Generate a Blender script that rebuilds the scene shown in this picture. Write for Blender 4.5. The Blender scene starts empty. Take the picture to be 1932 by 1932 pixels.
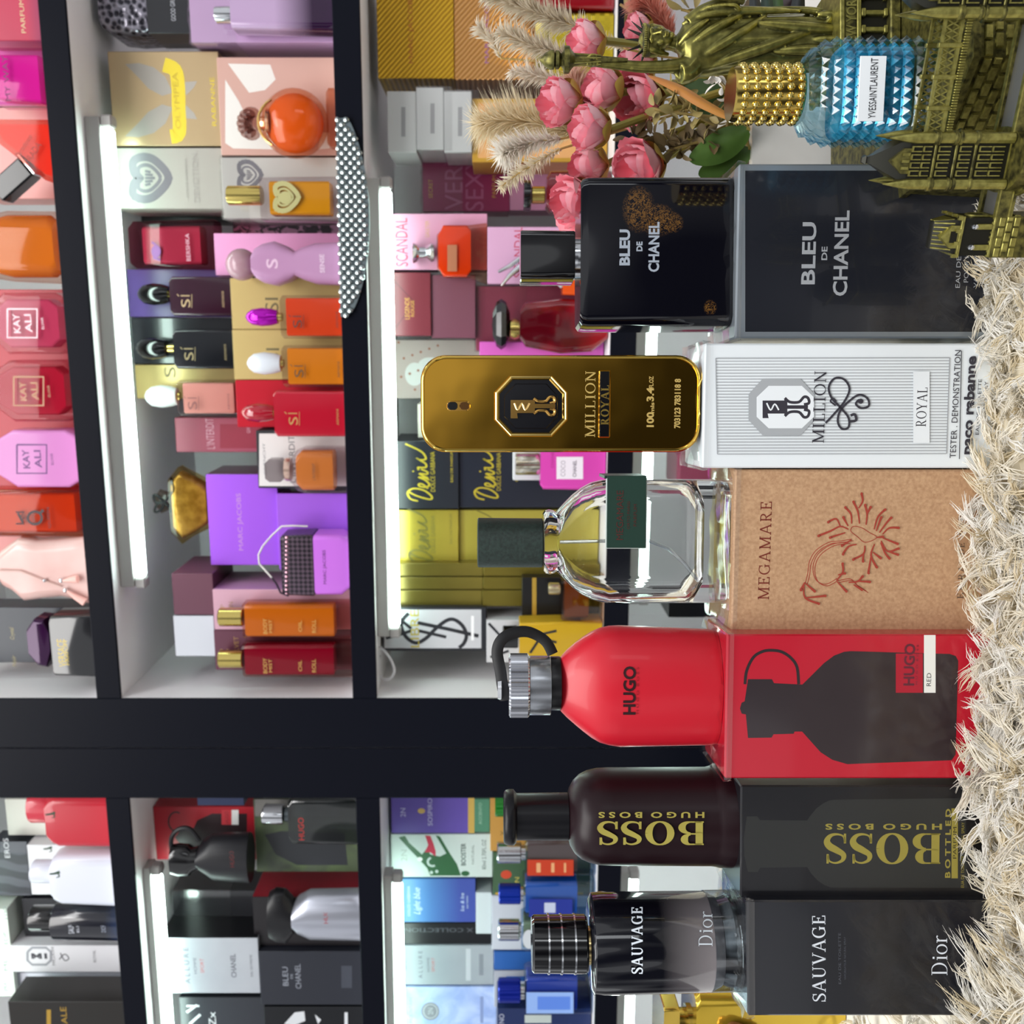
import bpy, bmesh, math, random
from math import sin, cos, pi, atan, tan, sqrt
from mathutils import Vector, Matrix
sc = bpy.context.scene
col = sc.collection
# ---------------------------------------------------------------- camera, world, lights, exposure
F, HZ, D0, SY = 1800.0, 930.0, 1.10, atan(0.197)     # focal length (px of 1932), horizon, cabinet distance and yaw
cam = bpy.data.cameras.new('camera')
cam.sensor_width = 36.0
cam.lens = F / 1932 * 36.0
cam.shift_x = 36.0 / 1932
cam.clip_start = 0.02
cam.dof.use_dof = True
cam.dof.focus_distance = 0.445
cam.dof.aperture_fstop = 20.0
cam_o = bpy.data.objects.new('camera', cam)
col.objects.link(cam_o)
# the phone was held on its side: world up points to the left of the picture
cam_o.matrix_world = Matrix(((0, 1, 0, 0), (0, 0, -1, 0), (-1, 0, 0, 0), (0, 0, 0, 1)))
sc.camera = cam_o
w = bpy.data.worlds.new('world')
sc.world = w
w.use_nodes = True
nt = w.node_tree
bg = nt.nodes['Background']
tc = nt.nodes.new('ShaderNodeTexCoord')
sp = nt.nodes.new('ShaderNodeSeparateXYZ')
rp = nt.nodes.new('ShaderNodeValToRGB')
mr = nt.nodes.new('ShaderNodeMapRange')
nz = nt.nodes.new('ShaderNodeTexNoise')
nz.inputs['Scale'].default_value = 2.1
nz.inputs['Detail'].default_value = 1.0
mx = nt.nodes.new('ShaderNodeMath'); mx.operation = 'MULTIPLY_ADD'
mx.inputs[1].default_value = 2.3; mx.inputs[2].default_value = -0.72
ad = nt.nodes.new('ShaderNodeMath'); ad.operation = 'ADD'
nt.links.new(tc.outputs['Generated'], sp.inputs[0])
nt.links.new(tc.outputs['Generated'], nz.inputs['Vector'])
mr.inputs['From Min'].default_value = -1; mr.inputs['From Max'].default_value = 1
nt.links.new(sp.outputs['Z'], mr.inputs['Value'])
nt.links.new(nz.outputs[0], mx.inputs[0])
nt.links.new(mx.outputs[0], ad.inputs[0])
nt.links.new(mr.outputs[0], ad.inputs[1])
nt.links.new(ad.outputs[0], rp.inputs[0])
cr = rp.color_ramp
cr.elements[0].position = 0.55; cr.elements[0].color = (.05, .05, .055, 1)
cr.elements[1].position = 1.45; cr.elements[1].color = (.95, .97, 1, 1)
e = cr.elements.new(.95); e.color = (.42, .43, .45, 1)
nt.links.new(rp.outputs[0], bg.inputs[0])
bg.inputs[1].default_value = 0.9
def area(name, loc, at, sx, sy, power, colr):
    l = bpy.data.lights.new(name, 'AREA'); l.shape = 'RECTANGLE'; l.size = sx; l.size_y = sy; l.energy = power; l.color = colr
    o = bpy.data.objects.new(name, l); col.objects.link(o); o.location = loc
    o.rotation_euler = (Vector(at) - Vector(loc)).to_track_quat('-Z', 'Y').to_euler()
    return o
area('shop_window_light', (-.7, -1.1, 2.35), (0, .5, -.1), 3.0, 1.4, 112, (1, .985, .96))
area('shop_ceiling_light', (.6, -.3, 1.7), (.1, .7, 0), 1.2, .35, 14, (1, 1, 1))
area('shop_door_light', (1.3, -1.6, -.1), (.1, .5, -.1), .3, .9, 3.2, (.93, .97, 1))
vs = sc.view_settings
vs.view_transform = 'Standard'; vs.look = 'None'; vs.exposure = -0.2; vs.gamma = 1.0; vs.use_curve_mapping = False
sc.cycles.max_bounces = 10; sc.cycles.transmission_bounces = 10; sc.cycles.transparent_max_bounces = 12; sc.cycles.glossy_bounces = 5
sc.cycles.diffuse_bounces = 4; sc.cycles.caustics_reflective = False; sc.cycles.caustics_refractive = False
sc.cycles.sample_clamp_indirect = 6.0
# ---------------------------------------------------------------- materials
def lin(h, a=1):
    h = h.lstrip('#')
    f = lambda c: c / 12.92 if c <= .04045 else ((c + .055) / 1.055) ** 2.4
    return tuple(f(int(h[i:i + 2], 16) / 255) for i in (0, 2, 4)) + (a,)
_m = {}
def P(c, r=.4, m=0, t=0, coat=0, e=0, ior=1.45, al=1, sh=0, spec=.5):
    k = (c, r, m, t, coat, e, ior, al, sh, spec)
    if k in _m: return _m[k]
    a = bpy.data.materials.new('paint' if not t else 'glass'); a.use_nodes = True
    b = a.node_tree.nodes['Principled BSDF'].inputs
    b['Base Color'].default_value = lin(c); b['Roughness'].default_value = r; b['Metallic'].default_value = m
    b['Transmission Weight'].default_value = t; b['Coat Weight'].default_value = coat; b['IOR'].default_value = ior
    b['Coat Roughness'].default_value = .05; b['Alpha'].default_value = al; b['Sheen Weight'].default_value = sh
    b['Specular IOR Level'].default_value = spec
    if e: b['Emission Color'].default_value = lin(c); b['Emission Strength'].default_value = e
    _m[k] = a
    return a
def PN(c1, c2, scale=20, r=.4, m=0, kind='noise', bump=0, lo=.35, hi=.65, coat=0, t=0, mapsc=(1, 1, 1), rot=(0, 0, 0), dist=0, bscale=None, detail=3, sub=0):
    k = ('n', c1, c2, scale, r, m, kind, bump, lo, hi, coat, t, mapsc, rot, dist, bscale, detail, sub)
    if k in _m: return _m[k]
    a = bpy.data.materials.new('pattern'); a.use_nodes = True
    T = a.node_tree; N = T.nodes.new; L = T.links.new
    b = T.nodes['Principled BSDF']
    b.inputs['Roughness'].default_value = r; b.inputs['Metallic'].default_value = m; b.inputs['Coat Weight'].default_value = coat
    b.inputs['Transmission Weight'].default_value = t
    if sub:
        b.inputs['Subsurface Weight'].default_value = sub; b.inputs['Subsurface Radius'].default_value = (.006, .004, .003); b.inputs['Subsurface Scale'].default_value = 1
    tc = N('ShaderNodeTexCoord'); mp = N('ShaderNodeMapping')
    mp.inputs['Scale'].default_value = mapsc; mp.inputs['Rotation'].default_value = rot
    L(tc.outputs['Object'], mp.inputs[0])
    if kind == 'noise':
        n = N('ShaderNodeTexNoise'); n.inputs['Detail'].default_value = detail; n.inputs['Distortion'].default_value = dist
    elif kind == 'wave':
        n = N('ShaderNodeTexWave'); n.inputs['Distortion'].default_value = dist
    elif kind == 'voronoi':
        n = N('ShaderNodeTexVoronoi')
    elif kind == 'checker':
        n = N('ShaderNodeTexChecker')
    elif kind == 'grad':
        n = N('ShaderNodeSeparateXYZ')
    out = n.outputs[0]
    if kind == 'grad':
        L(mp.outputs[0], n.inputs[0]); out = n.outputs[2]
    else:
        n.inputs['Scale'].default_value = scale
        L(mp.outputs[0], n.inputs['Vector'])
        if kind == 'checker': out = n.outputs[1]
        if kind == 'noise': out = n.outputs[0]
    ra = N('ShaderNodeValToRGB')
    ra.color_ramp.elements[0].position = lo; ra.color_ramp.elements[1].position = hi
    ra.color_ramp.elements[0].color = lin(c1); ra.color_ramp.elements[1].color = lin(c2)
    if kind == 'grad':
        q = N('ShaderNodeMapRange'); q.inputs['From Min'].default_value = lo; q.inputs['From Max'].default_value = hi
        L(out, q.inputs['Value']); out = q.outputs[0]
        ra.color_ramp.elements[0].position = 0; ra.color_ramp.elements[1].position = 1
    L(out, ra.inputs[0]); L(ra.outputs[0], b.inputs['Base Color'])
    if bump:
        bn = N('ShaderNodeBump'); bn.inputs['Strength'].default_value = bump; bn.inputs['Distance'].default_value = .001
        if bscale:
            n2 = N('ShaderNodeTexNoise'); n2.inputs['Scale'].default_value = bscale; L(tc.outputs['Object'], n2.inputs['Vector']); L(n2.outputs[0], bn.inputs['Height'])
        else:
            L(out, bn.inputs['Height'])
        L(bn.outputs[0], b.inputs['Normal'])
    _m[k] = a
    return a
def FUR(c):
    k = ('fur', c)
    if k in _m: return _m[k]
    a = bpy.data.materials.new('fur'); a.use_nodes = True
    T = a.node_tree; N = T.nodes.new; L = T.links.new; o = T.nodes['Material Output']; b = T.nodes['Principled BSDF']
    b.inputs['Base Color'].default_value = lin(c); b.inputs['Roughness'].default_value = .7; b.inputs['Specular IOR Level'].default_value = .25
    t = N('ShaderNodeBsdfTranslucent'); t.inputs[0].default_value = lin(c); m = N('ShaderNodeMixShader'); m.inputs[0].default_value = .5
    L(b.outputs[0], m.inputs[1]); L(t.outputs[0], m.inputs[2]); L(m.outputs[0], o.inputs[0]); _m[k] = a
    return a
def FILM(c='#ffffff', al=.16, r=.12, name='film'):
    k = (name, c, al, r)
    if k in _m: return _m[k]
    a = bpy.data.materials.new(name); a.use_nodes = True
    T = a.node_tree; N = T.nodes.new; L = T.links.new
    for n in list(T.nodes): T.nodes.remove(n)
    o = N('ShaderNodeOutputMaterial'); mx = N('ShaderNodeMixShader'); tr = N('ShaderNodeBsdfTransparent'); gl = N('ShaderNodeBsdfGlossy'); fr = N('ShaderNodeLayerWeight')
    tr.inputs[0].default_value = lin(c); gl.inputs['Roughness'].default_value = r; fr.inputs['Blend'].default_value = .5
    pw = N('ShaderNodeMath'); pw.operation = 'POWER'; pw.inputs[1].default_value = 4.0
    mt = N('ShaderNodeMath'); mt.operation = 'MULTIPLY_ADD'; mt.inputs[1].default_value = .6; mt.inputs[2].default_value = al
    L(fr.outputs['Facing'], pw.inputs[0]); L(pw.outputs[0], mt.inputs[0]); L(mt.outputs[0], mx.inputs[0]); L(tr.outputs[0], mx.inputs[1]); L(gl.outputs[0], mx.inputs[2]); L(mx.outputs[0], o.inputs[0])
    _m[k] = a
    return a
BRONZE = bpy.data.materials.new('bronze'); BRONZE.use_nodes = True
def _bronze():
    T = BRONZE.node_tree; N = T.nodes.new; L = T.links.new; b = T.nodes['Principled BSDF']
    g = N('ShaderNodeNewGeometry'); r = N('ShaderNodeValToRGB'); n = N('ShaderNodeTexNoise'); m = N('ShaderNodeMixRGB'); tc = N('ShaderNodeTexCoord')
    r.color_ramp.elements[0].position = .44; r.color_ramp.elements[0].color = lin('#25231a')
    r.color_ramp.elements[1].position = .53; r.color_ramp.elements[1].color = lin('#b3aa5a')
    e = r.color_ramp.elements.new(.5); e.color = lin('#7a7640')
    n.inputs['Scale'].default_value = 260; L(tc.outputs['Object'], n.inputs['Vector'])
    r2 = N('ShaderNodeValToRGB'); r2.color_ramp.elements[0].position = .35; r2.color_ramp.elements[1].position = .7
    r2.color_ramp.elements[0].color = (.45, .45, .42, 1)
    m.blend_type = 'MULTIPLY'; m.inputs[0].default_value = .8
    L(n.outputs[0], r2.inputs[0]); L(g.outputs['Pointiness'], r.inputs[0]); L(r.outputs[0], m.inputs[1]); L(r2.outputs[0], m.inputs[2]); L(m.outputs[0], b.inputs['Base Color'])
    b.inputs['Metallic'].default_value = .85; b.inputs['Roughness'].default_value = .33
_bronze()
BRZ_D = P('#1b1a12', .5, .5)
BRZ_L = PN('#857f45', '#aaa35c', 420, .36, .85)
BRZ_M = PN('#3b3922', '#827c44', 300, .42, .8)
# ---------------------------------------------------------------- mesh builder
def rrect(hw, hd, r, n=6):
    r = max(1e-5, min(r, hw - 1e-6, hd - 1e-6)); o = []
    for cx, cy, a0 in ((hw - r, hd - r, 0), (-hw + r, hd - r, 90), (-hw + r, -hd + r, 180), (hw - r, -hd + r, 270)):
        for i in range(n + 1):
            a = math.radians(a0 + 90 * i / n); o.append((cx + r * cos(a), cy + r * sin(a)))
    return o
def ell(rx, ry, n=32): return [(rx * cos(2 * pi * i / n), ry * sin(2 * pi * i / n)) for i in range(n)]
def crom(p, k=6, closed=False):
    o = []; n = len(p); V = [Vector(q) for q in p]
    for i in range(n if closed else n - 1):
        a, b, c, d = (V[(i - 1) % n], V[i], V[(i + 1) % n], V[(i + 2) % n]) if closed else (V[max(i - 1, 0)], V[i], V[i + 1], V[min(i + 2, n - 1)])
        for j in range(k):
            t = j / k
            o.append(.5 * ((2 * b) + (c - a) * t + (2 * a - 5 * b + 4 * c - d) * t * t + (3 * b - a - 3 * c + d) * t ** 3))
    if not closed: o.append(V[-1])
    return [tuple(q) for q in o]
class MB:
    def __init__(s): s.v = []; s.f = []; s.fm = []; s.mats = []
    def mi(s, m):
        if m not in s.mats: s.mats.append(m)
        return s.mats.index(m)
    def add(s, vs, fs, m):
        b = len(s.v); s.v += [tuple(q) for q in vs]; k = s.mi(m)
        for f in fs: s.f.append(tuple(b + i for i in f)); s.fm.append(k)
    def loft(s, rings, m, c0=True, c1=True):
        n = len(rings[0]); vs = [q for r in rings for q in r]; fs = []
        for i in range(len(rings) - 1):
            for j in range(n):
                k = (j + 1) % n; fs.append((i * n + j, i * n + k, (i + 1) * n + k, (i + 1) * n + j))
        if c0: fs.append(tuple(range(n - 1, -1, -1)))
        if c1: fs.append(tuple((len(rings) - 1) * n + j for j in range(n)))
        s.add(vs, fs, m)
    def box(s, x0, x1, y0, y1, z0, z1, m, b=0):
        if x0 > x1: x0, x1 = x1, x0
        if z0 > z1: z0, z1 = z1, z0
        cx, cy, hw, hd = (x0 + x1) / 2, (y0 + y1) / 2, (x1 - x0) / 2, (y1 - y0) / 2
        if not b:
            s.loft([[(cx + a * hw, cy + c * hd, z) for a, c in ((1, 1), (-1, 1), (-1, -1), (1, -1))] for z in (z0, z1)], m); return
        R = []
        for z, i in ((z0, b), (z0 + b, 0), (z1 - b, 0), (z1, b)):
            R.append([(cx + a, cy + c, z) for a, c in rrect(hw - i, hd - i, b, 1)])
        s.loft(R, m)
    def prism(s, p, y0, y1, m):
        n = len(p); vs = [(a, y0, c) for a, c in p] + [(a, y1, c) for a, c in p]
        fs = [tuple(range(n)), tuple(range(2 * n - 1, n - 1, -1))] + [(i, n + i, n + (i + 1) % n, (i + 1) % n) for i in range(n)]
        s.add(vs, fs, m)
    def tube(s, pts, r, m, n=8, closed=False, flat=1):
        P3 = [Vector(q) for q in pts]; k = len(P3); R = []
        up = Vector((0, 0, 1)); px = None
        for i, q in enumerate(P3):
            if closed: d = P3[(i + 1) % k] - P3[(i - 1) % k]
            else: d = P3[min(i + 1, k - 1)] - P3[max(i - 1, 0)]
            d.normalize()
            if px is None: px = d.cross(up if abs(d.z) < .9 else Vector((1, 0, 0)))
            else: px = px - d * px.dot(d)
            px.normalize(); py = d.cross(px); rr = r[i] if isinstance(r, (list, tuple)) else r
            R.append([q + px * (rr * cos(2 * pi * j / n)) + py * (rr * flat * sin(2 * pi * j / n)) for j in range(n)])
        if closed: R.append(R[0])
        s.loft(R, m, not closed, not closed)
    def lathe(s, prof, m, n=32, c=(0, 0), el=1):
        s.loft([[(c[0] + a, c[1] + b, z) for a, b in ell(max(r, 1e-6), max(r, 1e-6) * el, n)] for r, z in prof], m)
    def sph(s, c, rx, ry, rz, m, n=16, k=9, rot=None):
        R = []
        for i in range(k + 1):
            a = pi * i / k; q = max(sin(a), .001)
            r = [Vector((rx * q * cos(2 * pi * j / n), ry * q * sin(2 * pi * j / n), -rz * cos(a))) for j in range(n)]
            if rot: r = [rot @ p for p in r]
            R.append([Vector(c) + p for p in r])
        s.loft(R, m)
    def xf(s, M, start=0):
        for i in range(start, len(s.v)): s.v[i] = tuple(M @ Vector(s.v[i]))
    def build(s, name, parent=None, loc=None, rot=None, ang=35):
        me = bpy.data.meshes.new(name); me.from_pydata(s.v, [], s.f)
        for m in s.mats: me.materials.append(m)
        me.polygons.foreach_set('material_index', s.fm)
        me.polygons.foreach_set('use_smooth', [True] * len(s.f)); me.update()
        bm = bmesh.new(); bm.from_mesh(me); bmesh.ops.recalc_face_normals(bm, faces=bm.faces); bm.to_mesh(me); bm.free()
        me.set_sharp_from_angle(angle=math.radians(ang))
        o = bpy.data.objects.new(name, me); col.objects.link(o)
        if parent: o.parent = parent
        if loc is not None: o.location = loc
        if rot is not None: o.rotation_euler = rot
        return o
def tag(o, label, cat, group=None, kind=None):
    o['label'] = label; o['category'] = cat
    if group: o['group'] = group
    if kind: o['kind'] = kind
    return o
def empty(name, loc, rz=0):
    o = bpy.data.objects.new(name, None); o.empty_display_size = .02; col.objects.link(o); o.location = loc; o.rotation_euler = (0, 0, rz)
    return o
# ---------------------------------------------------------------- lettering
_g = {}
def sans(s, bold=0, shear=0):
    k = (s, bold, shear)
    if k not in _g:
        cu = bpy.data.curves.new('lettering', 'FONT'); cu.body = s; cu.size = 1; cu.offset = bold; cu.shear = shear; cu.resolution_u = 3
        o = bpy.data.objects.new('lettering', cu); me = bpy.data.meshes.new_from_object(o)
        v = [(q.co.x, q.co.y) for q in me.vertices]; f = [tuple(p.vertices) for p in me.polygons]
        bpy.data.objects.remove(o); bpy.data.curves.remove(cu); bpy.data.meshes.remove(me)
        x0 = min(a for a, b in v); x1 = max(a for a, b in v); c = .729
        _g[k] = ([((a - x0) / c, b / c) for a, b in v], f, (x1 - x0) / c)
    return _g[k]
def arc(cx, cy, rx, ry, a0, a1, n=12): return [(cx + rx * cos(math.radians(a0 + (a1 - a0) * i / n)), cy + ry * sin(math.radians(a0 + (a1 - a0) * i / n))) for i in range(n + 1)]
def rib(pts, ws):
    k = len(pts); L = []; R = []
    for i in range(k):
        a = pts[max(i - 1, 0)]; b = pts[min(i + 1, k - 1)]; dx, dy = b[0] - a[0], b[1] - a[1]; d = sqrt(dx * dx + dy * dy) or 1
        w_ = (ws[i] if isinstance(ws, (list, tuple)) else ws) / 2
        L.append((pts[i][0] - dy / d * w_, pts[i][1] + dx / d * w_)); R.append((pts[i][0] + dy / d * w_, pts[i][1] - dx / d * w_))
    return L + R, [(i, i + 1, k + i + 1, k + i) for i in range(k - 1)]
def bowl(cx, cy, rx, ry, a0, a1, T, t, n=14):
    p = arc(cx, cy, rx, ry, a0, a1, n); return p, [t + (T - t) * abs(cos(math.radians(a0 + (a1 - a0) * i / n))) ** 1.4 for i in range(n + 1)]
def serif_glyph(ch, T, t):
    S = []; st = lambda x, y0=0, y1=1, w_=T: S.append(([(x, y0), (x, y1)], w_)); hb = lambda x0, x1, y, w_=t: S.append(([(x0, y), (x1, y)], w_))
    sf = lambda x, y, r=.15: S.append(([(x - r, y + (t / 2 if y < .5 else -t / 2)), (x + r, y + (t / 2 if y < .5 else -t / 2))], t))
    e = t / 2
    if ch == 'I': st(.17); sf(.17, 0); sf(.17, 1); a = .34
    elif ch == 'L': st(.17); sf(.17, 0); sf(.17, 1); hb(.1, .58, e); st(.57, 0, .24, t * 1.3); a = .64
    elif ch == 'E': st(.17); sf(.17, 0); sf(.17, 1); hb(.1, .6, e); st(.59, 0, .25, t * 1.3); hb(.1, .57, 1 - e); st(.56, .76, 1, t * 1.3); hb(.17, .45, .52); st(.45, .4, .64, t * 1.2); a = .68
    elif ch == 'D': st(.17); sf(.17, 0, .13); sf(.17, 1, .13); hb(.1, .36, e); hb(.1, .36, 1 - e); S.append(bowl(.34, .5, .4 - T / 2, .5 - e, -90, 90, T, t)); a = .82
    elif ch == 'O': S.append(bowl(.42, .5, .42 - T / 2, .51 - e, 0, 360, T, t, 28)); a = .84
    elif ch == 'C': S.append(bowl(.42, .5, .42 - T / 2, .51 - e, 50, 310, T, t, 20)); st(.68, .68, .98, t); a = .76
    elif ch == 'G': S.append(bowl(.42, .5, .42 - T / 2, .51 - e, 50, 305, T, t, 20)); st(.68, .68, .98, t); st(.68, .05, .44); sf(.68, .42, .13); a = .84
    elif ch == 'S':
        p = crom([(.5, .72), (.47, .9), (.3, .97), (.12, .88), (.1, .7), (.28, .55), (.46, .42), (.53, .25), (.44, .08), (.27, .03), (.1, .1), (.06, .3)], 4)
        n = len(p); S.append((p, [t + (T * 1.05 - t) * max(0, sin(pi * min(1, max(0, (i / n - .12) / .76)))) ** 1.3 * (.35 + .65 * max(0, 1 - abs(i / n - .5) * 2.6)) for i in range(n)])); st(.51, .68, .99, t * 1.2); st(.06, .01, .33, t * 1.2); a = .6
    elif ch == 'B': st(.17); sf(.17, 0, .13); sf(.17, 1, .13); [hb(.1, .44, y) for y in (e, .53, 1 - e)]; S.append(bowl(.42, .765, .28 - T / 2, .235 - e, -90, 90, T, t)); S.append(bowl(.42, .265, .35 - T / 2, .265 - e, -90, 90, T, t)); a = .8
    elif ch == 'R': st(.17); sf(.17, 0); sf(.17, 1, .13); [hb(.1, .36, y) for y in (.48, 1 - e)]; S.append(bowl(.35, .74, .27 - T / 2, .26 - e, -90, 90, T, t)); S.append(([(.34, .48), (.62, 0)], T * .95)); sf(.66, 0, .12); a = .78
    elif ch == 'P': st(.17); sf(.17, 0); sf(.17, 1, .13); [hb(.1, .36, y) for y in (.46, 1 - e)]; S.append(bowl(.35, .73, .3 - T / 2, .27 - e, -90, 90, T, t)); a = .66
    elif ch == 'A': S.append(([(.1, .02), (.4, 1)], t * 1.3)); S.append(([(.4, 1), (.72, .02)], T)); hb(.2, .6, .34); sf(.1, 0, .12); sf(.72, 0, .14); a = .84
    elif ch == 'V': S.append(([(.1, 1), (.42, 0)], T)); S.append(([(.42, 0), (.72, 1)], t * 1.3)); sf(.1, 1, .14); sf(.72, 1, .12); a = .82
    elif ch == 'Y': S.append(([(.1, 1), (.4, .45)], T)); S.append(([(.4, .45), (.7, 1)], t * 1.3)); st(.4, 0, .5); sf(.4, 0); sf(.1, 1, .12); sf(.7, 1, .12); a = .8
    elif ch == 'U': S.append(([(.17, 1), (.17, .34)] + arc(.42, .34, .25, .31, 180, 360, 12) + [(.67, 1)], [T, T] + [T - (T - t) * min(1, i / 7) for i in range(13)] + [t * 1.3])); sf(.17, 1); sf(.67, 1, .12); a = .84
    elif ch == 'N': st(.15, 0, 1, t * 1.3); S.append(([(.13, 1), (.7, 0)], T)); st(.7, 0, 1, t * 1.3); sf(.15, 0, .12); sf(.12, 1, .12); sf(.7, 1, .12); a = .86
    elif ch == 'M': st(.15, 0, 1, t * 1.3); S.append(([(.15, 1), (.5, .05)], T)); S.append(([(.5, .05), (.85, 1)], t * 1.3)); st(.85, 0, 1, T); sf(.15, 0, .12); sf(.85, 0); sf(.13, 1, .1); sf(.88, 1, .12); a = 1.0
    elif ch == 'X': S.append(([(.1, 1), (.68, 0)], T)); S.append(([(.1, 0), (.68, 1)], t * 1.3)); [sf(x, y, .12) for x in (.1, .68) for y in (0, 1)]; a = .78
    elif ch == 'i': st(.14, 0, .66); sf(.14, 0, .12); hb(.02, .14, .66 - e); S.append(([(.14, .8), (.14, .92)], .12)); a = .28
    elif ch == 'o': S.append(bowl(.29, .33, .29 - T / 2, .345 - e, 0, 360, T, t, 20)); a = .58
    elif ch == 'r': st(.14, 0, .66); sf(.14, 0, .12); hb(.02, .14, .66 - e); S.append(([(.14, .42), (.24, .6), (.34, .65), (.42, .6)], [t, t * 1.3, t * 1.5, T])); a = .42
    else: a = .35
    return S, a
def serif(s, T=.17, t=.055, gap=.1):
    k = ('serif', s, T, t, gap)
    if k not in _g:
        v = []; f = []; x = 0
        for ch in s:
            S, a = serif_glyph(ch, T, t)
            for p, w_ in S:
                vv, ff = rib(p, w_); b = len(v); v += [(q[0] + x, q[1]) for q in vv]; f += [tuple(b + i for i in q) for q in ff]
            x += a + gap
        _g[k] = (v, f, x - gap)
    return _g[k]
DES = [[(.55, .95), (.3, .6), (.12, .1), (.3, .02), (.62, .3), (.72, .72), (.5, .98), (.15, .9), (.02, .6)], [(.72, .12), (.95, .3), (.98, .46), (.86, .46), (.8, .2), (.95, .04), (1.2, .2), (1.35, .44), (1.32, .2), (1.2, .02)], [(1.3, .05), (1.55, .4), (1.52, .1), (1.65, .06), (1.8, .3)], [(1.75, .42), (1.85, .4), (1.9, .4), (1.9, .1), (2.1, .08), (2.3, .3), (2.42, .42), (2.32, .3), (2.34, .08), (2.5, .05), (2.8, .22), (3.2, .8)], [(1.66, .6), (1.7, .66)]]
def script(wt=.07):
    k = ('script', wt)
    if k not in _g:
        v = []; f = []
        for p in DES:
            q = crom(p, 5) if len(p) > 2 else p; vv, ff = rib(q, wt); b = len(v); v += vv; f += [tuple(b + i for i in z) for z in ff]
        _g[k] = (v, f, 3.2)
    return _g[k]
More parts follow.
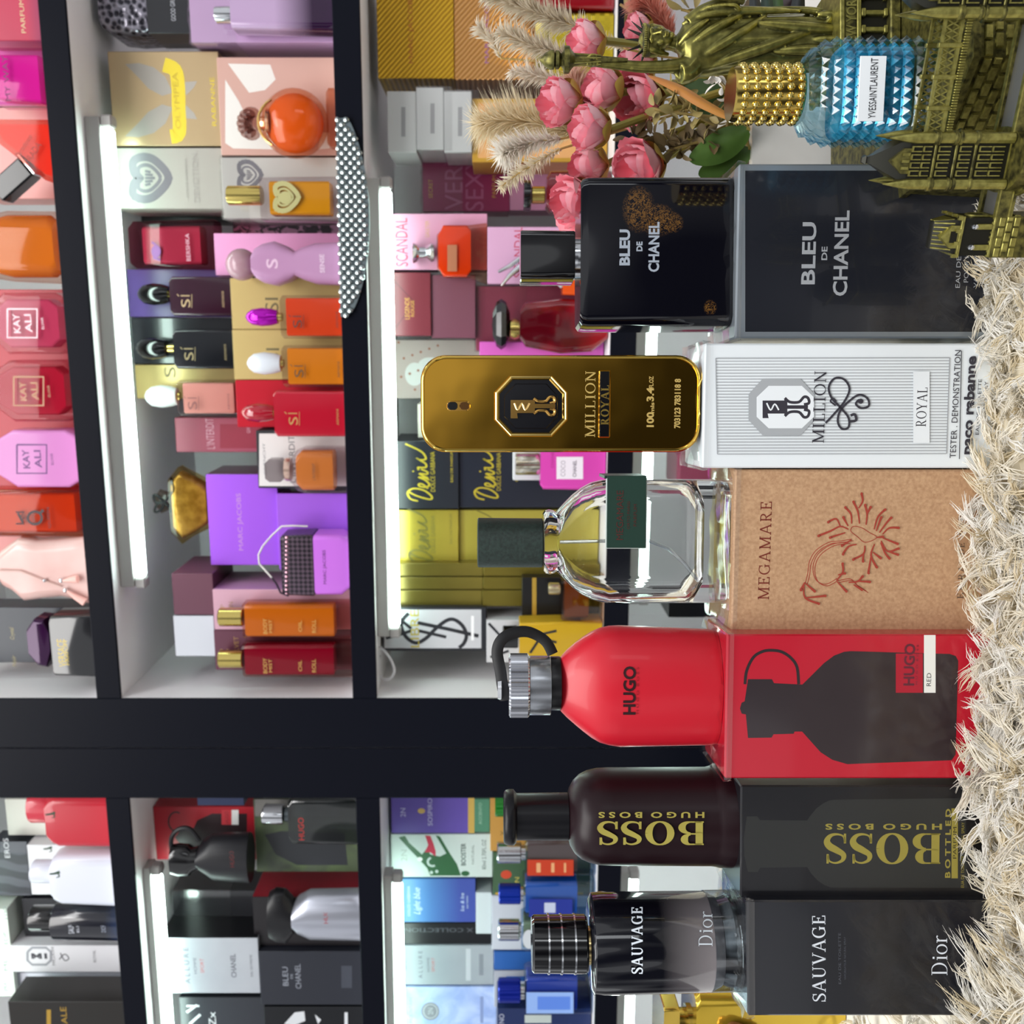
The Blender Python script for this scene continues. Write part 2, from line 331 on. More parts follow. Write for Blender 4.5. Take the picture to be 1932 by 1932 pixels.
# ---------------------------------------------------------------- items placed by where their front plane stands
def hit(a, c, px, py):
    k = (966 - py) / F; Y = c / (k * sin(a) + cos(a))
    return Vector((k * Y, Y, (HZ - px) / F * Y))
class Item:
    """A thing whose front plane has yaw a and distance c; L() turns a measured spot into the thing's own coordinates."""
    def __init__(s, name, label, cat, yr, yl, base, a, c, dep, group=None, root=True, Y=None):
        yc = (yr + yl) / 2
        if Y is not None: k = (966 - yc) / F; c = Y * (k * sin(a) + cos(a))
        s.a, s.c, s.dep = a, c, dep; s.dir = Vector((cos(a), -sin(a), 0)); s.n = Vector((sin(a), cos(a), 0))
        p = hit(a, c, HZ, yl); q = hit(a, c, HZ, yr)
        s.P = (p + q) / 2; s.w = (q - p).length; s.s = s.P.y / F
        s.base = base.top + .0004 if isinstance(base, Item) else base
        s.loc = s.P + s.n * dep / 2; s.loc.z = s.base
        s.name, s.lab, s.cat, s.grp = name, label, cat, group
        s.root = None; s.marks = []; s.fy = -dep / 2; s.ne = 0; s.wrap = None; s.tilt = 0; s.top = s.base
        if root:
            s.root = tag(empty(name, s.loc, -a), label, cat, group)
    def L(s, px, py):
        p = hit(s.a, s.c, px, py); return (p - s.P).dot(s.dir), p.z - s.base
    def put(s, mb, name, parent=None, ang=35):
        if s.root is None:
            o = mb.build(name, None, s.loc, (0, 0, -s.a), ang); s.root = tag(o, s.lab, s.cat, s.grp); return o
        return mb.build(name, parent or s.root, ang=ang)
    def eps(s): s.ne += 1; return .00005 + .00001 * s.ne
    def flat(s, v2, f, m, e=None):
        e = e or s.eps()
        if s.wrap: vv = [s.onto(x, z, e) for x, z in v2]
        else: vv = [(x, s.fy - e, z) for x, z in v2]
        s.marks.append((vv, f, m))
    def onto(s, x, z, e):
        """Carries a spot measured on the middle plane along its sight line onto the rounded front."""
        rx, ry = s.wrap; P0 = s.P + s.dir * x; P0.z = z + s.base
        cx, cy = -s.P.dot(s.dir), -s.P.dot(s.n); dx, dy = x - cx, -cy
        A = (dx / rx) ** 2 + (dy / ry) ** 2; B = cx * dx / rx ** 2 + cy * dy / ry ** 2; C = (cx / rx) ** 2 + (cy / ry) ** 2 - 1
        D = B * B - A * C; t = (-B - sqrt(max(0, D))) / A; t -= e / sqrt(dx * dx + dy * dy)
        return (cx + t * dx, cy + t * dy, P0.z * t - s.base)
    def glyphs(s, g, x, y, h, m, rot=0, w=None, skew=0):
        v, f, W = g; lx, lz = s.L(x, y); H = h * s.s; kx = (w * s.s / W) if w else H; ca, sa = cos(math.radians(rot)), sin(math.radians(rot))
        o = []
        for a, b in v:
            a = (a - W / 2) * kx; b = (b - .5) * H; o.append((lx + a * ca - b * sa, lz + a * sa + b * ca + skew * a))
        s.flat(o, f, m)
    def text(s, t, x, y, h, m, rot=0, w=None, bold=0, shear=0, skew=0): s.glyphs(sans(t, bold, shear), x, y, h, m, rot, w, skew)
    def ser(s, t, x, y, h, m, rot=0, w=None, T=.17, th=.055, gap=.1, skew=0): s.glyphs(serif(t, T, th, gap), x, y, h, m, rot, w, skew)
    def poly(s, pts, m): s.flat([s.L(*p) for p in pts], [tuple(range(len(pts)))], m)
    def rect(s, x0, x1, y0, y1, m): s.poly([(x0, y0), (x0, y1), (x1, y1), (x1, y0)], m)
    def line(s, pts, wd, m, cr=0, close=False):
        if cr: pts = crom(pts, cr, close)
        if close: pts = list(pts) + [pts[0]]
        q = [s.L(p[0], p[1]) for p in pts]; wd = [k * s.s for k in wd] if isinstance(wd, (list, tuple)) else wd * s.s
        v, f = rib(q, wd); s.flat(v, f, m)
    def taper(s, pts, w0, w1, m, cr=4):
        p = crom(pts, cr) if len(pts) > 2 else pts; n = len(p); s.line(p, [w0 + (w1 - w0) * i / (n - 1) for i in range(n)], m)
    def disc(s, x, y, rx, ry, m, n=24): s.poly([(x + rx * cos(2 * pi * i / n), y + ry * sin(2 * pi * i / n)) for i in range(n)], m)
    def prof(s, name, rings, m, dep=None, rr=.3, y0=0, parent=None, bev=2, n=7, ang=35):
        """Lofted part: rings are (px, right edge, left edge[, depth factor]); rr 'e' makes it round, else the corner radius as a share of half the depth."""
        mb = MB(); R = []; out = []
        for q in rings:
            x, ya, yb = q[:3]; df = q[3] if len(q) > 3 else 1
            if x == 'B': (x1, _), (x0, _), z = s.L(HZ, ya), s.L(HZ, yb), 0
            else: (x1, z), (x0, _) = s.L(x, ya), s.L(x, yb)
            out.append([(x0 + x1) / 2, (x1 - x0) / 2, z, df])
        b = bev * s.s
        if b:
            a = out[0]; k = out[-1]
            up = 1 if a[2] > k[2] else -1
            if abs(a[2] - out[1][2]) > 2.2 * b and a[1] > 2 * b: out.insert(0, [a[0], a[1] - b, a[2], a[3]]); out[1] = [a[0], a[1], a[2] - up * b, a[3]]
            if abs(out[-2][2] - k[2]) > 2.2 * b and k[1] > 2 * b: out[-1] = [k[0], k[1], k[2] + up * b, k[3]]; out.append([k[0], k[1] - b, k[2], k[3]])
        wm = max(o[1] for o in out)
        for cx, hw, z, df in out:
            hd = (dep / 2 if dep else hw) * df
            if dep and rr == 'E': hd = dep / 2 * df * hw / wm
            pts = ell(hw, hd, 36) if rr in ('e', 'E') else rrect(hw, hd, rr * min(hw, hd), n)
            R.append([(cx + p, y0 + q, z) for p, q in pts])
        mb.loft(R, m); s.top = max(s.top, s.base + max(o[2] for o in out))
        return s.put(mb, name, parent, ang)
    def done(s, name='lettering', parent=None):
        """Builds the printing; marks that lie far apart become parts of their own."""
        G_ = [[b_, [q]] for q in s.marks for b_ in [[min(v[0] for v in q[0]), max(v[0] for v in q[0]), min(v[2] for v in q[0]), max(v[2] for v in q[0])]]]
        g = .006 if s.P.y < .7 else .012; k = 0
        while k < len(G_):
            a, j, hit_ = G_[k], k + 1, False
            while j < len(G_):
                b = G_[j]
                if a[0][0] < b[0][1] + g and b[0][0] < a[0][1] + g and a[0][2] < b[0][3] + g and b[0][2] < a[0][3] + g:
                    a[0] = [min(a[0][0], b[0][0]), max(a[0][1], b[0][1]), min(a[0][2], b[0][2]), max(a[0][3], b[0][3])]; a[1] += b[1]; G_.pop(j); hit_ = True
                else: j += 1
            if not hit_: k += 1
        for _, L in G_:
            mb = MB()
            for v, f, m in L: mb.add(v, f, m)
            mb.build(name, parent or s.root)
        s.marks = []
CW = '#d7d6d6'
def carton(label, yr, yl, xt, base, t, dep, m, group=None, name='perfume_carton', a=SY, Y=None, side=None, bev=.0006, cat='box', film=None):
    it = Item(name, label, cat, yr, yl, base, a, D0 * cos(SY) + t, dep, group, False, Y)
    h = (HZ - xt) / F * it.P.y - it.base; mb = MB(); mb.box(-it.w / 2, it.w / 2, -dep / 2, dep / 2, 0, h, m, bev)
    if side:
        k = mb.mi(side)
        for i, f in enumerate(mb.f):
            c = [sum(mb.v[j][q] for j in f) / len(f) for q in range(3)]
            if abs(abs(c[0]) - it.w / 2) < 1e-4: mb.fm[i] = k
    it.h = h; it.top = it.base + h; it.put(mb, name)
    return it
def bottle(label, yr, yl, base, t, dep, group=None, name='perfume_bottle', a=SY, Y=None, cat='bottle'):
    return Item(name, label, cat, yr, yl, base, a, D0 * cos(SY) + t, dep, group, True, Y)
GOLD = P('#d6c070', .18, 1); GOLDP = P('#c9a23c', .35, .6); SILV = P('#d8dade', .15, 1); BLK = P('#0b0b0d', .15, 0, 0, .6); WHT = P('#eceae6', .4); BLKM = P('#141416', .5)
GLASS = P('#f4f6f6', .02, 0, 1, ior=1.45)
# ---------------------------------------------------------------- the room
def struct(name, x0, x1, y0, y1, z0, z1, m):
    mb = MB(); mb.box(x0, x1, y0, y1, z0, z1, m); o = mb.build(name); o['kind'] = 'structure'; return o
struct('floor', -2.4, 2.4, -2.6, 2.0, -1.2, -1.15, PN('#8d8a86', '#a5a29d', 6, .25, 0, 'noise', 0))
struct('wall_back', -2.4, 2.4, 1.85, 1.95, -1.15, 1.7, PN('#b9b8b8', '#c4c3c2', 8, .7, 0, 'noise', .05))
# ---------------------------------------------------------------- the two display cabinets
Z1, Z2, Z3, Z4 = .476, .169, -.130, -.432
BLKG = P('#0d0f18', .35, spec=.09)
LAM = PN('#f0eef0', '#f4f2f4', 14, .45, 0, 'noise', 0)
LED = P('#e2fff4', .3, e=21)
HOUS = P('#a9a6a4', .35)
def sx(py, t=0):
    p = hit(SY, D0 * cos(SY) + t, HZ, py) - Vector((0, D0, 0)); return p.x * cos(SY) - p.y * sin(SY)
def cabinet(label, x0, x1, tubes, lpan, rpan):
    r = tag(empty('display_cabinet', (0, D0, 0), -SY), label, 'cabinet', 'display cabinets behind the row of boxes')
    DP = .34
    mb = MB(); mb.box(x0, x1, DP, DP + .015, -1.12, 1.0, LAM); mb.build('back_panel', r)
    for a, b, inner in ((x0, x0 + lpan, 1), (x1 - rpan, x1, -1)):
        mb = MB(); mb.box(a, b, .003, DP, -1.13, 1.0, LAM); o = mb.build('side_panel', r)
        mb = MB(); mb.box(a, b, 0, .003, -1.13, 1.0, BLKG, .0008); mb.build('front_strip', o)
    for z in (.78, Z1, Z2, Z3, Z4, -.74):
        a, b = x0 + lpan, x1 - rpan
        mb = MB(); mb.box(a, b, .004, DP, z - .029, z - .0012, LAM); o = mb.build('shelf', r)
        mb = MB(); mb.box(a, b, 0, .004, z - .030, z - .0008, BLKG, .0008); mb.build('front_edge', o)
    for ya, yb, z in tubes:
        a, b = sorted((sx(ya, .03), sx(yb, .03)))
        mb = MB(); zt = [q for q in (.78, Z1, Z2, Z3) if q > z][-1] - .029
        n = 14
        mb.loft([[(x, .034 + .0062 * rr * cos(2 * pi * i / n), z + .0062 * rr * sin(2 * pi * i / n)) for i in range(n)] for x, rr in ((a, .6), (a + .003, 1), (b - .003, 1), (b, .6))], LED)
        o = mb.build('light_tube', r)
        mb = MB(); mb.box(a - .012, b + .012, .026, .05, z + .0066, zt, HOUS, .001); mb.box(a - .014, a - .001, .027, .043, z - .0066, z + .007, HOUS, .002); mb.box(b + .001, b + .014, .027, .043, z - .0066, z + .007, HOUS, .002)
        mb.build('tube_housing', o)
    return r
p0, pj, p1 = sx(1318), sx(1411), sx(1505)
cabinet('black framed display cabinet of white shelves holding the pink, gold and beige perfumes', pj, 1.0, [(242, 1088, .4235), (358, 1182, .119), (612, 1120, -.182), (240, 1080, .735)], p0 - pj, .03)
cabinet('black framed display cabinet holding the blue and black perfumes, past the wide black upright', -1.25, pj - .0008, [(1652, 2200, .431), (1667, 2200, .1225), (1660, 2200, -.181), (1650, 2200, .735)], .03, pj - p1)
# ---------------------------------------------------------------- upper shelf, first cabinet
G = lambda c, t=.75, r=.04: FILM(c, .02, .03) if t >= .75 else P(c, .1, 0, t * .4, 0, 0, 1.4, spec=.3)
CLR = G('#f3eef0', .95, .02)
GU = 'bottles on the upper shelf of the first cabinet'
it = carton('red to navy shaded box at the shelf end beside the magenta bottle', -60, 77, -40, Z1, .06, .08, PN('#1b1650', '#b02d4a', 1, .3, 0, 'grad', lo=.004, hi=.04), 'boxes on the upper shelf of the first cabinet')
it.text('PARFUM', 42, 30, 9, P('#c9b98a', .4), w=60); it.done()
it = carton('pale lilac box standing behind the magenta glass bottle', 78, 200, -60, Z1, .1, .06, P('#d59ac6', .35), 'boxes on the upper shelf of the first cabinet')
it = bottle('square clear bottle of magenta perfume in front of the lilac box', 88, 196, Z1, .035, .035, GU)
it.prof('glass_body', [(-40, 100, 186), (-20, 88, 196), ('B', 88, 196)], m=G('#f2c4e2', .9), dep=.035)
it.prof('liquid', [(-18, 100, 184), (66, 100, 192)], m=G('#e42fb4', .45), dep=.026)
it.prof('cap', [(-80, 120, 170), (-41, 120, 170)], m=SILV, dep=.03)
it.fy = -.0178; it.text('MY WAY', 12, 148, 11, P('#5c2050', .4), w=80); it.done()
it = carton('salmon pink box behind the triangular coral bottle', 203, 375, -50, Z1, .1, .06, P('#d99a95', .35), 'boxes on the upper shelf of the first cabinet')
it = bottle('tilted triangular bottle of coral perfume with a black cap', 222, 356, Z1, .03, .035, GU)
def _tri():
    mb = MB(); A = it.L; pts = [A(-30, 225), A(92, 226), (A(104, 352)[0], .0005), A(86, 340), A(-12, 262)]
    pts[1] = (A(92, 226)[0], .0005)
    mb.prism(pts, -.0175, .0175, G('#f4b3a6', .85)); it.put(mb, 'glass_body')
    mb = MB(); c = Vector(pts[0]) * .34 + Vector(pts[1]) * .33 + Vector(pts[2]) * .33
    mb.prism([tuple(c + (Vector(p) - c) * .82) for p in pts], -.013, .013, G('#ec5b46', .4)); it.put(mb, 'liquid')
    x, z = A(22, 330); M = Matrix.Translation((x, 0, z)) @ Matrix.Rotation(math.radians(-38), 4, 'Y')
    mb = MB(); mb.box(-.012, .012, -.012, .012, -.017, .03, BLK, .002); mb.xf(M); it.put(mb, 'cap')
    mb = MB(); mb.box(-.0135, .0135, -.0135, .0135, -.021, -.0172, SILV, .001); mb.xf(M); it.put(mb, 'collar')
_tri(); it.fy = -.0175
it.text('PRADA', 62, 288, 13, P('#7c2b22', .4), rot=-38, w=44); it.text('Paradoxe', 44, 276, 10, P('#7c2b22', .4), rot=-38, w=50, shear=.2); it.done()
it = bottle('round shouldered clear bottle of amber orange perfume with a thick clear base', 392, 535, Z1, .04, .045, GU)
it.prof('glass_body', [(-60, 430, 500), (-40, 402, 524), (0, 394, 530), ('B', 396, 536)], m=G('#f3e3da', .95), dep=.045, rr=.9)
it.prof('liquid', [(-35, 410, 514), (0, 402, 522), (78, 402, 522), (92, 412, 512)], m=G('#e08423', .5), dep=.036, rr=.9)
it.prof('cap', [(-110, 440, 490), (-61, 440, 490)], m=GOLD, dep=.03, rr='e')
def octo(label, yr, yl, c, gl, ink, grp='octagonal perfume bottles on the upper shelf', t=.035, dx=0):
    it = bottle(label, yr, yl, Z1, t, .036, grp)
    it.prof('glass_body', [(-26, yr + 28, yl - 34), (6 + dx, yr, yl), (104 + dx, yr, yl), ('B', yr + 22, yl - 24)], m=gl, dep=.036, rr=.25)
    it.prof('liquid', [(-18, yr + 34, yl - 36), (10 + dx, yr + 12, yl - 12), (88 + dx, yr + 12, yl - 12), (106 + dx, yr + 24, yl - 26)], m=c, dep=.027, rr=.25)
    it.prof('cap', [(-70, yr + 34, yl - 38), (-27, yr + 34, yl - 38)], m=GOLD, dep=.024, rr=.3)
    it.fy = -.0181; ym = (yr + yl) / 2
    it.line([(16 + dx, ym - 27), (16 + dx, ym + 27), (72 + dx, ym + 27), (72 + dx, ym - 27)], 3.5, ink, close=True)
    it.text('KAY', 33 + dx, ym, 13, ink, w=36, bold=.02); it.text('ALI', 55 + dx, ym, 13, ink, w=34, bold=.02); it.text('ELIXIR', 82 + dx, ym, 5, ink, w=22); it.done()
octo('octagonal rose pink bottle with white square emblem', 552, 668, G('#c2476a', .35), G('#f3dfe4', .9), P('#f0d3da', .4), dx=-2)
octo('octagonal deep red bottle with bronze square emblem', 680, 796, G('#b3173a', .3), G('#f0d4da', .9), P('#b98a6a', .4), dx=10)
octo('octagonal lilac pink bottle with dark square emblem', 812, 920, G('#cf6fc0', .25), G('#dd8fcf', .5), P('#6b3a78', .4), dx=16)
it = carton('dull red box standing behind the octagonal bottles', 546, 925, -70, Z1, .12, .05, P('#a8303c', .35), 'boxes on the upper shelf of the first cabinet')
it = bottle('orange glass bottle marked with a crowned letter', 922, 1014, Z1, .04, .035, GU)
it.prof('glass_body', [(-40, 940, 1000), (-24, 924, 1012), ('B', 922, 1014)], m=G('#eeb59a', .9), dep=.035)
it.prof('liquid', [(-20, 934, 1006), (136, 932, 1006)], m=G('#d4612c', .4), dep=.027)
it.prof('cap', [(-90, 945, 995), (-41, 945, 995)], m=GOLD, dep=.03, rr='e')
it.fy = -.0178; it.line(arc(66, 977, 13, 12, 0, 360, 20), 5, P('#2b1a20', .4)); it.line([(34, 968), (44, 986)], 5, P('#2b1a20', .4)); it.line([(30, 966), (46, 966), (40, 973), (46, 977), (40, 982), (46, 988), (30, 988)], 3, P('#2b1a20', .4)); it.line([(76, 968), (82, 962)], 5, P('#2b1a20', .4)); it.text('QUEEN', 92, 977, 5, P('#2b1a20', .4), w=40); it.done()
it = carton('pale rose box behind the curvy blush bottle', 1012, 1090, -60, Z1, .1, .05, P('#c9807f', .4), 'boxes on the upper shelf of the first cabinet')
it = bottle('curvy blush pink bottle with a jewelled collar and tassel cord', 1016, 1150, Z1, .03, .04, GU)
BLU = PN('#e3b4ac', '#efd0ca', 12, .2, 0, 'noise', 0, t=.2)
it.prof('body', [(-6, 1040, 1112), (10, 1030, 1120), (28, 1018, 1138), (60, 1024, 1134), (100, 1022, 1130), (135, 1018, 1138), ('B', 1014, 1152)], m=BLU, dep=.04, rr=.7)
it.prof('collar', [(-12, 1052, 1100), (-7, 1052, 1100)], m=SILV, dep=.022, rr='e')
it.prof('cap', [(-60, 1050, 1102), (-13, 1050, 1102)], m=P('#dcc8c8', .1, .3), dep=.026, rr='e')
def _cord():
    mb = MB(); A = lambda x, y, yy=-.022: (lambda q: (q[0], yy, q[1]))(it.L(x, y))
    mb.tube([A(0, 1075), A(40, 1076), A(84, 1094), A(118, 1106)], .0008, P('#c9a79e', .5), 6)
    mb.sph(A(86, 1094, -.023), .0022, .0022, .0022, SILV, 8, 6); it.put(mb, 'cord')
    for x, y, x2, y2 in ((118, 1094, 150, 1090), (126, 1112, 164, 1134)):
        mb = MB(); mb.sph(A(x, y, -.024), .0028, .002, .0028, SILV, 8, 6); mb.tube([A(x + 2, y, -.024), A((x + x2) / 2, (y + y2) / 2, -.025), A(x2, y2, -.025)], [.0012, .0035, .005], P('#e8b6ac', .6), 10); it.put(mb, 'tassel')
_cord()
it = carton('charcoal box with small gold writing behind the black bottle', 1146, 1250, -50, Z1, .065, .04, P('#3e4148', .35), 'boxes on the upper shelf of the first cabinet')
it.text('Crystal', 22, 1195, 8, P('#a59a6a', .4), w=24, shear=.2); it.text('Noir', 26, 1247, 8, P('#a59a6a', .4), w=22, shear=.2); it.done()
it = bottle('black faceted bottle with dark violet cap and gold writing', 1162, 1276, Z1, .012, .04, GU)
it.prof('glass_body', [(92, 1172, 1272), (94, 1164, 1275), ('B', 1162, 1278)], m=P('#101014', .08, 0, 0, .8), dep=.04, rr=.15)
it.prof('cap', [(48, 1188, 1240), (60, 1170, 1258), (78, 1172, 1262), (90, 1192, 1232)], m=P('#3a1440', .05, .2, .3), dep=.036, rr=.3, bev=0, ang=20)
it.fy = -.02; it.text('VERSACE', 116, 1232, 15, P('#b9a44f', .35, .5), w=54); it.text('PARFUM', 126, 1232, 5, P('#b9a44f', .35, .5), w=48); it.done()
# ---------------------------------------------------------------- upper shelf, second cabinet
GB = 'boxes on the upper shelf of the second cabinet'
CROC = P('#24402c', .5)
def croc(it, x, y, s):
    it.taper([(x - 9 * s, y + 1), (x, y), (x + 9 * s, y - 3)], 3 * s, 5 * s, CROC); it.taper([(x + 6 * s, y), (x + 8 * s, y + 5 * s), (x + 3 * s, y + 7 * s)], 3 * s, 1.5 * s, CROC)
it = carton('cream box behind the red rounded bottle', 1508, 1576, 12, Z1, .12, .05, P('#dcdcd2', .5), GB)
it = bottle('glossy red rounded bottle with a small crocodile badge', 1506, 1604, Z1, .03, .04, 'rounded bottles with crocodile badges')
RED = P('#b5152a', .3, 0, 0, .4)
it.prof('body', [(81, 1512, 1590), (88, 1507, 1597), (100, 1505, 1603), ('B', 1505, 1604)], m=RED, dep=.04, rr=.6)
it.prof('cap', [(41, 1508, 1566), (81, 1510, 1566)], m=P('#c2283c', .3, 0, 0, .4), dep=.028, rr='e')
it.fy = -.0201; croc(it, 95, 1536, 1); it.done()
it = carton('white box with a small crocodile badge behind the white bottle', 1594, 1688, 55, Z1, .1, .05, P('#d9d8dc', .5), GB); croc(it, 90, 1601, .9); it.done(); b_cw = it
it = carton('charcoal box with a dark embossed relief above the white bottle cap', 1602, 1690, -25, b_cw, .1, .05, PN('#2a2c34', '#4a4c55', 12, .45, 0, 'wave', .3, dist=6), GB)
it.rect(0, 50, 1588, 1608, P('#55565e', .5)); it.text('EROS', 12, 1600, 10, P('#d0d0d4', .4), w=40); it.done()
it = bottle('white rounded bottle with a small crocodile badge', 1620, 1716, Z1, .02, .04, 'rounded bottles with crocodile badges')
WB = P('#d5d9e6', .3, 0, 0, .3)
it.prof('body', [(90, 1634, 1700), (94, 1625, 1706), (106, 1620, 1712), ('B', 1620, 1717)], m=WB, dep=.04, rr=.6)
it.prof('cap', [(48, 1640, 1680), (90, 1640, 1680)], m=WB, dep=.028, rr='e')
it.fy = -.0201; croc(it, 103, 1648, 1.1); it.done()
it = carton('black box with a white dotted strip behind the navy bottle', 1696, 1770, 44, Z1, .1, .05, P('#1a1a20', .3), GB)
it = bottle('navy cylinder bottle with pale printed lines and a ribbed black cap', 1722, 1794, Z1, .03, .05, GU.replace('first', 'second'))
it.prof('glass_body', [(88, 1724, 1792), ('B', 1722, 1794)], m=PN('#2a3a5a', '#14151f', 1, .12, 0, 'grad', lo=.0, hi=.03, coat=.5), dep=.045, rr='e')
it.prof('cap', [(42, 1732, 1776), (88, 1732, 1776)], m=BLK, dep=.03, rr='e')
it.wrap = (.0246, .0225)
it.text('SAUVAGE', 117, 1768, 11, P('#c8ccd6', .4), w=38); it.text('ELIXIR', 130, 1768, 5, P('#c8ccd6', .4), w=32); it.text('DIOR', 180, 1775, 9, P('#8d93a3', .4), w=16); it.done()
STR = P('#8a8b90', .5)
b_ts = it = carton('white tester box with an octagon emblem behind the navy cylinder bottle', 1784, 1834, 22, Z1, .08, .05, P('#cfcdd2', .45), GB)
INK = P('#3c3a42', .5)
def octg(it, x, y, rx, ry, m, w_): it.line([(x - rx, y - ry * .5), (x - rx, y + ry * .5), (x - rx * .6, y + ry), (x + rx * .6, y + ry), (x + rx, y + ry * .5), (x + rx, y - ry * .5), (x + rx * .6, y - ry), (x - rx * .6, y - ry)], w_, m, close=True)
octg(it, 74, 1804, 22, 16, P('#8d8d94', .5), 5); it.text('1M', 74, 1804, 11, INK, rot=90, w=30, bold=.05); it.text('MILLION', 100, 1804, 6, INK, w=38); it.line([(112, 1810), (122, 1800), (130, 1808), (122, 1812), (114, 1798)], 2, INK, 5); it.text('ROYAL', 178, 1804, 6, INK, w=26); it.done()
it = carton('white glossy box with scroll drawing in front of the charcoal lid', 1836, 1896, 25, Z1, .09, .05, P('#c6c8d2', .35), GB)
it.line([(108, 1870), (128, 1862), (134, 1874), (120, 1880), (108, 1866)], 2.5, INK, 5); it.line(arc(150, 1870, 7, 8, 0, 330, 14), 2.5, INK); it.text('MILLION', 112, 1860, 7, INK, w=30); it.done()
it = carton('black box with gold writing at the end of the upper shelf', 1890, 1990, 20, Z1, .02, .05, P('#17130f', .35), GB)
it.text('LE MALE', 122, 1935, 12, P('#b08d3a', .35, .5), w=80); it.rect(88, 96, 1905, 1990, P('#b08d3a', .35, .5)); it.done()
it = carton('pale green printed box lying high on the upper shelf', 1715, 1880, -40, b_ts, .082, .05, P('#d7dfd4', .5), GB)
for yy, ss in ((1722, '100'), (1770, 'EDP'), (1820, 'ML'), (1860, 'SPRAY')): it.text(ss, 10, yy, 8, P('#7d8a86', .5), w=26)
it.done()
# ---------------------------------------------------------------- middle shelf, first cabinet
GM = 'boxes on the middle shelf of the first cabinet'; GMB = 'bottles on the middle shelf of the first cabinet'
def film(it, top=.02, c='#ffffff', al=.1, seed=1):
    """Crumpled clear wrapping on the top of a box."""
    rg = random.Random(seed); mb = MB(); w, d, h = it.w / 2 + .0008, it.dep / 2 + .0008, it.h
    R = []
    for z, o in ((h - top, 0), (h - top * .5, .0003), (h + .0006, .0004)):
        R.append([(x * (1 + o / w) + rg.uniform(-.0003, .0004), y * (1 + o / d) - rg.uniform(0, .0004), z + rg.uniform(-.0004, .0006)) for x, y in rrect(w, d, .001, 8)])
    mb.loft(R, FILM(al=al), False, False)
    n = 14; top_v = []
    for i in range(n + 1):
        for j in range(7):
            top_v.append((-w + 2 * w * i / n, -d + 2 * d * j / 6, h + .0008 + rg.uniform(0, .0022)))
    mb.add(top_v, [(i * 7 + j, i * 7 + j + 1, (i + 1) * 7 + j + 1, (i + 1) * 7 + j) for i in range(n) for j in range(6)], FILM(al=al))
    o = mb.build('plastic_wrap', it.root, ang=10); return o
BLKB = P('#1a1b20', .3)
it = carton('lilac box wrapped in plastic behind the violet shaded bottle', -60, 80, 357, Z2, .05, .07, P('#b794bd', .3), GM); film(it, .05, seed=3); b_lil = it
it = carton('black box with white writing and a silver glittering top at the shelf end', -60, 63, 275, b_lil, .06, .06, P('#17181d', .25, 0, 0, .4), GM)
it.text('GOOD GIRL', 326, 18, 9, P('#a8abb2', .4), w=40); it.done()
b_gg = it
it = bottle('grey jewelled perfume bottle lying on the black box', -60, 66, b_gg, .065, .07, GMB)
it.prof('body', [(180, -50, 50), (196, -58, 60), (232, -52, 64), ('B', -60, 62)], m=PN('#2e2d36', '#9a96a2', 160, .18, .6, 'voronoi', .6), dep=.07, rr=.4, ang=15)
it = bottle('tall clear bottle shading from lilac to deep purple with silver cap', -20, 56, Z2, .012, .034, GMB)
it.prof('glass_body', [(432, -16, 52), ('B', -20, 56)], m=PN('#26082e', '#b79cc0', 1, .08, 0, 'grad', lo=.022, hi=.062, t=.1), dep=.034, rr=.4)
it.prof('cap', [(398, 2, 36), (432, 2, 36)], m=SILV, dep=.02, rr='e')
# gold winged box stack
it = carton('beige pink box with a white cut-out behind the round orange bottle', 108, 293, 413, Z2, .06, .10, P('#c9a094', .35), GM)
b_oly = it
it.poly([(430, 120), (510, 122), (520, 150), (500, 170), (470, 175)], P('#e2ded8', .4)); it.poly([(425, 150), (425, 270), (440, 280), (520, 282), (470, 230), (450, 190)], P('#e2ded8', .4)); it.poly([(606, 250), (622, 250), (622, 280), (600, 282)], P('#e2ded8', .4)); it.done()
it = carton('shiny beige box with grey wings and a bright gold ribbon', 97, 275, 209, b_oly, .07, .09, P('#b79f7a', .28, .35), GM)
WG = P('#a49e96', .4)
for sgn, cy in ((-1, 172), (1, 206)):
    y = lambda v: 189 + sgn * v
    it.poly([(236, y(68)), (262, y(70)), (290, y(62)), (312, y(44)), (326, y(14)), (306, y(8)), (280, y(22)), (262, y(42))], WG); it.poly([(334, y(12)), (346, y(34)), (372, y(36)), (366, y(24)), (352, y(10))], WG)
YG = P('#f0d848', .25, .4)
it.line([(309, 122), (330, 132), (336, 160), (337, 200), (338, 250), (322, 258)], 26, YG, 4); it.text('OLYMPEA', 333, 190, 11, P('#b59a2a', .4), w=100); it.text('RABANNE', 402, 192, 9, YG, w=86); it.done()
it = bottle('round orange bottle with a clear jewelled stopper', 140, 292, Z2, .008, .045, GMB)
OR = G('#ec7a2c', .55)
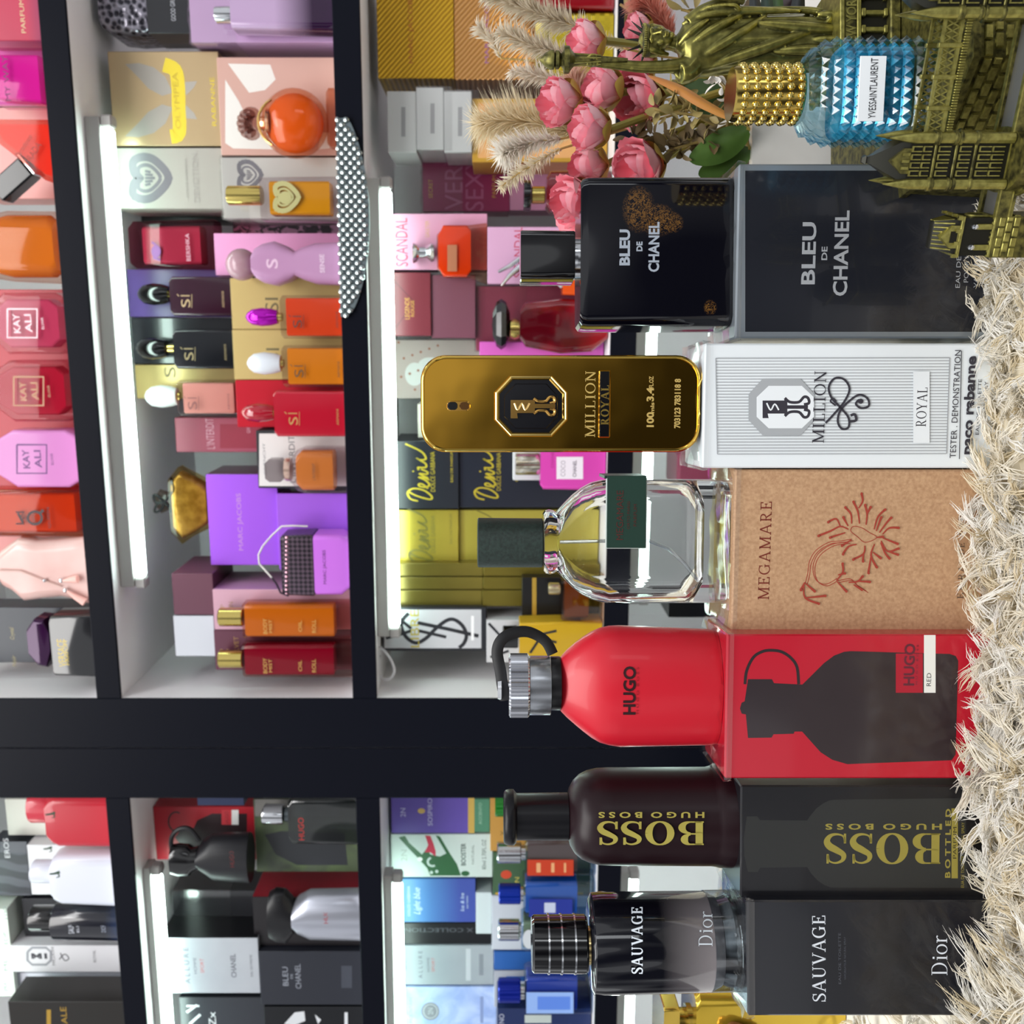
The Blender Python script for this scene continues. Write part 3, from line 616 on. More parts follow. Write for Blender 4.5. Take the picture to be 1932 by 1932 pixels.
def _round():
    c = it.L(548, 225); R0 = it.L(548, 156)[0] - c[0]; mb = MB()
    mb.sph((c[0], 0, c[1]), R0, .0215, R0, G('#f6d9c6', .92), 28, 16); it.put(mb, 'glass_body')
    mb = MB(); mb.sph((c[0], 0, c[1]), R0 * .86, .016, R0 * .86, OR, 26, 14); it.put(mb, 'liquid')
    mb = MB(); mb.box(-.03, .03, -.012, .012, 0, .012, G('#f3d2be', .9), .003); it.put(mb, 'glass_foot')
    t = it.L(495, 225); mb = MB()
    mb.lathe([(.014, t[1] - .004), (.016, t[1] - .001), (.009, t[1] + .002), (.008, t[1] + .006)], P('#e6b79a', .15, .9), 24, (t[0], 0)); it.put(mb, 'collar')
    mb = MB()
    for k in range(7):
        a = pi * (k + .5) / 7; mb.sph((t[0] + .012 * cos(a), 0, t[1] + .015 + .01 * sin(a)), .006, .006, .009, G('#d8c4bf', .8), 8, 6)
    mb.sph((t[0], 0, t[1] + .014), .008, .008, .011, G('#d8c4bf', .8), 10, 8); it.put(mb, 'stopper', ang=10)
    mb = MB(); mb.tube([(c[0] + R0 * .75 * cos(a) * 1.05, -.006, c[1] + R0 * 1.0 * sin(a) + .002) for a in [math.radians(q) for q in range(35, 150, 12)]], .0016, P('#e8c27a', .2, .9), 6); it.put(mb, 'gold_collar')
_round()
# heart boxes
it = carton('white box with a dark heart behind the amber bottle with a heart badge', 297, 412, 419, Z2, .06, .08, P('#b8b5b0', .35), GM)
HRT = P('#6d6a70', .45, .3)
def heart(it, x, y, s, m, w_, spikes=True):
    pts = [(x + s * .95, y), (x + s * .4, y - s * .75), (x - s * .15, y - s * .95), (x - s * .62, y - s * .75), (x - s * .6, y - s * .25), (x - s * .36, y), (x - s * .6, y + s * .25), (x - s * .62, y + s * .75), (x - s * .15, y + s * .95), (x + s * .4, y + s * .75)]
    q = crom(pts, 5, True)
    it.line(q, w_, m, close=True)
    it.line([(x + (a - x) * .62, y + (b - y) * .62) for a, b in q], w_ * .45, m, close=True)
    if spikes:
        for i in range(0, len(q), 2):
            a, b = q[i]; it.line([(a, b), (x + (a - x) * 1.2, y + (b - y) * 1.2)], w_ * .4, m)
    for k in range(-2, 3): it.line([(x - s * .1, y + k * s * .16), (x + s * .35 - abs(k) * s * .1, y + k * s * .13)], w_ * .3, m)
heart(it, 468, 330, 26, HRT, 8); it.done(); b_d1 = it; film(it, .03, seed=5)
it = carton('pale grey box printed with a dark sacred heart', 279, 394, 211, b_d1, .07, .08, P('#a19d95', .45), GM)
heart(it, 278, 336, 42, HRT, 15); it.text('DOLCE GABBANA', 352, 336, 4, P('#8d8984', .5), w=70); it.text('DEVOTION', 369, 336, 12, P('#9a9690', .5), w=88); it.done()
it = bottle('clear bottle of golden perfume with gold cap and gold heart badge', 332, 417, Z2, .01, .034, GMB)
it.prof('glass_body', [(488, 334, 416), ('B', 332, 418)], m=CLR, dep=.034, rr=.2)
it.prof('liquid', [(505, 340, 404), (620, 340, 404)], m=G('#d8960e', .4), dep=.026, rr=.3)
it.prof('cap', [(421, 346, 384), (487, 346, 384)], m=GOLD, dep=.02, rr='e')
it.fy = -.0172; heart(it, 537, 372, 27, P('#cfc98e', .3, .7), 9); it.disc(538, 373, 12, 12, P('#cfc98e', .3, .7)); it.done('heart_badge')
# pink pair
it = carton('dark spotted box in the gap behind the pink bubble bottle', 420, 476, 440, Z2, .145, .05, PN('#3a3038', '#b98aa6', 90, .4, 0, 'noise', 0, .48, .54, dist=1), GM)
b_leo = it
it = carton('bright pink box behind the frosted sphere cap', 440, 520, 405, Z2, .09, .05, P('#d691be', .4), GM)
b_pk = it
it = carton('black boxes edge above the spotted box', 404, 420, 266, Z2, .16, .04, BLKB, GM)
it = bottle('small pink bottle with a violet elephant picture standing on the tall pink box', 412, 506, b_pk, .088, .045, GMB)
def _ele():
    it.prof('glass_body', [(238, 424, 500), (246, 416, 506), ('B', 412, 508)], m=G('#e2a3b4', .8), dep=.036, rr=.3)
    it.prof('liquid', [(262, 426, 498), (372, 424, 498)], m=G('#cf6f86', .35), dep=.028, rr=.3)
    it.fy = -.0181; V = P('#8a4a94', .4); it.disc(292, 474, 9, 12, V); it.line([(286, 486), (300, 490)], 4, V); it.line([(292, 462), (284, 456)], 4, V); it.text('BERSHKA', 352, 466, 8, P('#d9a9bc', .4), w=50); it.done()
_ele()
it = bottle('frosted pink bottle of two bubbles with a round brown cap', 452, 538, Z2, .01, .046, GMB)
SEN = PN('#b483ac', '#bd90b8', 8, .35, 0, 'noise', 0, t=.1)
it.prof('body', [(471, 482, 512), (476, 468, 524), (490, 458, 533), (512, 453, 538), (535, 462, 530), (552, 474, 519), (565, 466, 526), (590, 457, 535), ('B', 455, 537)], m=SEN, dep=.042, rr=.6, bev=0)
def _sph():
    c = it.L(446, 497); mb = MB(); mb.sph((c[0], 0, c[1]), .0178, .0178, .0178, P('#a98590', .25, 0, 0, .3), 24, 14); it.put(mb, 'cap')
    mb = MB(); mb.lathe([(.008, it.L(474, 490)[1]), (.009, it.L(466, 490)[1])], SILV, 20, (c[0], 0)); it.put(mb, 'collar')
_sph(); it.fy = -.0212; it.text('S', 512, 497, 22, P('#d6b4cd', .4), w=18, bold=.02); it.text('SENSE', 607, 497, 9, P('#e0c6dc', .4), w=34, bold=.02); it.done()
# six matching bottles
def si(label, x0, x1, yr, yl, c0, c1, ya, yb, base, t, body, capm, ink, liq=None, grp='slab bottles with egg caps', skin=.03):
    it = bottle(label, yr, yl, base, t, .03, grp)
    it.prof('glass_body', [(x0, yr + 4, yl - 4), (x0 + 5, yr, yl), ('B', yr, yl)], m=body, dep=.03, rr=.2)
    if liq: it.prof('liquid', [(x0 + 10, yr + 5, yl - 5), (x1 - 8, yr + 5, yl - 5)], m=liq, dep=.022, rr=.2)
    h = c1 - c0; ym = (ya + yb) / 2; r = (yb - ya) / 2
    it.prof('cap', [(c0, ym - 3, ym + 3), (c0 + h * .06, ym - r * .5, ym + r * .5), (c0 + h * .2, ym - r * .85, ym + r * .85), (c0 + h * .5, ya, yb), (c0 + h * .8, ym - r * .9, ym + r * .9), (c1, ym - r * .72, ym + r * .72)], m=capm, rr='e', bev=0)
    it.prof('collar', [(c1, ym - 8, ym + 8), (x0, ym - 8, ym + 8)], m=GOLD, rr='e', bev=0)
    it.fy = -.0151; yc = (yr + yl) / 2 + 6; xs = x0 + (x1 - x0) * .27
    it.text('S', xs, yc + 7, 18, ink, w=15); it.line([(xs - 9, yc - 7), (xs + 8, yc - 7)], 2, ink); it.line([(xs - 16, yc - 10), (xs - 12, yc - 6)], 1.6, ink); it.line([(xs + 12, yc + 16), (xs + 12, yc - 10)], 1, ink); it.text('ARMANI', x1 - (x1 - x0) * .13, yc, 5, ink, w=30); it.done()
    return it
GB1 = P('#c6ad72', .3, .35)
b_g1 = carton('pale gold box behind the red-orange bottle with magenta cap', 525, 621, 436, Z2, .06, .11, GB1, 'pale gold boxes carrying the dark bottles')
b_g1.text('SI', 512, 575, 26, P('#6b6040', .4), w=26); b_g1.done()
b_g2 = carton('pale gold box behind the orange bottle with white egg cap', 622, 716, 440, Z2, .06, .11, GB1, 'pale gold boxes carrying the dark bottles')
b_g2.text('SI', 514, 670, 26, P('#6b6040', .4), w=26); b_g2.done()
b_r1 = carton('glossy red box behind the red bottle', 717, 806, 446, Z2, .06, .05, P('#b3202f', .18, 0, 0, .4), GM)
it = carton('violet box standing behind the plum bottle', 508, 598, 242, b_g1, .11, .05, P('#5b4484', .3), GM)
it = carton('black box standing behind the black slab bottle', 600, 686, 250, b_g2, .11, .04, P('#25262c', .2, 0, 0, .5), GM)
it = carton('pale gold box standing behind the clear pink slab bottle', 688, 752, 256, b_g2, .118, .035, GB1, GM); it.text('S', 320, 702, 22, P('#8a7d55', .4), w=20); it.done()
si('dark plum slab bottle with black egg cap in front of the violet box', 318, 436, 522, 596, 251, 311, 533, 576, b_g1, .075, P('#2c1220', .08, 0, 0, .6), BLK, P('#a98f6a', .4))
si('black slab bottle with black egg cap and gold collar', 325, 440, 622, 696, 249, 306, 637, 679, b_g2, .072, P('#16171b', .08, 0, 0, .6), BLK, P('#8c7d58', .4))
si('clear pink slab bottle with white egg cap on the red box', 332, 446, 718, 786, 265, 326, 728, 771, b_r1, .072, CLR, P('#e8eaea', .3), P('#7a4a48', .4), G('#d8968a', .4))
si('red-orange slab bottle with shiny magenta cap', 527, 652, 557, 639, 457, 518, 580, 616, Z2, .012, CLR, P('#b012b4', .08, .6), P('#54302a', .4), G('#dd4a24', .35))
si('orange slab bottle with white egg cap', 530, 655, 652, 731, 460, 524, 665, 708, Z2, .012, CLR, P('#d5dbe4', .3), P('#54412a', .4), G('#db8420', .35))
si('bright red slab bottle with red cap', 515, 655, 738, 824, 449, 511, 763, 799, Z2, .012, P('#a8152a', .1, 0, 0, .6), P('#9c1226', .08, 0, 0, .7), P('#b3874f', .4))
# crimson lettered box, dark bordered box
it = carton('crimson box with pale lettering standing behind the bordered white box', 788, 853, 331, Z2, .115, .05, P('#9d4258', .4), GM)
it.rect(415, 500, 800, 846, P('#8c1f38', .4)); it.text("L'INTERDIT", 396, 818, 16, P('#c994a4', .4), w=58); it.text('GIVENCHY', 468, 800, 7, P('#c994a4', .4), w=34); it.done()
it = carton('white box with a black border behind the small peach bottle', 812, 921, 485, Z2, .05, .06, P('#23242a', .4), GM)
it.rect(489, 655, 818, 917, P('#d8d3d2', .45)); it.text("L'INTERDIT", 551, 866, 12, P('#5f5f66', .5), w=90); it.text('GIVENCHY', 499, 866, 5, P('#6f6f76', .5), w=60); it.done()
it = bottle('small peach bottle with a cut crystal stopper', 846, 934, Z2, .01, .036, GMB)
it.prof('glass_body', [(544, 868, 912), (556, 852, 928), (570, 846, 934), ('B', 846, 934)], m=CLR, dep=.036, rr=.6)
it.prof('liquid', [(556, 860, 920), (566, 852, 928), (626, 852, 928)], m=G('#d3803e', .4), dep=.029, rr=.6)
it.prof('stopper', [(496, 876, 906), (503, 869, 912), (524, 869, 912), (530, 876, 906)], m=G('#c9c4c6', .85), dep=.022, rr=.2, bev=0, ang=15)
it.prof('collar', [(531, 868, 912), (543, 868, 912)], m=P('#d8b8a8', .2, .7), dep=.022, rr='e')
it.fy = -.0181; it.text("L'INTERDIT", 592, 890, 6, P('#4a3a34', .4), w=32); it.done()
# purple pair
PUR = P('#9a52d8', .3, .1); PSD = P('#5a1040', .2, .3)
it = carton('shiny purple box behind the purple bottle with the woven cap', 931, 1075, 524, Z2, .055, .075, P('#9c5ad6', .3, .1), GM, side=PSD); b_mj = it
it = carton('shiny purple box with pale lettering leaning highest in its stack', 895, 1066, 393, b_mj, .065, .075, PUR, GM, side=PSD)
it.text('MARC JACOBS', 452, 985, 9, P('#b987c4', .4), w=110); it.done(); b_mj2 = it
it = bottle('purple bottle with a dark woven cap and a cord loop', 1003, 1127, Z2, .008, .042, GMB)
it.prof('glass_body', [(590, 1010, 1124), (640, 1010, 1124), ('B', 1018, 1112)], m=G('#d47af0', .6), dep=.042, rr=.3)
it.prof('liquid', [(596, 1018, 1118), (636, 1018, 1118), (646, 1026, 1108)], m=G('#b43fd6', .3), dep=.034, rr=.3)
WOV = PN('#1d1620', '#564654', 260, .3, .2, 'checker', .5, .3, .7, rot=(0, .78, 0))
it.prof('cap', [(528, 1012, 1124), (589, 1010, 1126)], m=WOV, dep=.042, rr=.2)
def _mj():
    A = lambda x, y, yy=-.02: (lambda q: (q[0], yy, q[1]))(it.L(x, y)); mb = MB()
    mb.tube([A(574, 1000, 0), A(545, 999, 0), A(524, 1000, 0), A(505, 1018, 0), A(490, 1036, -.004), A(482, 1052, -.006), A(484, 1068, -.008), A(496, 1080, -.01), A(510, 1094, -.012)], .0011, P('#d8d4d0', .4), 7); it.put(mb, 'cord_loop')
    mb = MB(); mb.tube([A(510, 1094, -.012), A(520, 1104, -.016), A(530, 1118, -.022), A(545, 1124, -.022)], .0013, P('#2a1a2c', .3), 7); it.put(mb, 'chain_end')
    mb = MB()
    for k in range(14): mb.sph(A(541, 1014 + 8.2 * k, -.0215), .0018, .0012, .0018, P('#d9a4b6', .2, .7), 8, 5)
    it.put(mb, 'stud_row')
_mj(); it.fy = -.0211; it.text('MARC JACOBS', 612, 1070, 6, P('#3a1850', .4), w=66); it.done()
it = bottle('fan shaped gold glass bottle with a black ribbon cap', 885, 1032, b_mj2, .08, .04, GMB)
AMB = G('#ead9b0', .9)
it.prof('glass_body', [(314, 902, 1012), (330, 884, 1030), (352, 896, 1016), (372, 906, 1006), ('B', 918, 996)], m=AMB, dep=.034, rr=.5, bev=1, ang=15)
it.prof('liquid', [(318, 908, 1006), (332, 894, 1020), (352, 902, 1010), (376, 916, 996), (384, 922, 992)], m=PN('#8f7038', '#b89a60', 70, .15, .2, 'noise', .8), dep=.026, rr=.5)
it.prof('cap', [(286, 934, 966), (292, 928, 974), (313, 934, 966)], m=G('#d9d0c6', .8), dep=.02, rr='e')
def _rib():
    A = lambda x, y, yy=-.012: (lambda q: (q[0], yy, q[1]))(it.L(x, y)); mb = MB()
    for p in ([(306, 950), (296, 940), (286, 936), (290, 950), (306, 950)], [(306, 950), (300, 964), (288, 968), (292, 954), (306, 950)], [(306, 950), (318, 936), (324, 924), (318, 902)], [(306, 950), (316, 960), (318, 970)]):
        mb.tube([A(*q) for q in crom(p, 4)], .0017, P('#121214', .5), 6)
    it.put(mb, 'ribbon')
_rib()
# the stack in the corner
PKB = P('#c79aac', .4); MAR = P('#5c2c40', .4)
b_pk2 = carton('pink box behind the amber tube bottle', 1112, 1188, 403, Z2, .035, .085, PKB, GM, side=P('#b580a8', .4))
b_pk2.text('EDP', 420, 1152, 9, P('#a8836a', .4), w=24); b_pk2.text('SATIN', 436, 1150, 9, P('#a8836a', .4), w=30); b_pk2.done()
b_mr = carton('maroon box with gold lettering behind the crimson tube bottle', 1189, 1264, 405, Z2, .035, .085, MAR, GM)
b_mr.text('RED', 418, 1236, 8, P('#9c7a48', .4), w=24); b_mr.text('OUD', 430, 1236, 8, P('#9c7a48', .4), w=24); b_mr.text('VELVET', 446, 1222, 9, P('#9c7a48', .4), w=44); b_mr.done()
it = carton('square maroon lid box resting on the pink box', 1082, 1160, 326, b_pk2, .04, .09, P('#5d3043', .45), GM)
it = carton('small white box resting on the maroon box', 1162, 1238, 329, b_mr, .04, .05, P('#c3c7d0', .5), GM)
for lab, ya, yb, cap, c in (('slim amber tube bottle with a gold cap', 1139, 1208, (1153, 1187), '#d0801c'), ('slim crimson tube bottle with a gold cap', 1215, 1281, (1234, 1266), '#86092c')):
    it = bottle(lab, ya, yb, Z2, .006, .026, 'slim tube bottles')
    it.prof('glass_body', [(455, ya + 1, yb - 1), ('B', ya, yb)], m=G('#f2dcd6', .93), dep=.026, rr=.5)
    it.prof('liquid', [(459, ya + 4, yb - 4), (628, ya + 4, yb - 4)], m=G(c, .4), dep=.021, rr=.5)
    it.prof('cap', [(407, *cap), (454, *cap)], m=GOLD, rr='e')
    it.fy = -.0131; g = P('#c9a45a', .4, .4); ym = (ya + yb) / 2 + 8; it.text('BODY', 500, ym, 8, g, w=30); it.text('MIST', 510, ym, 6, g, w=26); it.text('OIL', 566, ym, 7, g, w=22); it.text('ROLL', 592, ym, 8, g, w=26); it.done()
# ---------------------------------------------------------------- lower shelf, first cabinet
GL = 'boxes on the lower shelf of the first cabinet'; GLB = 'bottles on the lower shelf of the first cabinet'
EMG = lambda a, b: PN(a, b, 75, .28, .7, 'wave', 1.0, .2, .8, rot=(.0, .8, 0), dist=1)
b_rg = carton('rose gold embossed box with purple letters', -60, 150, 857, Z3, .07, .10, EMG('#a8743c', '#cf9c62'), GL)
b_rg.text('MARC JACOBS', 918, 55, 8, P('#8f5a8e', .4), w=120); b_rg.done()
it = carton('yellow gold embossed box with orange letters topmost of its stack', -60, 148, 711, b_rg, .07, .10, EMG('#a67a1c', '#d6ac32'), GL)
it.text('MARC JACOBS', 774, 55, 9, P('#a85a14', .4), w=120); it.done()
it = bottle('yellow gold woven flask half hidden by the pampas plumes', 22, 150, Z3, .03, .04, GLB)
it.prof('body', [(1036, 36, 138), (1042, 24, 148), ('B', 22, 150)], m=PN('#8f7d14', '#c2ab2a', 200, .25, .7, 'checker', .3), dep=.04, rr=.2)
it.prof('cap', [(1010, 36, 138), (1035, 36, 138)], m=GOLD, dep=.036, rr=.2)
it = bottle('deep red glass bottle at the shelf end behind the plumes', -60, 18, Z3, .03, .04, GLB)
it.prof('body', [(1000, -56, 12), ('B', -60, 18)], m=P('#7a0612', .08, 0, 0, .6), dep=.04, rr=.2)
# small white box ends
b_pe = carton('peach box with a gold border under the white box ends', 186, 306, 891, Z3, .065, .09, P('#c79a3c', .3, .4), GL)
b_pe.rect(902, 1120, 194, 298, P('#d09a62', .35)); b_pe.done()
wb = b_pe
for lab, x, ya, yb, ww in (('white box end wrapped in crinkled film directly on the peach box', 838, 172, 287, .3), ('white box end with folded film flaps in the middle of three', 786, 165, 282, .2), ('plain white box end on top of three', 731, 172, 288, .1)):
    it = carton(lab, ya, yb, x, wb, .06, .09, P('#b9bbbb', .4), 'white box ends stacked on the peach box'); it.rect(x + 26, x + 34, ya + 30, yb - 30, P('#8f9092', .5)); it.done(); wb = it
    if ww > .15: film(it, .04, seed=int(x))
VS = P('#8e2a56', .3)
b_vs2 = carton('pink box behind the black capped dark red bottle', 284, 397, 962, Z3, .16, .06, P('#c487a8', .4), GL)
it = carton('crimson box with large pale capital letters', 284, 399, 797, b_vs2, .16, .06, VS, GL)
PV = P('#a8587e', .4); it.text('VERY', 855, 340, 36, PV, w=108); it.text('SEXY', 894, 346, 36, PV, w=100); it.text('SECRET', 812, 356, 8, P('#c09a3a', .4), w=34); it.text('PARFUM', 932, 352, 8, P('#c09a3a', .4), w=40); it.done(); film(it, .05, seed=11)
it = bottle('dark red bottle with a black and gold cap below the crimson box', 318, 400, Z3, .02, .045, GLB)
it.prof('body', [(1032, 330, 388), (1040, 320, 398), ('B', 318, 400)], m=P('#5c0714', .06, 0, 0, .6), dep=.045, rr=.5)
it.prof('collar', [(1004, 346, 380), (1031, 346, 380)], m=GOLD, rr='e'); it.prof('cap', [(989, 334, 394), (1003, 334, 394)], m=BLK, dep=.03, rr='e')
PKS = P('#cf93b0', .4)
b_sc = carton('pink box with half hidden red letters behind the black glossy cap', 428, 535, 920, Z3, .05, .06, P('#c89abb', .4), GL)
b_sc.text('SCANDAL', 977, 476, 16, P('#b3304c', .4), w=92); b_sc.done()
it = carton('pink box with tall red letters topmost behind the orange bottle', 403, 509, 736, b_sc, .075, .06, PKS, GL)
it.text('SCANDAL', 757, 457, 24, P('#c03a50', .4), w=88); it.text('GAULTIER', 806, 432, 8, P('#c9a05a', .4), w=30); it.done()
it = bottle('small round shouldered orange bottle with a silver spool cap', 420, 528, b_sc, .052, .022, GLB)
it.prof('glass_body', [(824, 440, 512), (840, 424, 524), (884, 424, 524), ('B', 420, 536)], m=FILM('#f3d8c8', .05, .03), dep=.021, rr=.4)
it.prof('liquid', [(826, 440, 508), (836, 424, 522), (880, 424, 522), (888, 430, 514)], m=G('#de4a10', .35), dep=.017, rr=.4)
it.prof('cap', [(778, 456, 496), (784, 458, 494), (790, 464, 486), (802, 464, 486), (812, 456, 494), (818, 458, 492)], m=SILV, rr='e', bev=0)
it.fy = -.0109; it.rect(844, 862, 462, 512, P('#b8785a', .3, .4)); it.done()
it = bottle('orange bottle with silver twin leg cap half behind the black glossy cap', 520, 560, Z3, .02, .03, GLB)
it.prof('body', [(1062, 524, 556), ('B', 520, 560)], m=G('#d9521c', .3), dep=.028, rr=.4)
def _legs():
    A = lambda x, y, yy=0: (lambda q: (q[0], yy, q[1]))(it.L(x, y)); mb = MB()
    mb.tube([A(1062, 540), A(1020, 500), A(990, 496), A(962, 518), A(946, 538)], [.004, .005, .004, .003, .0015], SILV, 10); mb.tube([A(1030, 500), A(990, 480), A(962, 500), A(940, 512)], [.005, .004, .003, .0015], SILV, 10); it.put(mb, 'cap')
_legs()
MR2 = P('#6c2732', .35)
b_m3 = carton('large maroon box wrapped in film behind the dark red faceted bottle', 540, 662, 898, Z3, .08, .06, P('#7c3446', .3), GL); film(b_m3, .06, seed=21)
b_m2 = carton('maroon box under crinkled clear film in its stack', 519, 638, 814, b_m3, .075, .06, P('#7a4858', .3), GL); film(b_m2, .06, seed=22)
it = carton('plain maroon envelope patterned box topmost of its stack', 514, 634, 734, b_m2, .072, .06, MR2, GL)
it.line([(738, 524), (782, 570), (738, 630)], 1.5, P('#4c1a24', .4)); it.text('LEGENDE', 768, 582, 9, P('#b98a3c', .4), w=40); it.text('ROUGE', 778, 582, 7, P('#b98a3c', .4), w=30); it.done()
it = bottle('dark red faceted bottle with a large black oval stopper', 563, 668, Z3, .02, .05, GLB)
it.prof('body', [(982, 584, 640), (992, 570, 655), (1060, 563, 668), (1120, 566, 664), ('B', 590, 640)], m=PN('#4a0510', '#a00a1c', 14, .06, 0, 'noise', 0, .4, .7, coat=.6), dep=.05, rr=.35, bev=0, ang=20)
it.prof('collar', [(964, 604, 638), (972, 600, 642), (981, 604, 638)], m=GOLD, dep=.022, rr='e', bev=0)
def _stop():
    c = it.L(946, 612); mb = MB(); mb.sph((c[0], 0, c[1]), .029, .014, .0112, P('#131216', .12, 0, 0, .5), 12, 6); it.put(mb, 'stopper', ang=12)
_stop()
it = carton('beige box with white flower petals behind the gold bar bottle', 641, 752, 744, Z3, .145, .05, P('#c3b3ae', .5), GL)
PT = P('#dfe0de', .5)
for y, x, a, b in ((706, 782, 18, 22), (690, 812, 24, 16), (730, 826, 26, 18), (700, 840, 16, 20)): it.disc(x, y, a, b, PT)
for k in range(14): it.disc(752 + (k * 37) % 90, 646 + (k * 53) % 100, 2.4, 2.4, P('#a86a52', .5))
it.done()
it = carton('orchid pink box behind the flower printed box', 645, 690, 905, Z3, .055, .03, P('#c85cb4', .35), GL)
it = carton('white box with gold edge behind the gold bar bottle', 762, 826, 788, Z3, .09, .04, P('#c9c4b8', .4), GL)
DK = P('#1a1c24', .35); YL = P('#b9a52c', .4, .3)
def desire(it, x, y, s, ink, nm=True):
    v, f, W = script(.085); it.glyphs((v, f, W), x, y, 46 * s, ink, 0, 110 * s, .12)
    if nm: it.text('DOLCE GABBANA', x + 30 * s, y - 2, 9 * s, ink, w=76 * s); it.text('EAU DE PARFUM', x + 66 * s, y - 12, 5 * s, ink, w=60 * s)
b_ds2 = carton('black box with gold handwriting lower of two behind the green capped bottle', 834, 958, 866, Z3, .075, .08, P('#22242e', .22, 0, 0, .4), GL); desire(b_ds2, 912, 892, .95, YL); b_ds2.done()
it = carton('black box with gold handwriting upper of two beside the gold bar bottle', 832, 960, 745, b_ds2, .072, .08, DK, GL); desire(it, 786, 892, 1, YL); it.done()
it = carton('white box behind the magenta square bottle', 852, 906, 968, Z3, .05, .02, P('#cfd0d4', .4), GL)
it = bottle('magenta square bottle with a white label and silver cap', 830, 926, Z3, .012, .032, GLB)
it.prof('body', [(1020, 838, 918), (1026, 832, 924), ('B', 830, 926)], m=G('#d64ab0', .35), dep=.032, rr=.3)
it.prof('cap', [(973, 858, 900), (1019, 858, 900)], m=PN('#8f7a3c', '#e8e4d8', 60, .12, .9, 'noise', 0), dep=.026, rr='e')
it.fy = -.0161; it.rect(1050, 1100, 862, 904, P('#e3dbe6', .4)); it.text('COCO', 1062, 884, 9, P('#8a7f90', .5), w=30); it.text('CHANEL', 1084, 884, 7, P('#5c5262', .5), w=32, bold=.02); it.text('CHANEL', 1042, 866, 6, P('#b02c8c', .4), w=34); it.done()
LB = PN('#9c8a2e', '#c2ae48', 5, .25, .55, 'noise', 0)
g4 = carton('pale gold box with faint handwriting lower of two', 962, 1062, 866, Z3, .085, .07, PN('#a89a3a', '#c9bb5a', 5, .3, .5, 'noise', 0), GL); desire(g4, 916, 1006, .8, P('#6e662a', .4), False); g4.done()
it = carton('pale gold box with dark handwriting upper of two', 962, 1061, 745, g4, .08, .07, LB, GL); desire(it, 788, 1010, .95, P('#57521c', .4)); it.done()
OL = PN('#6b5f22', '#8f8138', 7, .28, .55, 'noise', 0)
GS = 'flat gold boxes lying behind the red bottle'
st = [(1063, 1087, 912, 'narrow flat gold box standing at the stack of dark gold boxes, nearest the handwriting'), (1089, 1112, 912, 'narrow dark gold box in the middle of the flat gold boxes'), (1114, 1144, 910, 'brown gold box beside the bordered white box')]
for ya, yb, xt, lab in st: it = carton(lab, ya, yb, xt + 0, Z3, .062, .06, OL, GS); q = carton('upper ' + lab, ya, yb, 746, it, .066, .06, PN('#5c511e', '#847634', 7, .28, .55, 'noise', 0), GS)
it = carton('black box with a gold edge strip behind the amber bottle', 1090, 1168, 985, Z3, .042, .018, P('#141416', .3), GL); it.rect(1004, 1012, 1090, 1168, P('#c9a548', .3, .6)); it.done()
it = bottle('square amber brown bottle with a pale metal collar', 1088, 1178, Z3, .004, .03, GLB)
it.prof('glass_body', [(1060, 1096, 1172), ('B', 1088, 1178)], m=FILM('#f0dcc8', .05, .03), dep=.03, rr=.25)
it.prof('liquid', [(1066, 1100, 1168), (1112, 1100, 1168)], m=G('#6a3a12', .3), dep=.024, rr=.4)
it.prof('collar', [(1036, 1106, 1128), (1058, 1106, 1128)], m=P('#cdbf9a', .2, .8), dep=.02, rr='e')
# bordered white boxes with interlaced strokes
BOR = P('#1f2026', .4)
b_ys = carton('white box with black interlaced strokes behind the yellow gold bottle', 1170, 1250, 918, Z3, .05, .05, P('#c3c3c6', .4), GL)
b_ys.line([(922, 1176), (950, 1206), (990, 1196)], 5, BOR); b_ys.line([(925, 1240), (960, 1228)], 5, BOR); b_ys.done()
it = carton('black bordered white box with large interlaced black strokes and gold letters', 1146, 1228, 721, b_ys, .055, .05, BOR, GL)
it.rect(725, 908, 1150, 1223, P('#b9babf', .45))
it.line([(728, 1204), (752, 1198), (776, 1190)], 6, BOR); it.line([(747, 1162), (776, 1186)], 6, BOR)
it.line([(771, 1157), (757, 1175), (764, 1199), (784, 1213), (804, 1204), (822, 1186), (842, 1171), (857, 1169), (873, 1181), (880, 1199), (875, 1214), (866, 1222)], 7, BOR, 4); it.line([(788, 1175), (846, 1187), (903, 1200)], 7, BOR); it.line([(790, 1190), (842, 1202)], 6, BOR)
it.text('LIBRE', 782, 1186, 17, P('#b9a83a', .4, .3), w=74); it.rect(889, 894, 1162, 1208, P('#e8e8ea', .4)); it.done()
it = bottle('yellow gold square bottle with black strokes and a black cap', 1172, 1244, Z3, .008, .034, GLB)
it.prof('body', [(980, 1176, 1240), ('B', 1172, 1244)], m=G('#c9a22a', .4), dep=.034, rr=.2); it.prof('cap', [(948, 1194, 1226), (978, 1194, 1226)], m=BLK, dep=.026, rr=.2)
it.fy = -.0171; it.line([(1000, 1184), (1020, 1204), (1050, 1212)], 5, BOR); it.line([(1000, 1232), (1024, 1196), (1050, 1190)], 5, BOR); it.done()
def cable():
    A = lambda x, y, t: hit(SY, D0 * cos(SY) + t, x, y); mb = MB()
    mb.tube(crom([A(706, 1226, .05), A(718, 1222, .04), A(735, 1240, .03), A(744, 1264, .03), A(736, 1280, .03), A(722, 1280, .04), A(708, 1262, .05)], 5), .0016, P('#d9d9dc', .4), 8)
    o = mb.build('cable'); tag(o, 'thin white cable loop hanging under the middle shelf', 'cable')
    mb = MB(); mb.tube([A(712, 1236, .048), A(710, 1256, .048)], .004, P('#1c1c20', .5), 8); mb.build('cable_clip', o)
cable()
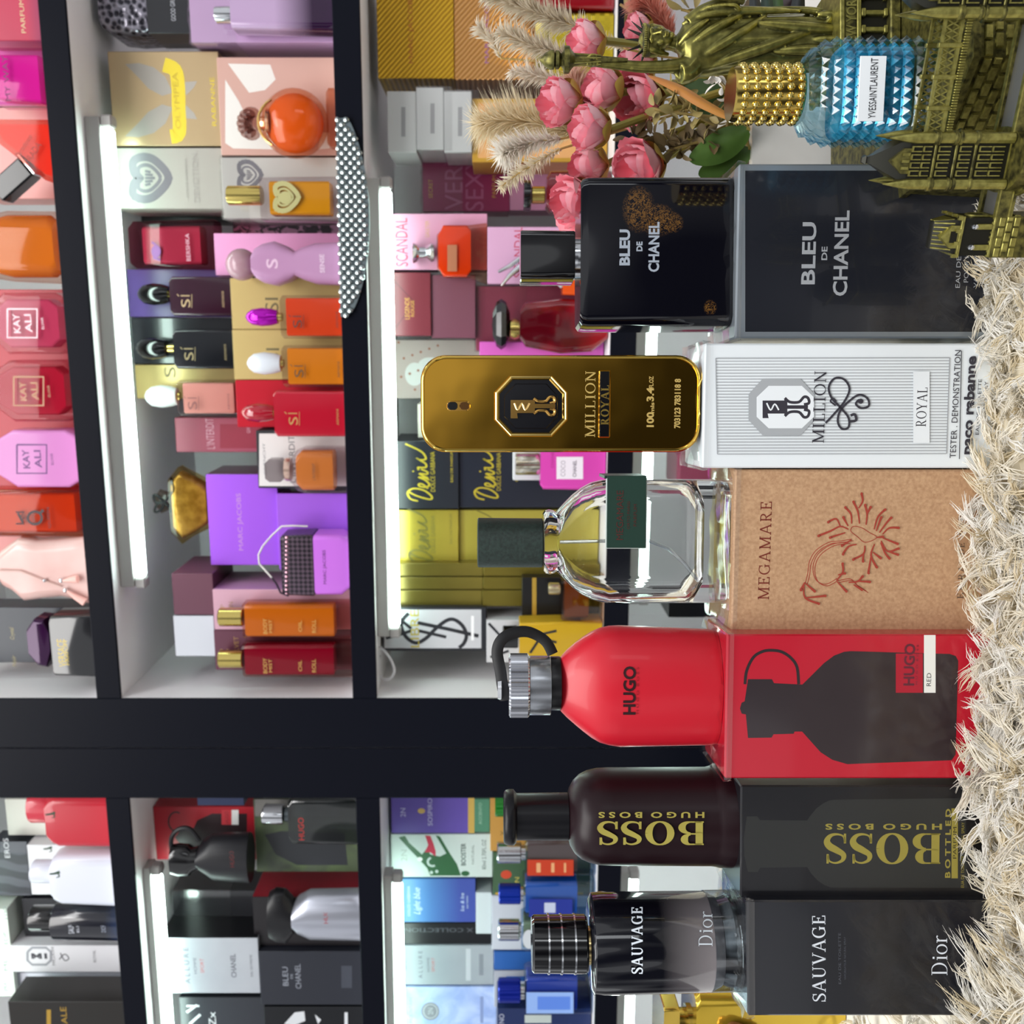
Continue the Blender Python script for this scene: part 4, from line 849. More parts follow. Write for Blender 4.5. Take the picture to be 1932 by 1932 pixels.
# what stands on the lowest visible shelf
it = carton('maroon box with rounded edge on the lowest shelf', 852, 925, 1278, Z4, .10, .08, P('#7a3448', .3), 'boxes on the lowest shelf of the first cabinet', bev=.004)
it = carton('black flat topped box on the lowest shelf beside the clear bottle', 1125, 1165, 1262, Z4, .09, .08, P('#101014', .3), 'boxes on the lowest shelf of the first cabinet')
# rhinestone band hanging over the middle shelf edge
def band():
    r = tag(empty('rhinestone_band', hit(SY, D0 * cos(SY) - .004, 640, 410), -SY), 'silver rhinestone band sagging over the black edge of the middle shelf', 'strap')
    o3 = Vector(r.location); d = Vector((cos(SY), -sin(SY), 0))
    A = lambda x, y, yy: (lambda q: ((q - o3).dot(d), yy, q.z - o3.z))(hit(SY, D0 * cos(SY) - .004, x, y))
    def lim(y):
        u = (y - 222) / (598 - 222); return 634 + 8 * u, 642 + 50 * sin(pi * min(1, u * .97 + .03)) ** .55 + 10 * u
    ys = [222 + 376 * i / 40 for i in range(41)]
    mb = MB(); v = []
    for y in ys: a, b = lim(y); v += [A(a, y, .001), A(b, y, .001), A(b, y, .0025), A(a, y, .0025)]
    mb.loft([v[4 * i:4 * i + 4] for i in range(41)], P('#79858a', .35, .8)); mb.build('mesh_backing', r)
    mb = MB(); dia = P('#b4bfbf', .22, 1)
    k = 0; y = 226
    while y < 596:
        a, b = lim(y); x = a + 3 + (8 if k % 2 else 0)
        while x < b - 2: mb.sph(A(x, y, -.0006), .0033, .002, .0033, dia, 8, 4); x += 16
        y += 9; k += 1
    mb.build('rhinestone_studs', r, ang=20)
band()
# ---------------------------------------------------------------- middle shelf, second cabinet
GN = 'boxes on the middle shelf of the second cabinet'; GNB = 'bottles on the middle shelf of the second cabinet'
HAT = PN('#55534f', '#706e6a', 420, .5, .1, 'wave', .2, .3, .7, rot=(0, .8, 0))
SMK = P('#2b2b2d', .4)
b_gr = carton('box with green landscape print and grey hatching behind the clear bottle', 1508, 1645, 481, Z2, .06, .09, PN('#4c5a3c', '#3a3f36', 18, .35, 0, 'noise', 0, dist=2), GN)
b_gr.rect(481, 640, 1508, 1540, HAT); b_gr.poly([(500, 1575), (530, 1568), (650, 1572), (656, 1632), (560, 1632), (520, 1612)], P('#2a2c30', .3)); b_gr.done()
it = carton('red box with a dark flask silhouette behind the matte black flask', 1522, 1622, 292, b_gr, .075, .06, P('#a11a28', .35), GN)
FLK = P('#2c1b20', .35)
it.poly([(330, 1580), (345, 1560), (366, 1562), (372, 1548), (400, 1535), (466, 1535), (466, 1618), (400, 1618), (372, 1602), (345, 1600)], FLK); it.line(arc(332, 1550, 14, 18, 90, 300, 12), 3, FLK); it.rect(418, 437, 1528, 1556, P('#b8323c', .4)); it.rect(437, 450, 1528, 1556, P('#dadada', .4)); it.text('HUGO', 428, 1542, 7, P('#6a1a22', .4), w=24); it.done()
it = carton('grey hatched box behind the red flask box', 1508, 1524, 322, b_gr, .14, .02, HAT, GN)
it = bottle('matte black flask bottle with a tilted black cap on the green box', 1590, 1682, b_gr, .015, .045, GNB)
BKM = P('#15151a', .38)
it.prof('body', [(366, 1612, 1648), (372, 1604, 1658), (392, 1592, 1676), ('B', 1590, 1682)], m=BKM, dep=.045, rr='e')
it.prof('cap', [(312, 1612, 1668), (326, 1610, 1672), (345, 1612, 1670), (352, 1618, 1660), (365, 1616, 1656)], m=BLK, dep=.03, rr='e')
def _strap(it, pts, r=.002):
    A = lambda x, y, yy=0: (lambda q: (q[0], yy, q[1]))(it.L(x, y)); mb = MB(); mb.tube([A(*p) for p in crom(pts, 4)], r, P('#17171b', .5), 8); it.put(mb, 'strap')
_strap(it, [(366, 1604), (348, 1582), (326, 1582), (312, 1600), (314, 1628)], .003)
it.fy = 0; it.wrap = (.033, .0226); it.text('HUGO', 428, 1640, 9, P('#5f1a1c', .4), w=34); it.done()
it = bottle('clear square bottle of perfume with silver cap and red letters', 1506, 1598, Z2, .01, .04, GNB)
it.prof('glass_body', [(542, 1514, 1588), (550, 1508, 1595), ('B', 1506, 1598)], m=FILM('#9aa3a3', .08, .03), dep=.04, rr=.35)
it.prof('cap', [(490, 1534, 1568), (529, 1534, 1568)], m=SILV, dep=.028, rr='e'); it.prof('collar', [(530, 1538, 1564), (541, 1538, 1564)], m=P('#5c6468', .2, .6), rr='e')
it.fy = -.0201; it.text('HUGO', 568, 1564, 11, P('#b0302c', .4), w=46); it.done()
b_bl = carton('black box with red side behind the silver flask bottle', 1692, 1784, 478, Z2, .06, .09, P('#1c191c', .3), GN, side=P('#9c1f30', .35))
b_bl.rect(608, 628, 1688, 1700, P('#c02430', .4)); b_bl.done()
it = carton('black box wrapped in wrinkled film above the red sided box', 1680, 1738, 326, b_bl, .10, .05, P('#232226', .2, 0, 0, .4), GN); film(it, .08, seed=31)
it = bottle('silver flask bottle with a large black cap', 1698, 1792, Z2, .008, .046, GNB)
it.prof('body', [(548, 1720, 1768), (556, 1712, 1778), (578, 1700, 1790), ('B', 1698, 1792)], m=P('#b9bcc8', .28, .75), dep=.046, rr='e')
it.prof('cap', [(500, 1702, 1790), (512, 1696, 1796), (530, 1698, 1798), (547, 1716, 1780)], m=P('#101014', .35), dep=.04, rr='e')
it.wrap = (.0335, .023); it.text('HUGO', 608, 1746, 9, P('#a0303c', .4), w=40); it.done()
b_dk = carton('dark slate box with grey lettering under the silver grey box', 1795, 1896, 490, Z2, .05, .07, P('#23252e', .3, 0, 0, .3), GN)
GT = P('#8d919c', .4)
b_dk.text('BLEU', 538, 1842, 11, GT, w=40); b_dk.text('DE', 550, 1842, 5, GT, w=10); b_dk.text('CHANEL', 562, 1842, 11, GT, w=52); b_dk.rect(644, 664, 1822, 1864, P('#3a3d47', .4)); b_dk.done()
it = carton('silver grey box with spaced dark letters above the dark slate box', 1770, 1874, 305, b_dk, .052, .07, PN('#9fa2ab', '#adb0b8', 10, .3, .1, 'noise', 0), GN, side=P('#0c0c10', .3))
LT = P('#5d6068', .4); it.text('A L L U R E', 352, 1822, 10, LT, w=76); it.text('HOMME', 368, 1822, 6, LT, w=34); it.text('SPORT', 381, 1822, 7, P('#b05a52', .4), w=30); it.text('CHANEL', 440, 1822, 10, LT, w=50, bold=.02); it.text('EAU EXTREME', 474, 1822, 5, LT, w=46); it.done()
b_w1 = carton('black box with white brush marks at the second cabinet shelf end', 1900, 2010, 500, Z2, .05, .07, P('#141519', .25), GN)
WM = P('#c9cbd0', .4)
b_w1.poly([(536, 1932), (556, 1910), (574, 1908), (576, 1926), (556, 1934)], WM); b_w1.poly([(594, 1914), (606, 1924), (600, 1932)], WM); b_w1.rect(650, 656, 1910, 1940, WM); b_w1.done()
it = carton('dark grey box with white arrow marks topmost at the second cabinet end', 1882, 2010, 342, b_w1, .06, .07, P('#2c2e35', .3), GN)
it.line([(352, 1910), (372, 1896)], 5, WM); it.line([(358, 1932), (378, 1914)], 5, WM); it.line([(352, 1898), (376, 1898)], 4, WM); it.text('Zx', 400, 1922, 14, WM, w=30); it.done()
it = carton('slim navy ribbed tin on the red flask box', 1500, 1520, 372, b_gr, .02, .03, P('#2b3350', .3, .3), GN)
# ---------------------------------------------------------------- lower shelf, second cabinet
GQ = 'boxes on the upper row of the lower shelf'; GQ2 = 'boxes under the upper row of the lower shelf'
PUK = P('#c5bfe0', .4)
u1 = carton('ochre orange box under the purple box', 1506, 1606, 925, Z3, .085, .07, P('#b98a42', .4), GQ2); u1.text('X', 948, 1572, 9, P('#6a5a30', .4), w=10); u1.done()
u2 = carton('dark green printed box behind the red labelled bottle', 1608, 1688, 930, Z3, .085, .06, P('#3f5a40', .4), GQ2)
u2.disc(955, 1650, 10, 8, P('#c2452a', .4)); u2.text('2N', 975, 1664, 9, P('#c9b85a', .4), w=20); u2.line([(935, 1686), (1100, 1686)], 5, P('#b9953c', .4)); u2.done()
u3 = carton('white box behind the blue bottle and the silver capped one', 1690, 1792, 928, Z3, .085, .06, P('#b9bdc8', .45), GQ2)
u3.text('2N', 960, 1752, 10, P('#6d8a78', .4), w=26); u3.done()
u4 = carton('royal blue box behind the row of bottles', 1796, 1830, 932, Z3, .085, .06, P('#2c5aa0', .4), GQ2)
u5 = carton('pale grey box behind the violet blue bottle', 1832, 1900, 932, Z3, .085, .06, P('#a3a5b0', .4), GQ2)
u5.rect(955, 1105, 1842, 1900, P('#2a5cab', .4)); u5.done()
u6 = carton('navy box with pale letters at the lower row end', 1903, 1990, 938, Z3, .03, .06, P('#1f2d58', .35), GQ2)
u6.text('NO', 946, 1922, 10, P('#b9bfd0', .4), w=20); u6.rect(990, 1040, 1915, 1930, P('#b9c4c0', .4)); u6.done()
uu = carton('green and gold banded box under the purple box', 1508, 1570, 886, u1, .088, .05, P('#4c8066', .4), GQ)
uu.rect(883, 895, 1502, 1572, P('#c2a050', .4)); uu.text('ACCENTO', 906, 1535, 6, P('#9cc0a8', .4), w=44); uu.done()
it = carton('purple box with a gold crest and pale letters', 1504, 1572, 738, uu, .088, .05, P('#5e4aa0', .4), GQ)
it.text('2N', 760, 1533, 10, PUK, w=18); it.disc(795, 1530, 7, 5, P('#c9a860', .4)); it.text('SOSPIRO', 811, 1532, 9, PUK, w=56); it.done()
it = carton('white box with a large green crocodile', 1574, 1655, 738, u2, .088, .05, P('#c3cfcb', .45), GQ)
GC = P('#2a5a36', .45); RC = P('#c02c48', .45)
it.poly([(752, 1580), (764, 1577), (772, 1590), (796, 1612), (806, 1600), (812, 1612), (830, 1616), (842, 1610), (822, 1576), (830, 1578), (850, 1612), (862, 1630), (870, 1652), (812, 1652), (806, 1638), (786, 1616), (776, 1606)], GC)
it.poly([(801, 1608), (808, 1594), (802, 1576), (812, 1577), (818, 1592), (822, 1606), (822, 1616), (812, 1608)], RC)
it.line(arc(816, 1626, 9, 8, 60, 250, 12), 4, P('#c3cfcb', .45)); it.disc(792, 1621, 5, 4, P('#e3e8e4', .4)); it.disc(878, 1648, 8, 5, GC); it.disc(814, 1646, 3, 3, P('#c3cfcb', .4)); it.disc(824, 1644, 3, 3, P('#c3cfcb', .4))
it.text('2N', 762, 1614, 12, P('#a3aea8', .5), w=24); it.text('BOOSTER', 874, 1612, 9, P('#4a5a55', .5), w=46, bold=.02); it.text('80ml 2.70FL.OZ', 913, 1612, 8, P('#55645f', .5), w=62); it.text('NATURAL', 892, 1612, 5, P('#7a8782', .5), w=40); it.done()
b_sw = carton('small white box under the blue gradient box', 1684, 1762, 898, u3, .088, .05, P('#c2ccd0', .45), GQ)
it = carton('blue gradient box with white handwriting', 1658, 1740, 752, b_sw, .09, .05, PN('#3a4a98', '#4a86bc', 1, .4, 0, 'grad', lo=.02, hi=.09), GQ)
LBT = P('#c3d3e6', .4); it.text('Light blue', 786, 1700, 13, LBT, w=56, shear=.35); it.text('DOLCE GABBANA', 771, 1700, 5, LBT, w=62); it.text('Ice & Ice', 872, 1702, 7, LBT, w=38, shear=.2); it.text('pour homme', 881, 1702, 4, LBT, w=26); it.done()
it = carton('narrow black box with grey sideways letters', 1742, 1781, 752, u3, .09, .05, P('#101116', .35), GQ)
it.text('X COLLECTION', 828, 1755, 9, P('#5a5c64', .4), rot=90, w=130); it.done()
it = carton('silver grey box with spaced letters above the royal blue box', 1784, 1858, 754, u4, .088, .05, PN('#8f969e', '#9ba2a9', 10, .4, 0, 'noise', 0), GQ)
it.text('2N', 762, 1822, 9, LT, w=18); it.text('A L L U R E', 793, 1820, 8, LT, w=58); it.text('HOMME', 808, 1820, 5, LT, w=30); it.text('SPORT', 817, 1820, 6, P('#b05a52', .4), w=30); it.rect(879, 888, 1790, 1850, P('#b6bcc2', .4)); it.rect(904, 912, 1800, 1840, P('#7d848c', .4)); it.done()
it = carton('pale blue marbled box with a round grey emblem', 1862, 1960, 755, u6, .088, .05, PN('#8fa3d6', '#b0c0e6', 26, .45, 0, 'noise', 0, dist=1.5), GQ)
it.disc(812, 1908, 17, 17, P('#7d7f86', .4)); it.line(arc(812, 1908, 13, 13, 0, 360, 20), 2, P('#a9abb2', .4)); it.text('2N', 812, 1908, 10, P('#b0b2b8', .4), w=14); it.text('MOUNTAIN', 775, 1906, 6, P('#75829f', .5), w=54); it.rect(906, 912, 1880, 1930, P('#7d8cb8', .5)); it.done()
it = carton('silver grey box leaning at the end of the upper row', 1962, 2020, 755, u6, .10, .05, P('#9aa2ac', .4), GQ)
def perf(label, x0, x1, yr, yl, c0, c1, ya, yb, body, cap, lab=None, lr=None, gl='#d0e0f0', t=.02):
    it = bottle(label, yr, yl, Z3, t, .036, 'bottles on the lower shelf of the second cabinet')
    it.prof('glass_body', [(x0, yr + 3, yl - 3), (x0 + 8, yr, yl), ('B', yr, yl)], m=FILM(gl, .05, .03), dep=.036, rr=.4)
    it.prof('liquid', [(x0 + 4, yr + 6, yl - 6), (x1 - 20, yr + 5, yl - 5)], m=body, dep=.029, rr=.4)
    it.prof('cap', [(c0, ya, yb), (c1, ya, yb)], m=cap, rr='e'); it.prof('collar', [(c1, ya + 5, yb - 5), (x0, ya + 5, yb - 5)], m=SILV, rr='e', bev=0)
    it.fy = -.0181
    if lab: it.poly([it2 for it2 in ((lr[0], lr[2]), (lr[0], lr[3]), (lr[1], lr[3]), (lr[1], lr[2]))], lab)
    return it
it = perf('clear bottle with an orange red label and silver cap', 992, 1110, 1585, 1656, 938, 984, 1604, 1641, P('#6a4a3c', .2), SILV, P('#b8391c', .35), (995, 1082, 1622, 1652)); it.rect(1040, 1046, 1628, 1646, P('#d8a070', .4)); it.rect(1064, 1068, 1628, 1646, P('#d8a070', .4)); it.rect(1012, 1020, 1628, 1646, P('#d8a070', .4)); it.done('label')
it = perf('bright blue bottle with blue cap and a small white square', 988, 1110, 1664, 1735, 941, 983, 1684, 1719, P('#1f62b8', .15, 0, .15, .5), P('#0f2fa0', .15, .5), P('#20308c', .35), (998, 1080, 1696, 1730)); it.rect(1027, 1048, 1703, 1722, P('#b9c2d8', .4)); it.done('label')
it = perf('olive green bottle with a white disc and silver cap', 984, 1100, 1738, 1800, 940, 981, 1752, 1788, P('#8a9468', .2, 0, .15), SILV); it.disc(998, 1772, 12, 18, P('#c3cad0', .4)); it.done('label')
it = perf('violet blue bottle with a pale blue label and blue cap', 990, 1110, 1844, 1918, 940, 983, 1866, 1906, P('#1d3fa8', .15, 0, .15, .5), P('#0f2390', .15, .5), P('#8fb0ea', .35), (993, 1082, 1872, 1912)); it.rect(1014, 1076, 1880, 1905, P('#5b84dc', .4)); it.done('label')
it = bottle('green capped bottle behind the black bottle neck', 1510, 1552, Z3, .03, .035, 'bottles on the lower shelf of the second cabinet')
it.prof('glass_body', [(960, 1504, 1560), ('B', 1502, 1562)], m=P('#b98f4a', .3), dep=.035, rr=.4); it.prof('cap', [(934, 1512, 1552), (958, 1512, 1552)], m=P('#1f7a26', .12, .4, 0, .6), rr='e'); it.prof('collar', [(958, 1520, 1546), (961, 1520, 1546)], m=GOLD, rr='e', bev=0)
# ---------------------------------------------------------------- the counter and its fur throw
GZ = -.235
ct = MB(); ct.box(-.62, .62, .3, .955, -.262, -.2375, P('#d6d4d2', .3), .002)
ct_o = tag(ct.build('display_counter', None, (0, 0, 0)), 'white topped display counter under the fur throw', 'counter')
mb = MB(); mb.box(-.6, .6, .32, .94, -1.1, -.2622, P('#1b1d22', .3), .002); mb.build('counter_body', ct_o)
mb = MB(); mb.box(-.57, .57, .35, .92, -1.149, -1.1002, P('#2a2b2f', .4)); mb.build('plinth', ct_o)
DEG = math.radians
FB = 'perfume boxes in the front row'
def fbox(label, yr, yl, xt, Y, dep, m, a, bev=.0008): return carton(label, yr, yl, xt, GZ, 0, dep, m, FB, a=DEG(a), Y=Y, bev=bev)
SLV = P('#8f979f', .3, .5)
# box with silver border
k1 = fbox('dark slate box with silver border and silver letters under the square navy bottle', 309, 638, 1390, .452, .045, SLV, 5)
SLT = PN('#1c1e25', '#24262d', 9, .16, 0, 'noise', 0, coat=.35)
k1.rect(1406, 1880, 322, 626, SLT); TX = P('#b9bdc3', .35, .4)
k1.text('BLEU', 1525, 478, 26, TX, w=115, bold=.022); k1.text('DE', 1555, 478, 11, TX, w=25, bold=.02); k1.text('CHANEL', 1586, 478, 27, TX, w=158, bold=.022)
k1.text('EAU DE PARFUM', 1809, 478, 9, TX, w=128); k1.text('POUR HOMME', 1824, 482, 9, TX, w=100); k1.text('VAPORISATEUR', 1842, 486, 7, TX, w=112); k1.text('09420', 1866, 605, 9, P('#4b4e56', .4), w=46); k1.done(); film(k1, .003, al=.1, seed=41)
# white tester
k2 = fbox('white striped box with octagon emblem and scroll under the gold bar bottle', 648, 883, 1327, .447, .04, P('#dfe5e9', .35), 6)
LN = P('#9a9da1', .5); LD = P('#33313a', .45)
for i in range(33): k2.line([(1350 + i * .12, 676 + i * 5.65), (1791 - i * .2, 675 + i * 5.65)], 1.4, LN)
k2.line([(1350, 676), (1791, 675)], 1.4, LN); k2.line([(1350, 676), (1353, 857)], 1.6, LN); k2.line([(1791, 675), (1785, 856)], 1.6, LN)
oc = lambda x, y, rx, ry: [(x - rx, y - ry * .46), (x - rx, y + ry * .46), (x - rx * .58, y + ry), (x + rx * .58, y + ry), (x + rx, y + ry * .46), (x + rx, y - ry * .46), (x + rx * .58, y - ry), (x - rx * .58, y - ry)]
k2.poly(oc(1474, 768, 62, 53), P('#a2a6aa', .5)); k2.poly(oc(1481, 768, 54, 40), P('#e3e8ec', .4))
def onem(it, x, y, s, m, w=None):
    """The ornate one over an M."""
    it.poly([(x - 46 * s, y + 22 * s), (x - 46 * s, y - 13 * s), (x, y - 13 * s), (x, y + 13 * s), (x - 36 * s, y + 13 * s), (x - 34 * s, y + 22 * s)], m)
    it.line([(x + 2 * s, y), (x + 44 * s, y)], 7 * s, m)
    for q in (-1, 1):
        it.line([(x - 2 * s, y + q * 18 * s), (x + 8 * s, y + q * 10 * s), (x + 26 * s, y + q * 10 * s), (x + 36 * s, y + q * 20 * s), (x + 44 * s, y + q * 18 * s), (x + 46 * s, y + q * 8 * s), (x + 36 * s, y + q * 5 * s)], 5.5 * s, m, 4)
    it.line([(x, y - 16 * s), (x, y + 16 * s)], 6 * s, m)
    if w:
        it.line([(x - 38 * s, y - 8 * s), (x - 30 * s, y + 6 * s), (x - 22 * s, y - 6 * s), (x - 14 * s, y + 6 * s)], 3 * s, w, 4)
onem(k2, 1482, 768, .95, LD, P('#e3e8ec', .4))
k2.ser('MILLION', 1545, 768, 22, LD, w=136, T=.12, th=.05)
k2.line([(1557, 798), (1572, 782), (1592, 758), (1602, 734), (1592, 716), (1574, 714), (1563, 730), (1568, 750), (1586, 770), (1600, 788), (1600, 806), (1588, 809), (1580, 796), (1584, 776), (1600, 758), (1620, 745), (1636, 752), (1638, 766), (1624, 770), (1614, 762), (1620, 754)], 4, LD, 5)
k2.line([(1576, 765), (1566, 757), (1572, 752), (1577, 758)], 3, LD, 4); k2.line([(1600, 795), (1614, 793), (1612, 782), (1604, 784)], 5, LD, 4); k2.disc(1623, 757, 5, 5, LD)
k2.rect(1722, 1753, 701, 836, P('#e1e6ea', .4)); k2.ser('ROYAL', 1738, 768, 19, LD, w=74, T=.13, th=.05)
k2.text('TESTER . DEMONSTRATION', 1801, 763, 12, LD, w=202); k2.line([(1813, 662), (1809, 866)], 1.5, LD); k2.text('paco rabanne', 1826, 765, 19, LD, w=184, bold=.035); k2.text('EAU DE TOILETTE', 1845, 768, 7, LD, w=104); k2.text('NATURAL SPRAY', 1857, 768, 7, LD, w=96); k2.done(); film(k2, .003, al=.14, seed=42)
# kraft box
k3 = fbox('brown kraft box with a red coral drawing under the clear green capped bottle', 886, 1193, 1383, .456, .05, PN('#a67f5e', '#bd9874', 700, .75, 0, 'noise', .1, .3, .7), 6)
CO = P('#9c3a2c', .6); CD = P('#6e2418', .6)
k3.ser('MEGAMARE', 1443, 1039, 21, CD, w=188, T=.11, th=.065, gap=.14)
zz = lambda a, b: (1340 + a / 3.2635, 870 + b / 3.2635)
arms = [[(870, 480), (800, 492), (730, 500), (650, 550), (610, 620), (600, 690), (585, 750)], [(850, 497), (750, 512), (665, 570), (632, 650), (650, 730), (710, 758), (780, 722)], [(780, 738), (860, 725), (900, 760), (960, 800)]]
for p in arms: k3.line([zz(*q) for q in p], 1.3, CO, 5); k3.line([(a + 3.5, b + 3) for a, b in [zz(*q) for q in p]], 1.3, CO, 5)
k3.line([zz(*q) for q in [(880, 402), (930, 410), (980, 440), (1025, 470), (955, 500), (905, 465), (865, 430)]], 1.3, CO, 5, True)
tuft = [[(850, 420), (800, 402), (740, 430), (665, 460)], [(800, 402), (775, 355), (725, 375)], [(848, 400), (818, 345)], [(870, 385), (865, 325), (830, 285)], [(918, 385), (908, 310), (880, 250)], [(912, 290), (938, 245), (930, 200)], [(958, 392), (965, 325), (952, 270)], [(966, 325), (985, 283)], [(1008, 420), (1030, 345), (1075, 298)], [(1040, 440), (1080, 385), (1112, 348)], [(1060, 450), (1100, 412), (1156, 410)], [(1060, 472), (1150, 508)], [(1050, 490), (1090, 555), (1156, 538)], [(1090, 555), (1152, 575)], [(1048, 500), (1072, 560), (1100, 598)], [(1010, 510), (988, 580), (1022, 652)], [(988, 585), (972, 688)], [(1000, 560), (1046, 596)], [(950, 520), (942, 570), (878, 605)], [(942, 568), (938, 616)], [(900, 512), (850, 525), (815, 572)], [(868, 484), (808, 520)], [(830, 440), (735, 470)], [(1020, 470), (1060, 465)], [(1020, 430), (1050, 345)], [(580, 745), (556, 792)], [(582, 750), (640, 800)], [(575, 760), (582, 840), (665, 876)], [(588, 840), (650, 835), (705, 828)], [(775, 735), (815, 680), (812, 630)], [(785, 700), (825, 690)], [(780, 742), (835, 800)], [(850, 745), (905, 740), (935, 708)], [(905, 738), (978, 742)], [(880, 760), (930, 790)]]
for p in tuft: k3.taper([zz(*q) for q in p], 2.2, 4.5, CO)
for p in tuft: a = zz(*p[-1]); k3.disc(a[0], a[1], 2.6, 2.6, CO, 10)
k3.ser('EXTRAIT', 1812, 1090, 12, P('#4a3a30', .6), w=80, T=.11, th=.06); k3.ser('DE', 1812, 1035, 12, P('#4a3a30', .6), w=24, T=.11, th=.06); k3.ser('PARFUM', 1812, 970, 12, P('#4a3a30', .6), w=76, T=.11, th=.06) if 0 else k3.ser('PAR', 1812, 990, 12, P('#4a3a30', .6), w=40, T=.11, th=.06); k3.done(); film(k3, .003, al=.14, seed=43)
# red box with flask silhouette
k4 = fbox('glossy red box with a black flask silhouette under the matte red flask bottle', 1197, 1469, 1369, .45, .042, P('#b3182c', .2, 0, 0, .4), 4)
SIL = PN('#2a2024', '#332a2c', 10, .14, 0, 'noise', 0, coat=.3); z5 = lambda a, b: (1320 + a / 3.157, 1180 + b / 3.157)
body = [(288, 320), (430, 320), (443, 344), (612, 352), (740, 225), (800, 180), (860, 157), (900, 153), (1490, 170), (1525, 182), (1540, 210), (1524, 770), (1500, 803), (950, 823), (880, 826), (790, 800), (720, 755), (610, 632), (565, 632), (560, 645), (440, 648), (428, 668), (288, 670), (275, 530), (250, 525), (240, 495), (250, 460), (268, 452)]
k4.poly([z5(*q) for q in body], SIL); k4.line([z5(*q) for q in [(270, 350), (280, 270), (320, 190), (375, 155), (430, 148), (490, 158), (545, 195), (580, 250), (590, 350)]], 5.5, SIL, 5)
k4.rect(1690, 1741, 1233, 1307, P('#a51e30', .25)); hx = P('#5e2430', .35); k4.text('HUGO', 1715, 1254, 20, hx, w=80, bold=.03); k4.text('H U G O  B O S S', 1730, 1254, 4, hx, w=76)
k4.rect(1743, 1765, 1198, 1307, P('#e2e2dc', .4)); k4.text('RED', 1752, 1282, 9, P('#2a2a2e', .4), w=25); k4.done(); film(k4, .003, al=.14, seed=44)
# black box with bottle silhouette
k5 = fbox('black box with a grey bottle silhouette and gold letters under the dark brown bottle', 1482, 1696, 1397, .453, .05, P('#17171b', .28, 0, 0, .25), 1)
GR = P('#2c2d2d', .3); GD = P('#a89c4c', .38, .45); z6 = lambda a, b: (1360 + a / 3.378, 1450 + b / 3.378)
k5.poly([z6(*q) for q in [(165, 305), (230, 303), (250, 328), (550, 330), (570, 300), (610, 252), (650, 222), (690, 203), (720, 198), (1560, 188), (1570, 760), (700, 758), (660, 742), (620, 715), (580, 675), (550, 628), (250, 632), (235, 660), (172, 658), (150, 560), (145, 450)]], GR)
k5.ser('BOSS', 1666, 1601, 58, GD, rot=90, w=222, T=.21, th=.05, gap=.08); k5.text('H U G O  B O S S', 1667, 1560, 11, GD, rot=90, w=220, bold=.03)
k5.text('B O T T L E D', 1788, 1591, 10, GD, w=131, bold=.03); k5.rect(1795, 1807, 1525, 1657, GD); k5.text('PARFUM', 1801, 1590, 7, P('#2a2718', .4), w=60); k5.text('EUA DE TOILETTE . NATURAL SPRAY', 1816, 1613, 6, GD, w=124); k5.done()
# slate box, white serif letters
k6 = fbox('dark slate box with white serif lettering under the shaded cylinder bottle', 1699, 1917, 1410, .447, .05, PN('#16171d', '#1d1e25', 8, .16, 0, 'noise', 0, coat=.3), -1)
WT = P('#d4dae2', .4)
k6.ser('SAUVAGE', 1545, 1808, 25, WT, w=163, T=.14, th=.055); k6.text('EAU DE TOILETTE', 1584, 1808, 5, P('#4a4d55', .4), w=96); k6.text('VAPORISATEUR NATURAL SPRAY', 1594, 1808, 4, P('#4a4d55', .4), w=80); k6.ser('Dior', 1772, 1803, 30, WT, w=75, T=.1, th=.04, gap=.06); k6.done(); film(k6, .003, al=.14, seed=46)
# ---------------------------------------------------------------- the bottles standing on the front row
FG = 'large perfume bottles standing on the front row of boxes'
def fbot(label, yr, yl, base, Y, a=0): return Item('perfume_bottle', label, 'bottle', yr, yl, base, DEG(a), 0, 0, FG, True, Y)
# shaded cylinder
it = fbot('tall round bottle shading from black to smoky clear with white serif letters', 1684, 1868, k6, .4755, -1)
SHD = PN('#8a8488', '#0b0c14', 1, .07, 0, 'grad', lo=.010, hi=.038, coat=.5)
it.prof('lacquered_glass', [(1112, 1700, 1858), (1117, 1690, 1868), (1135, 1688, 1869), (1330, 1686, 1864), (1350, 1694, 1855)], m=SHD, rr='e', bev=0)
it.prof('glass_base', [(1331, 1685, 1864), (1388, 1684, 1863), ('B', 1690, 1857)], m=FILM('#cfd6da', .14, .02), rr='e', bev=0)
it.prof('inner_base', [(1352, 1700, 1850), (1372, 1694, 1856), (1384, 1704, 1848)], m=PN('#1b1b20', '#c9cdd0', 70, .08, .6, 'noise', 0, .4, .6, mapsc=(1, 1, .15)), rr='e', bev=0)
cp = it.prof('cap', [(1003, 1729, 1832), (1107, 1728, 1833)], m=P('#07070a', .08, 0, 0, .8), rr='e', bev=4, ang=20)
for x in (1034, 1058, 1083): it.prof('groove_ring', [(x - 1.6, 1726.5, 1834.5), (x + 1.6, 1726.5, 1834.5)], m=SILV, rr='e', bev=0, parent=cp)
it.prof('neck', [(1107, 1749, 1818), (1114, 1749, 1818)], m=P('#d8c08a', .15, .9), rr='e', bev=0)
r = (1868 - 1684) / 2 * it.s; it.wrap = (r * 1.005, r * 1.005); it.fy = 0
it.ser('SAUVAGE', 1202, 1774, 21, P('#dfe8f2', .35), w=126, T=.19, th=.09, gap=.14, skew=0); it.ser('Dior', 1331, 1753, 26, P('#c9d2da', .35), w=66, T=.1, th=.04, gap=.06); it.done()
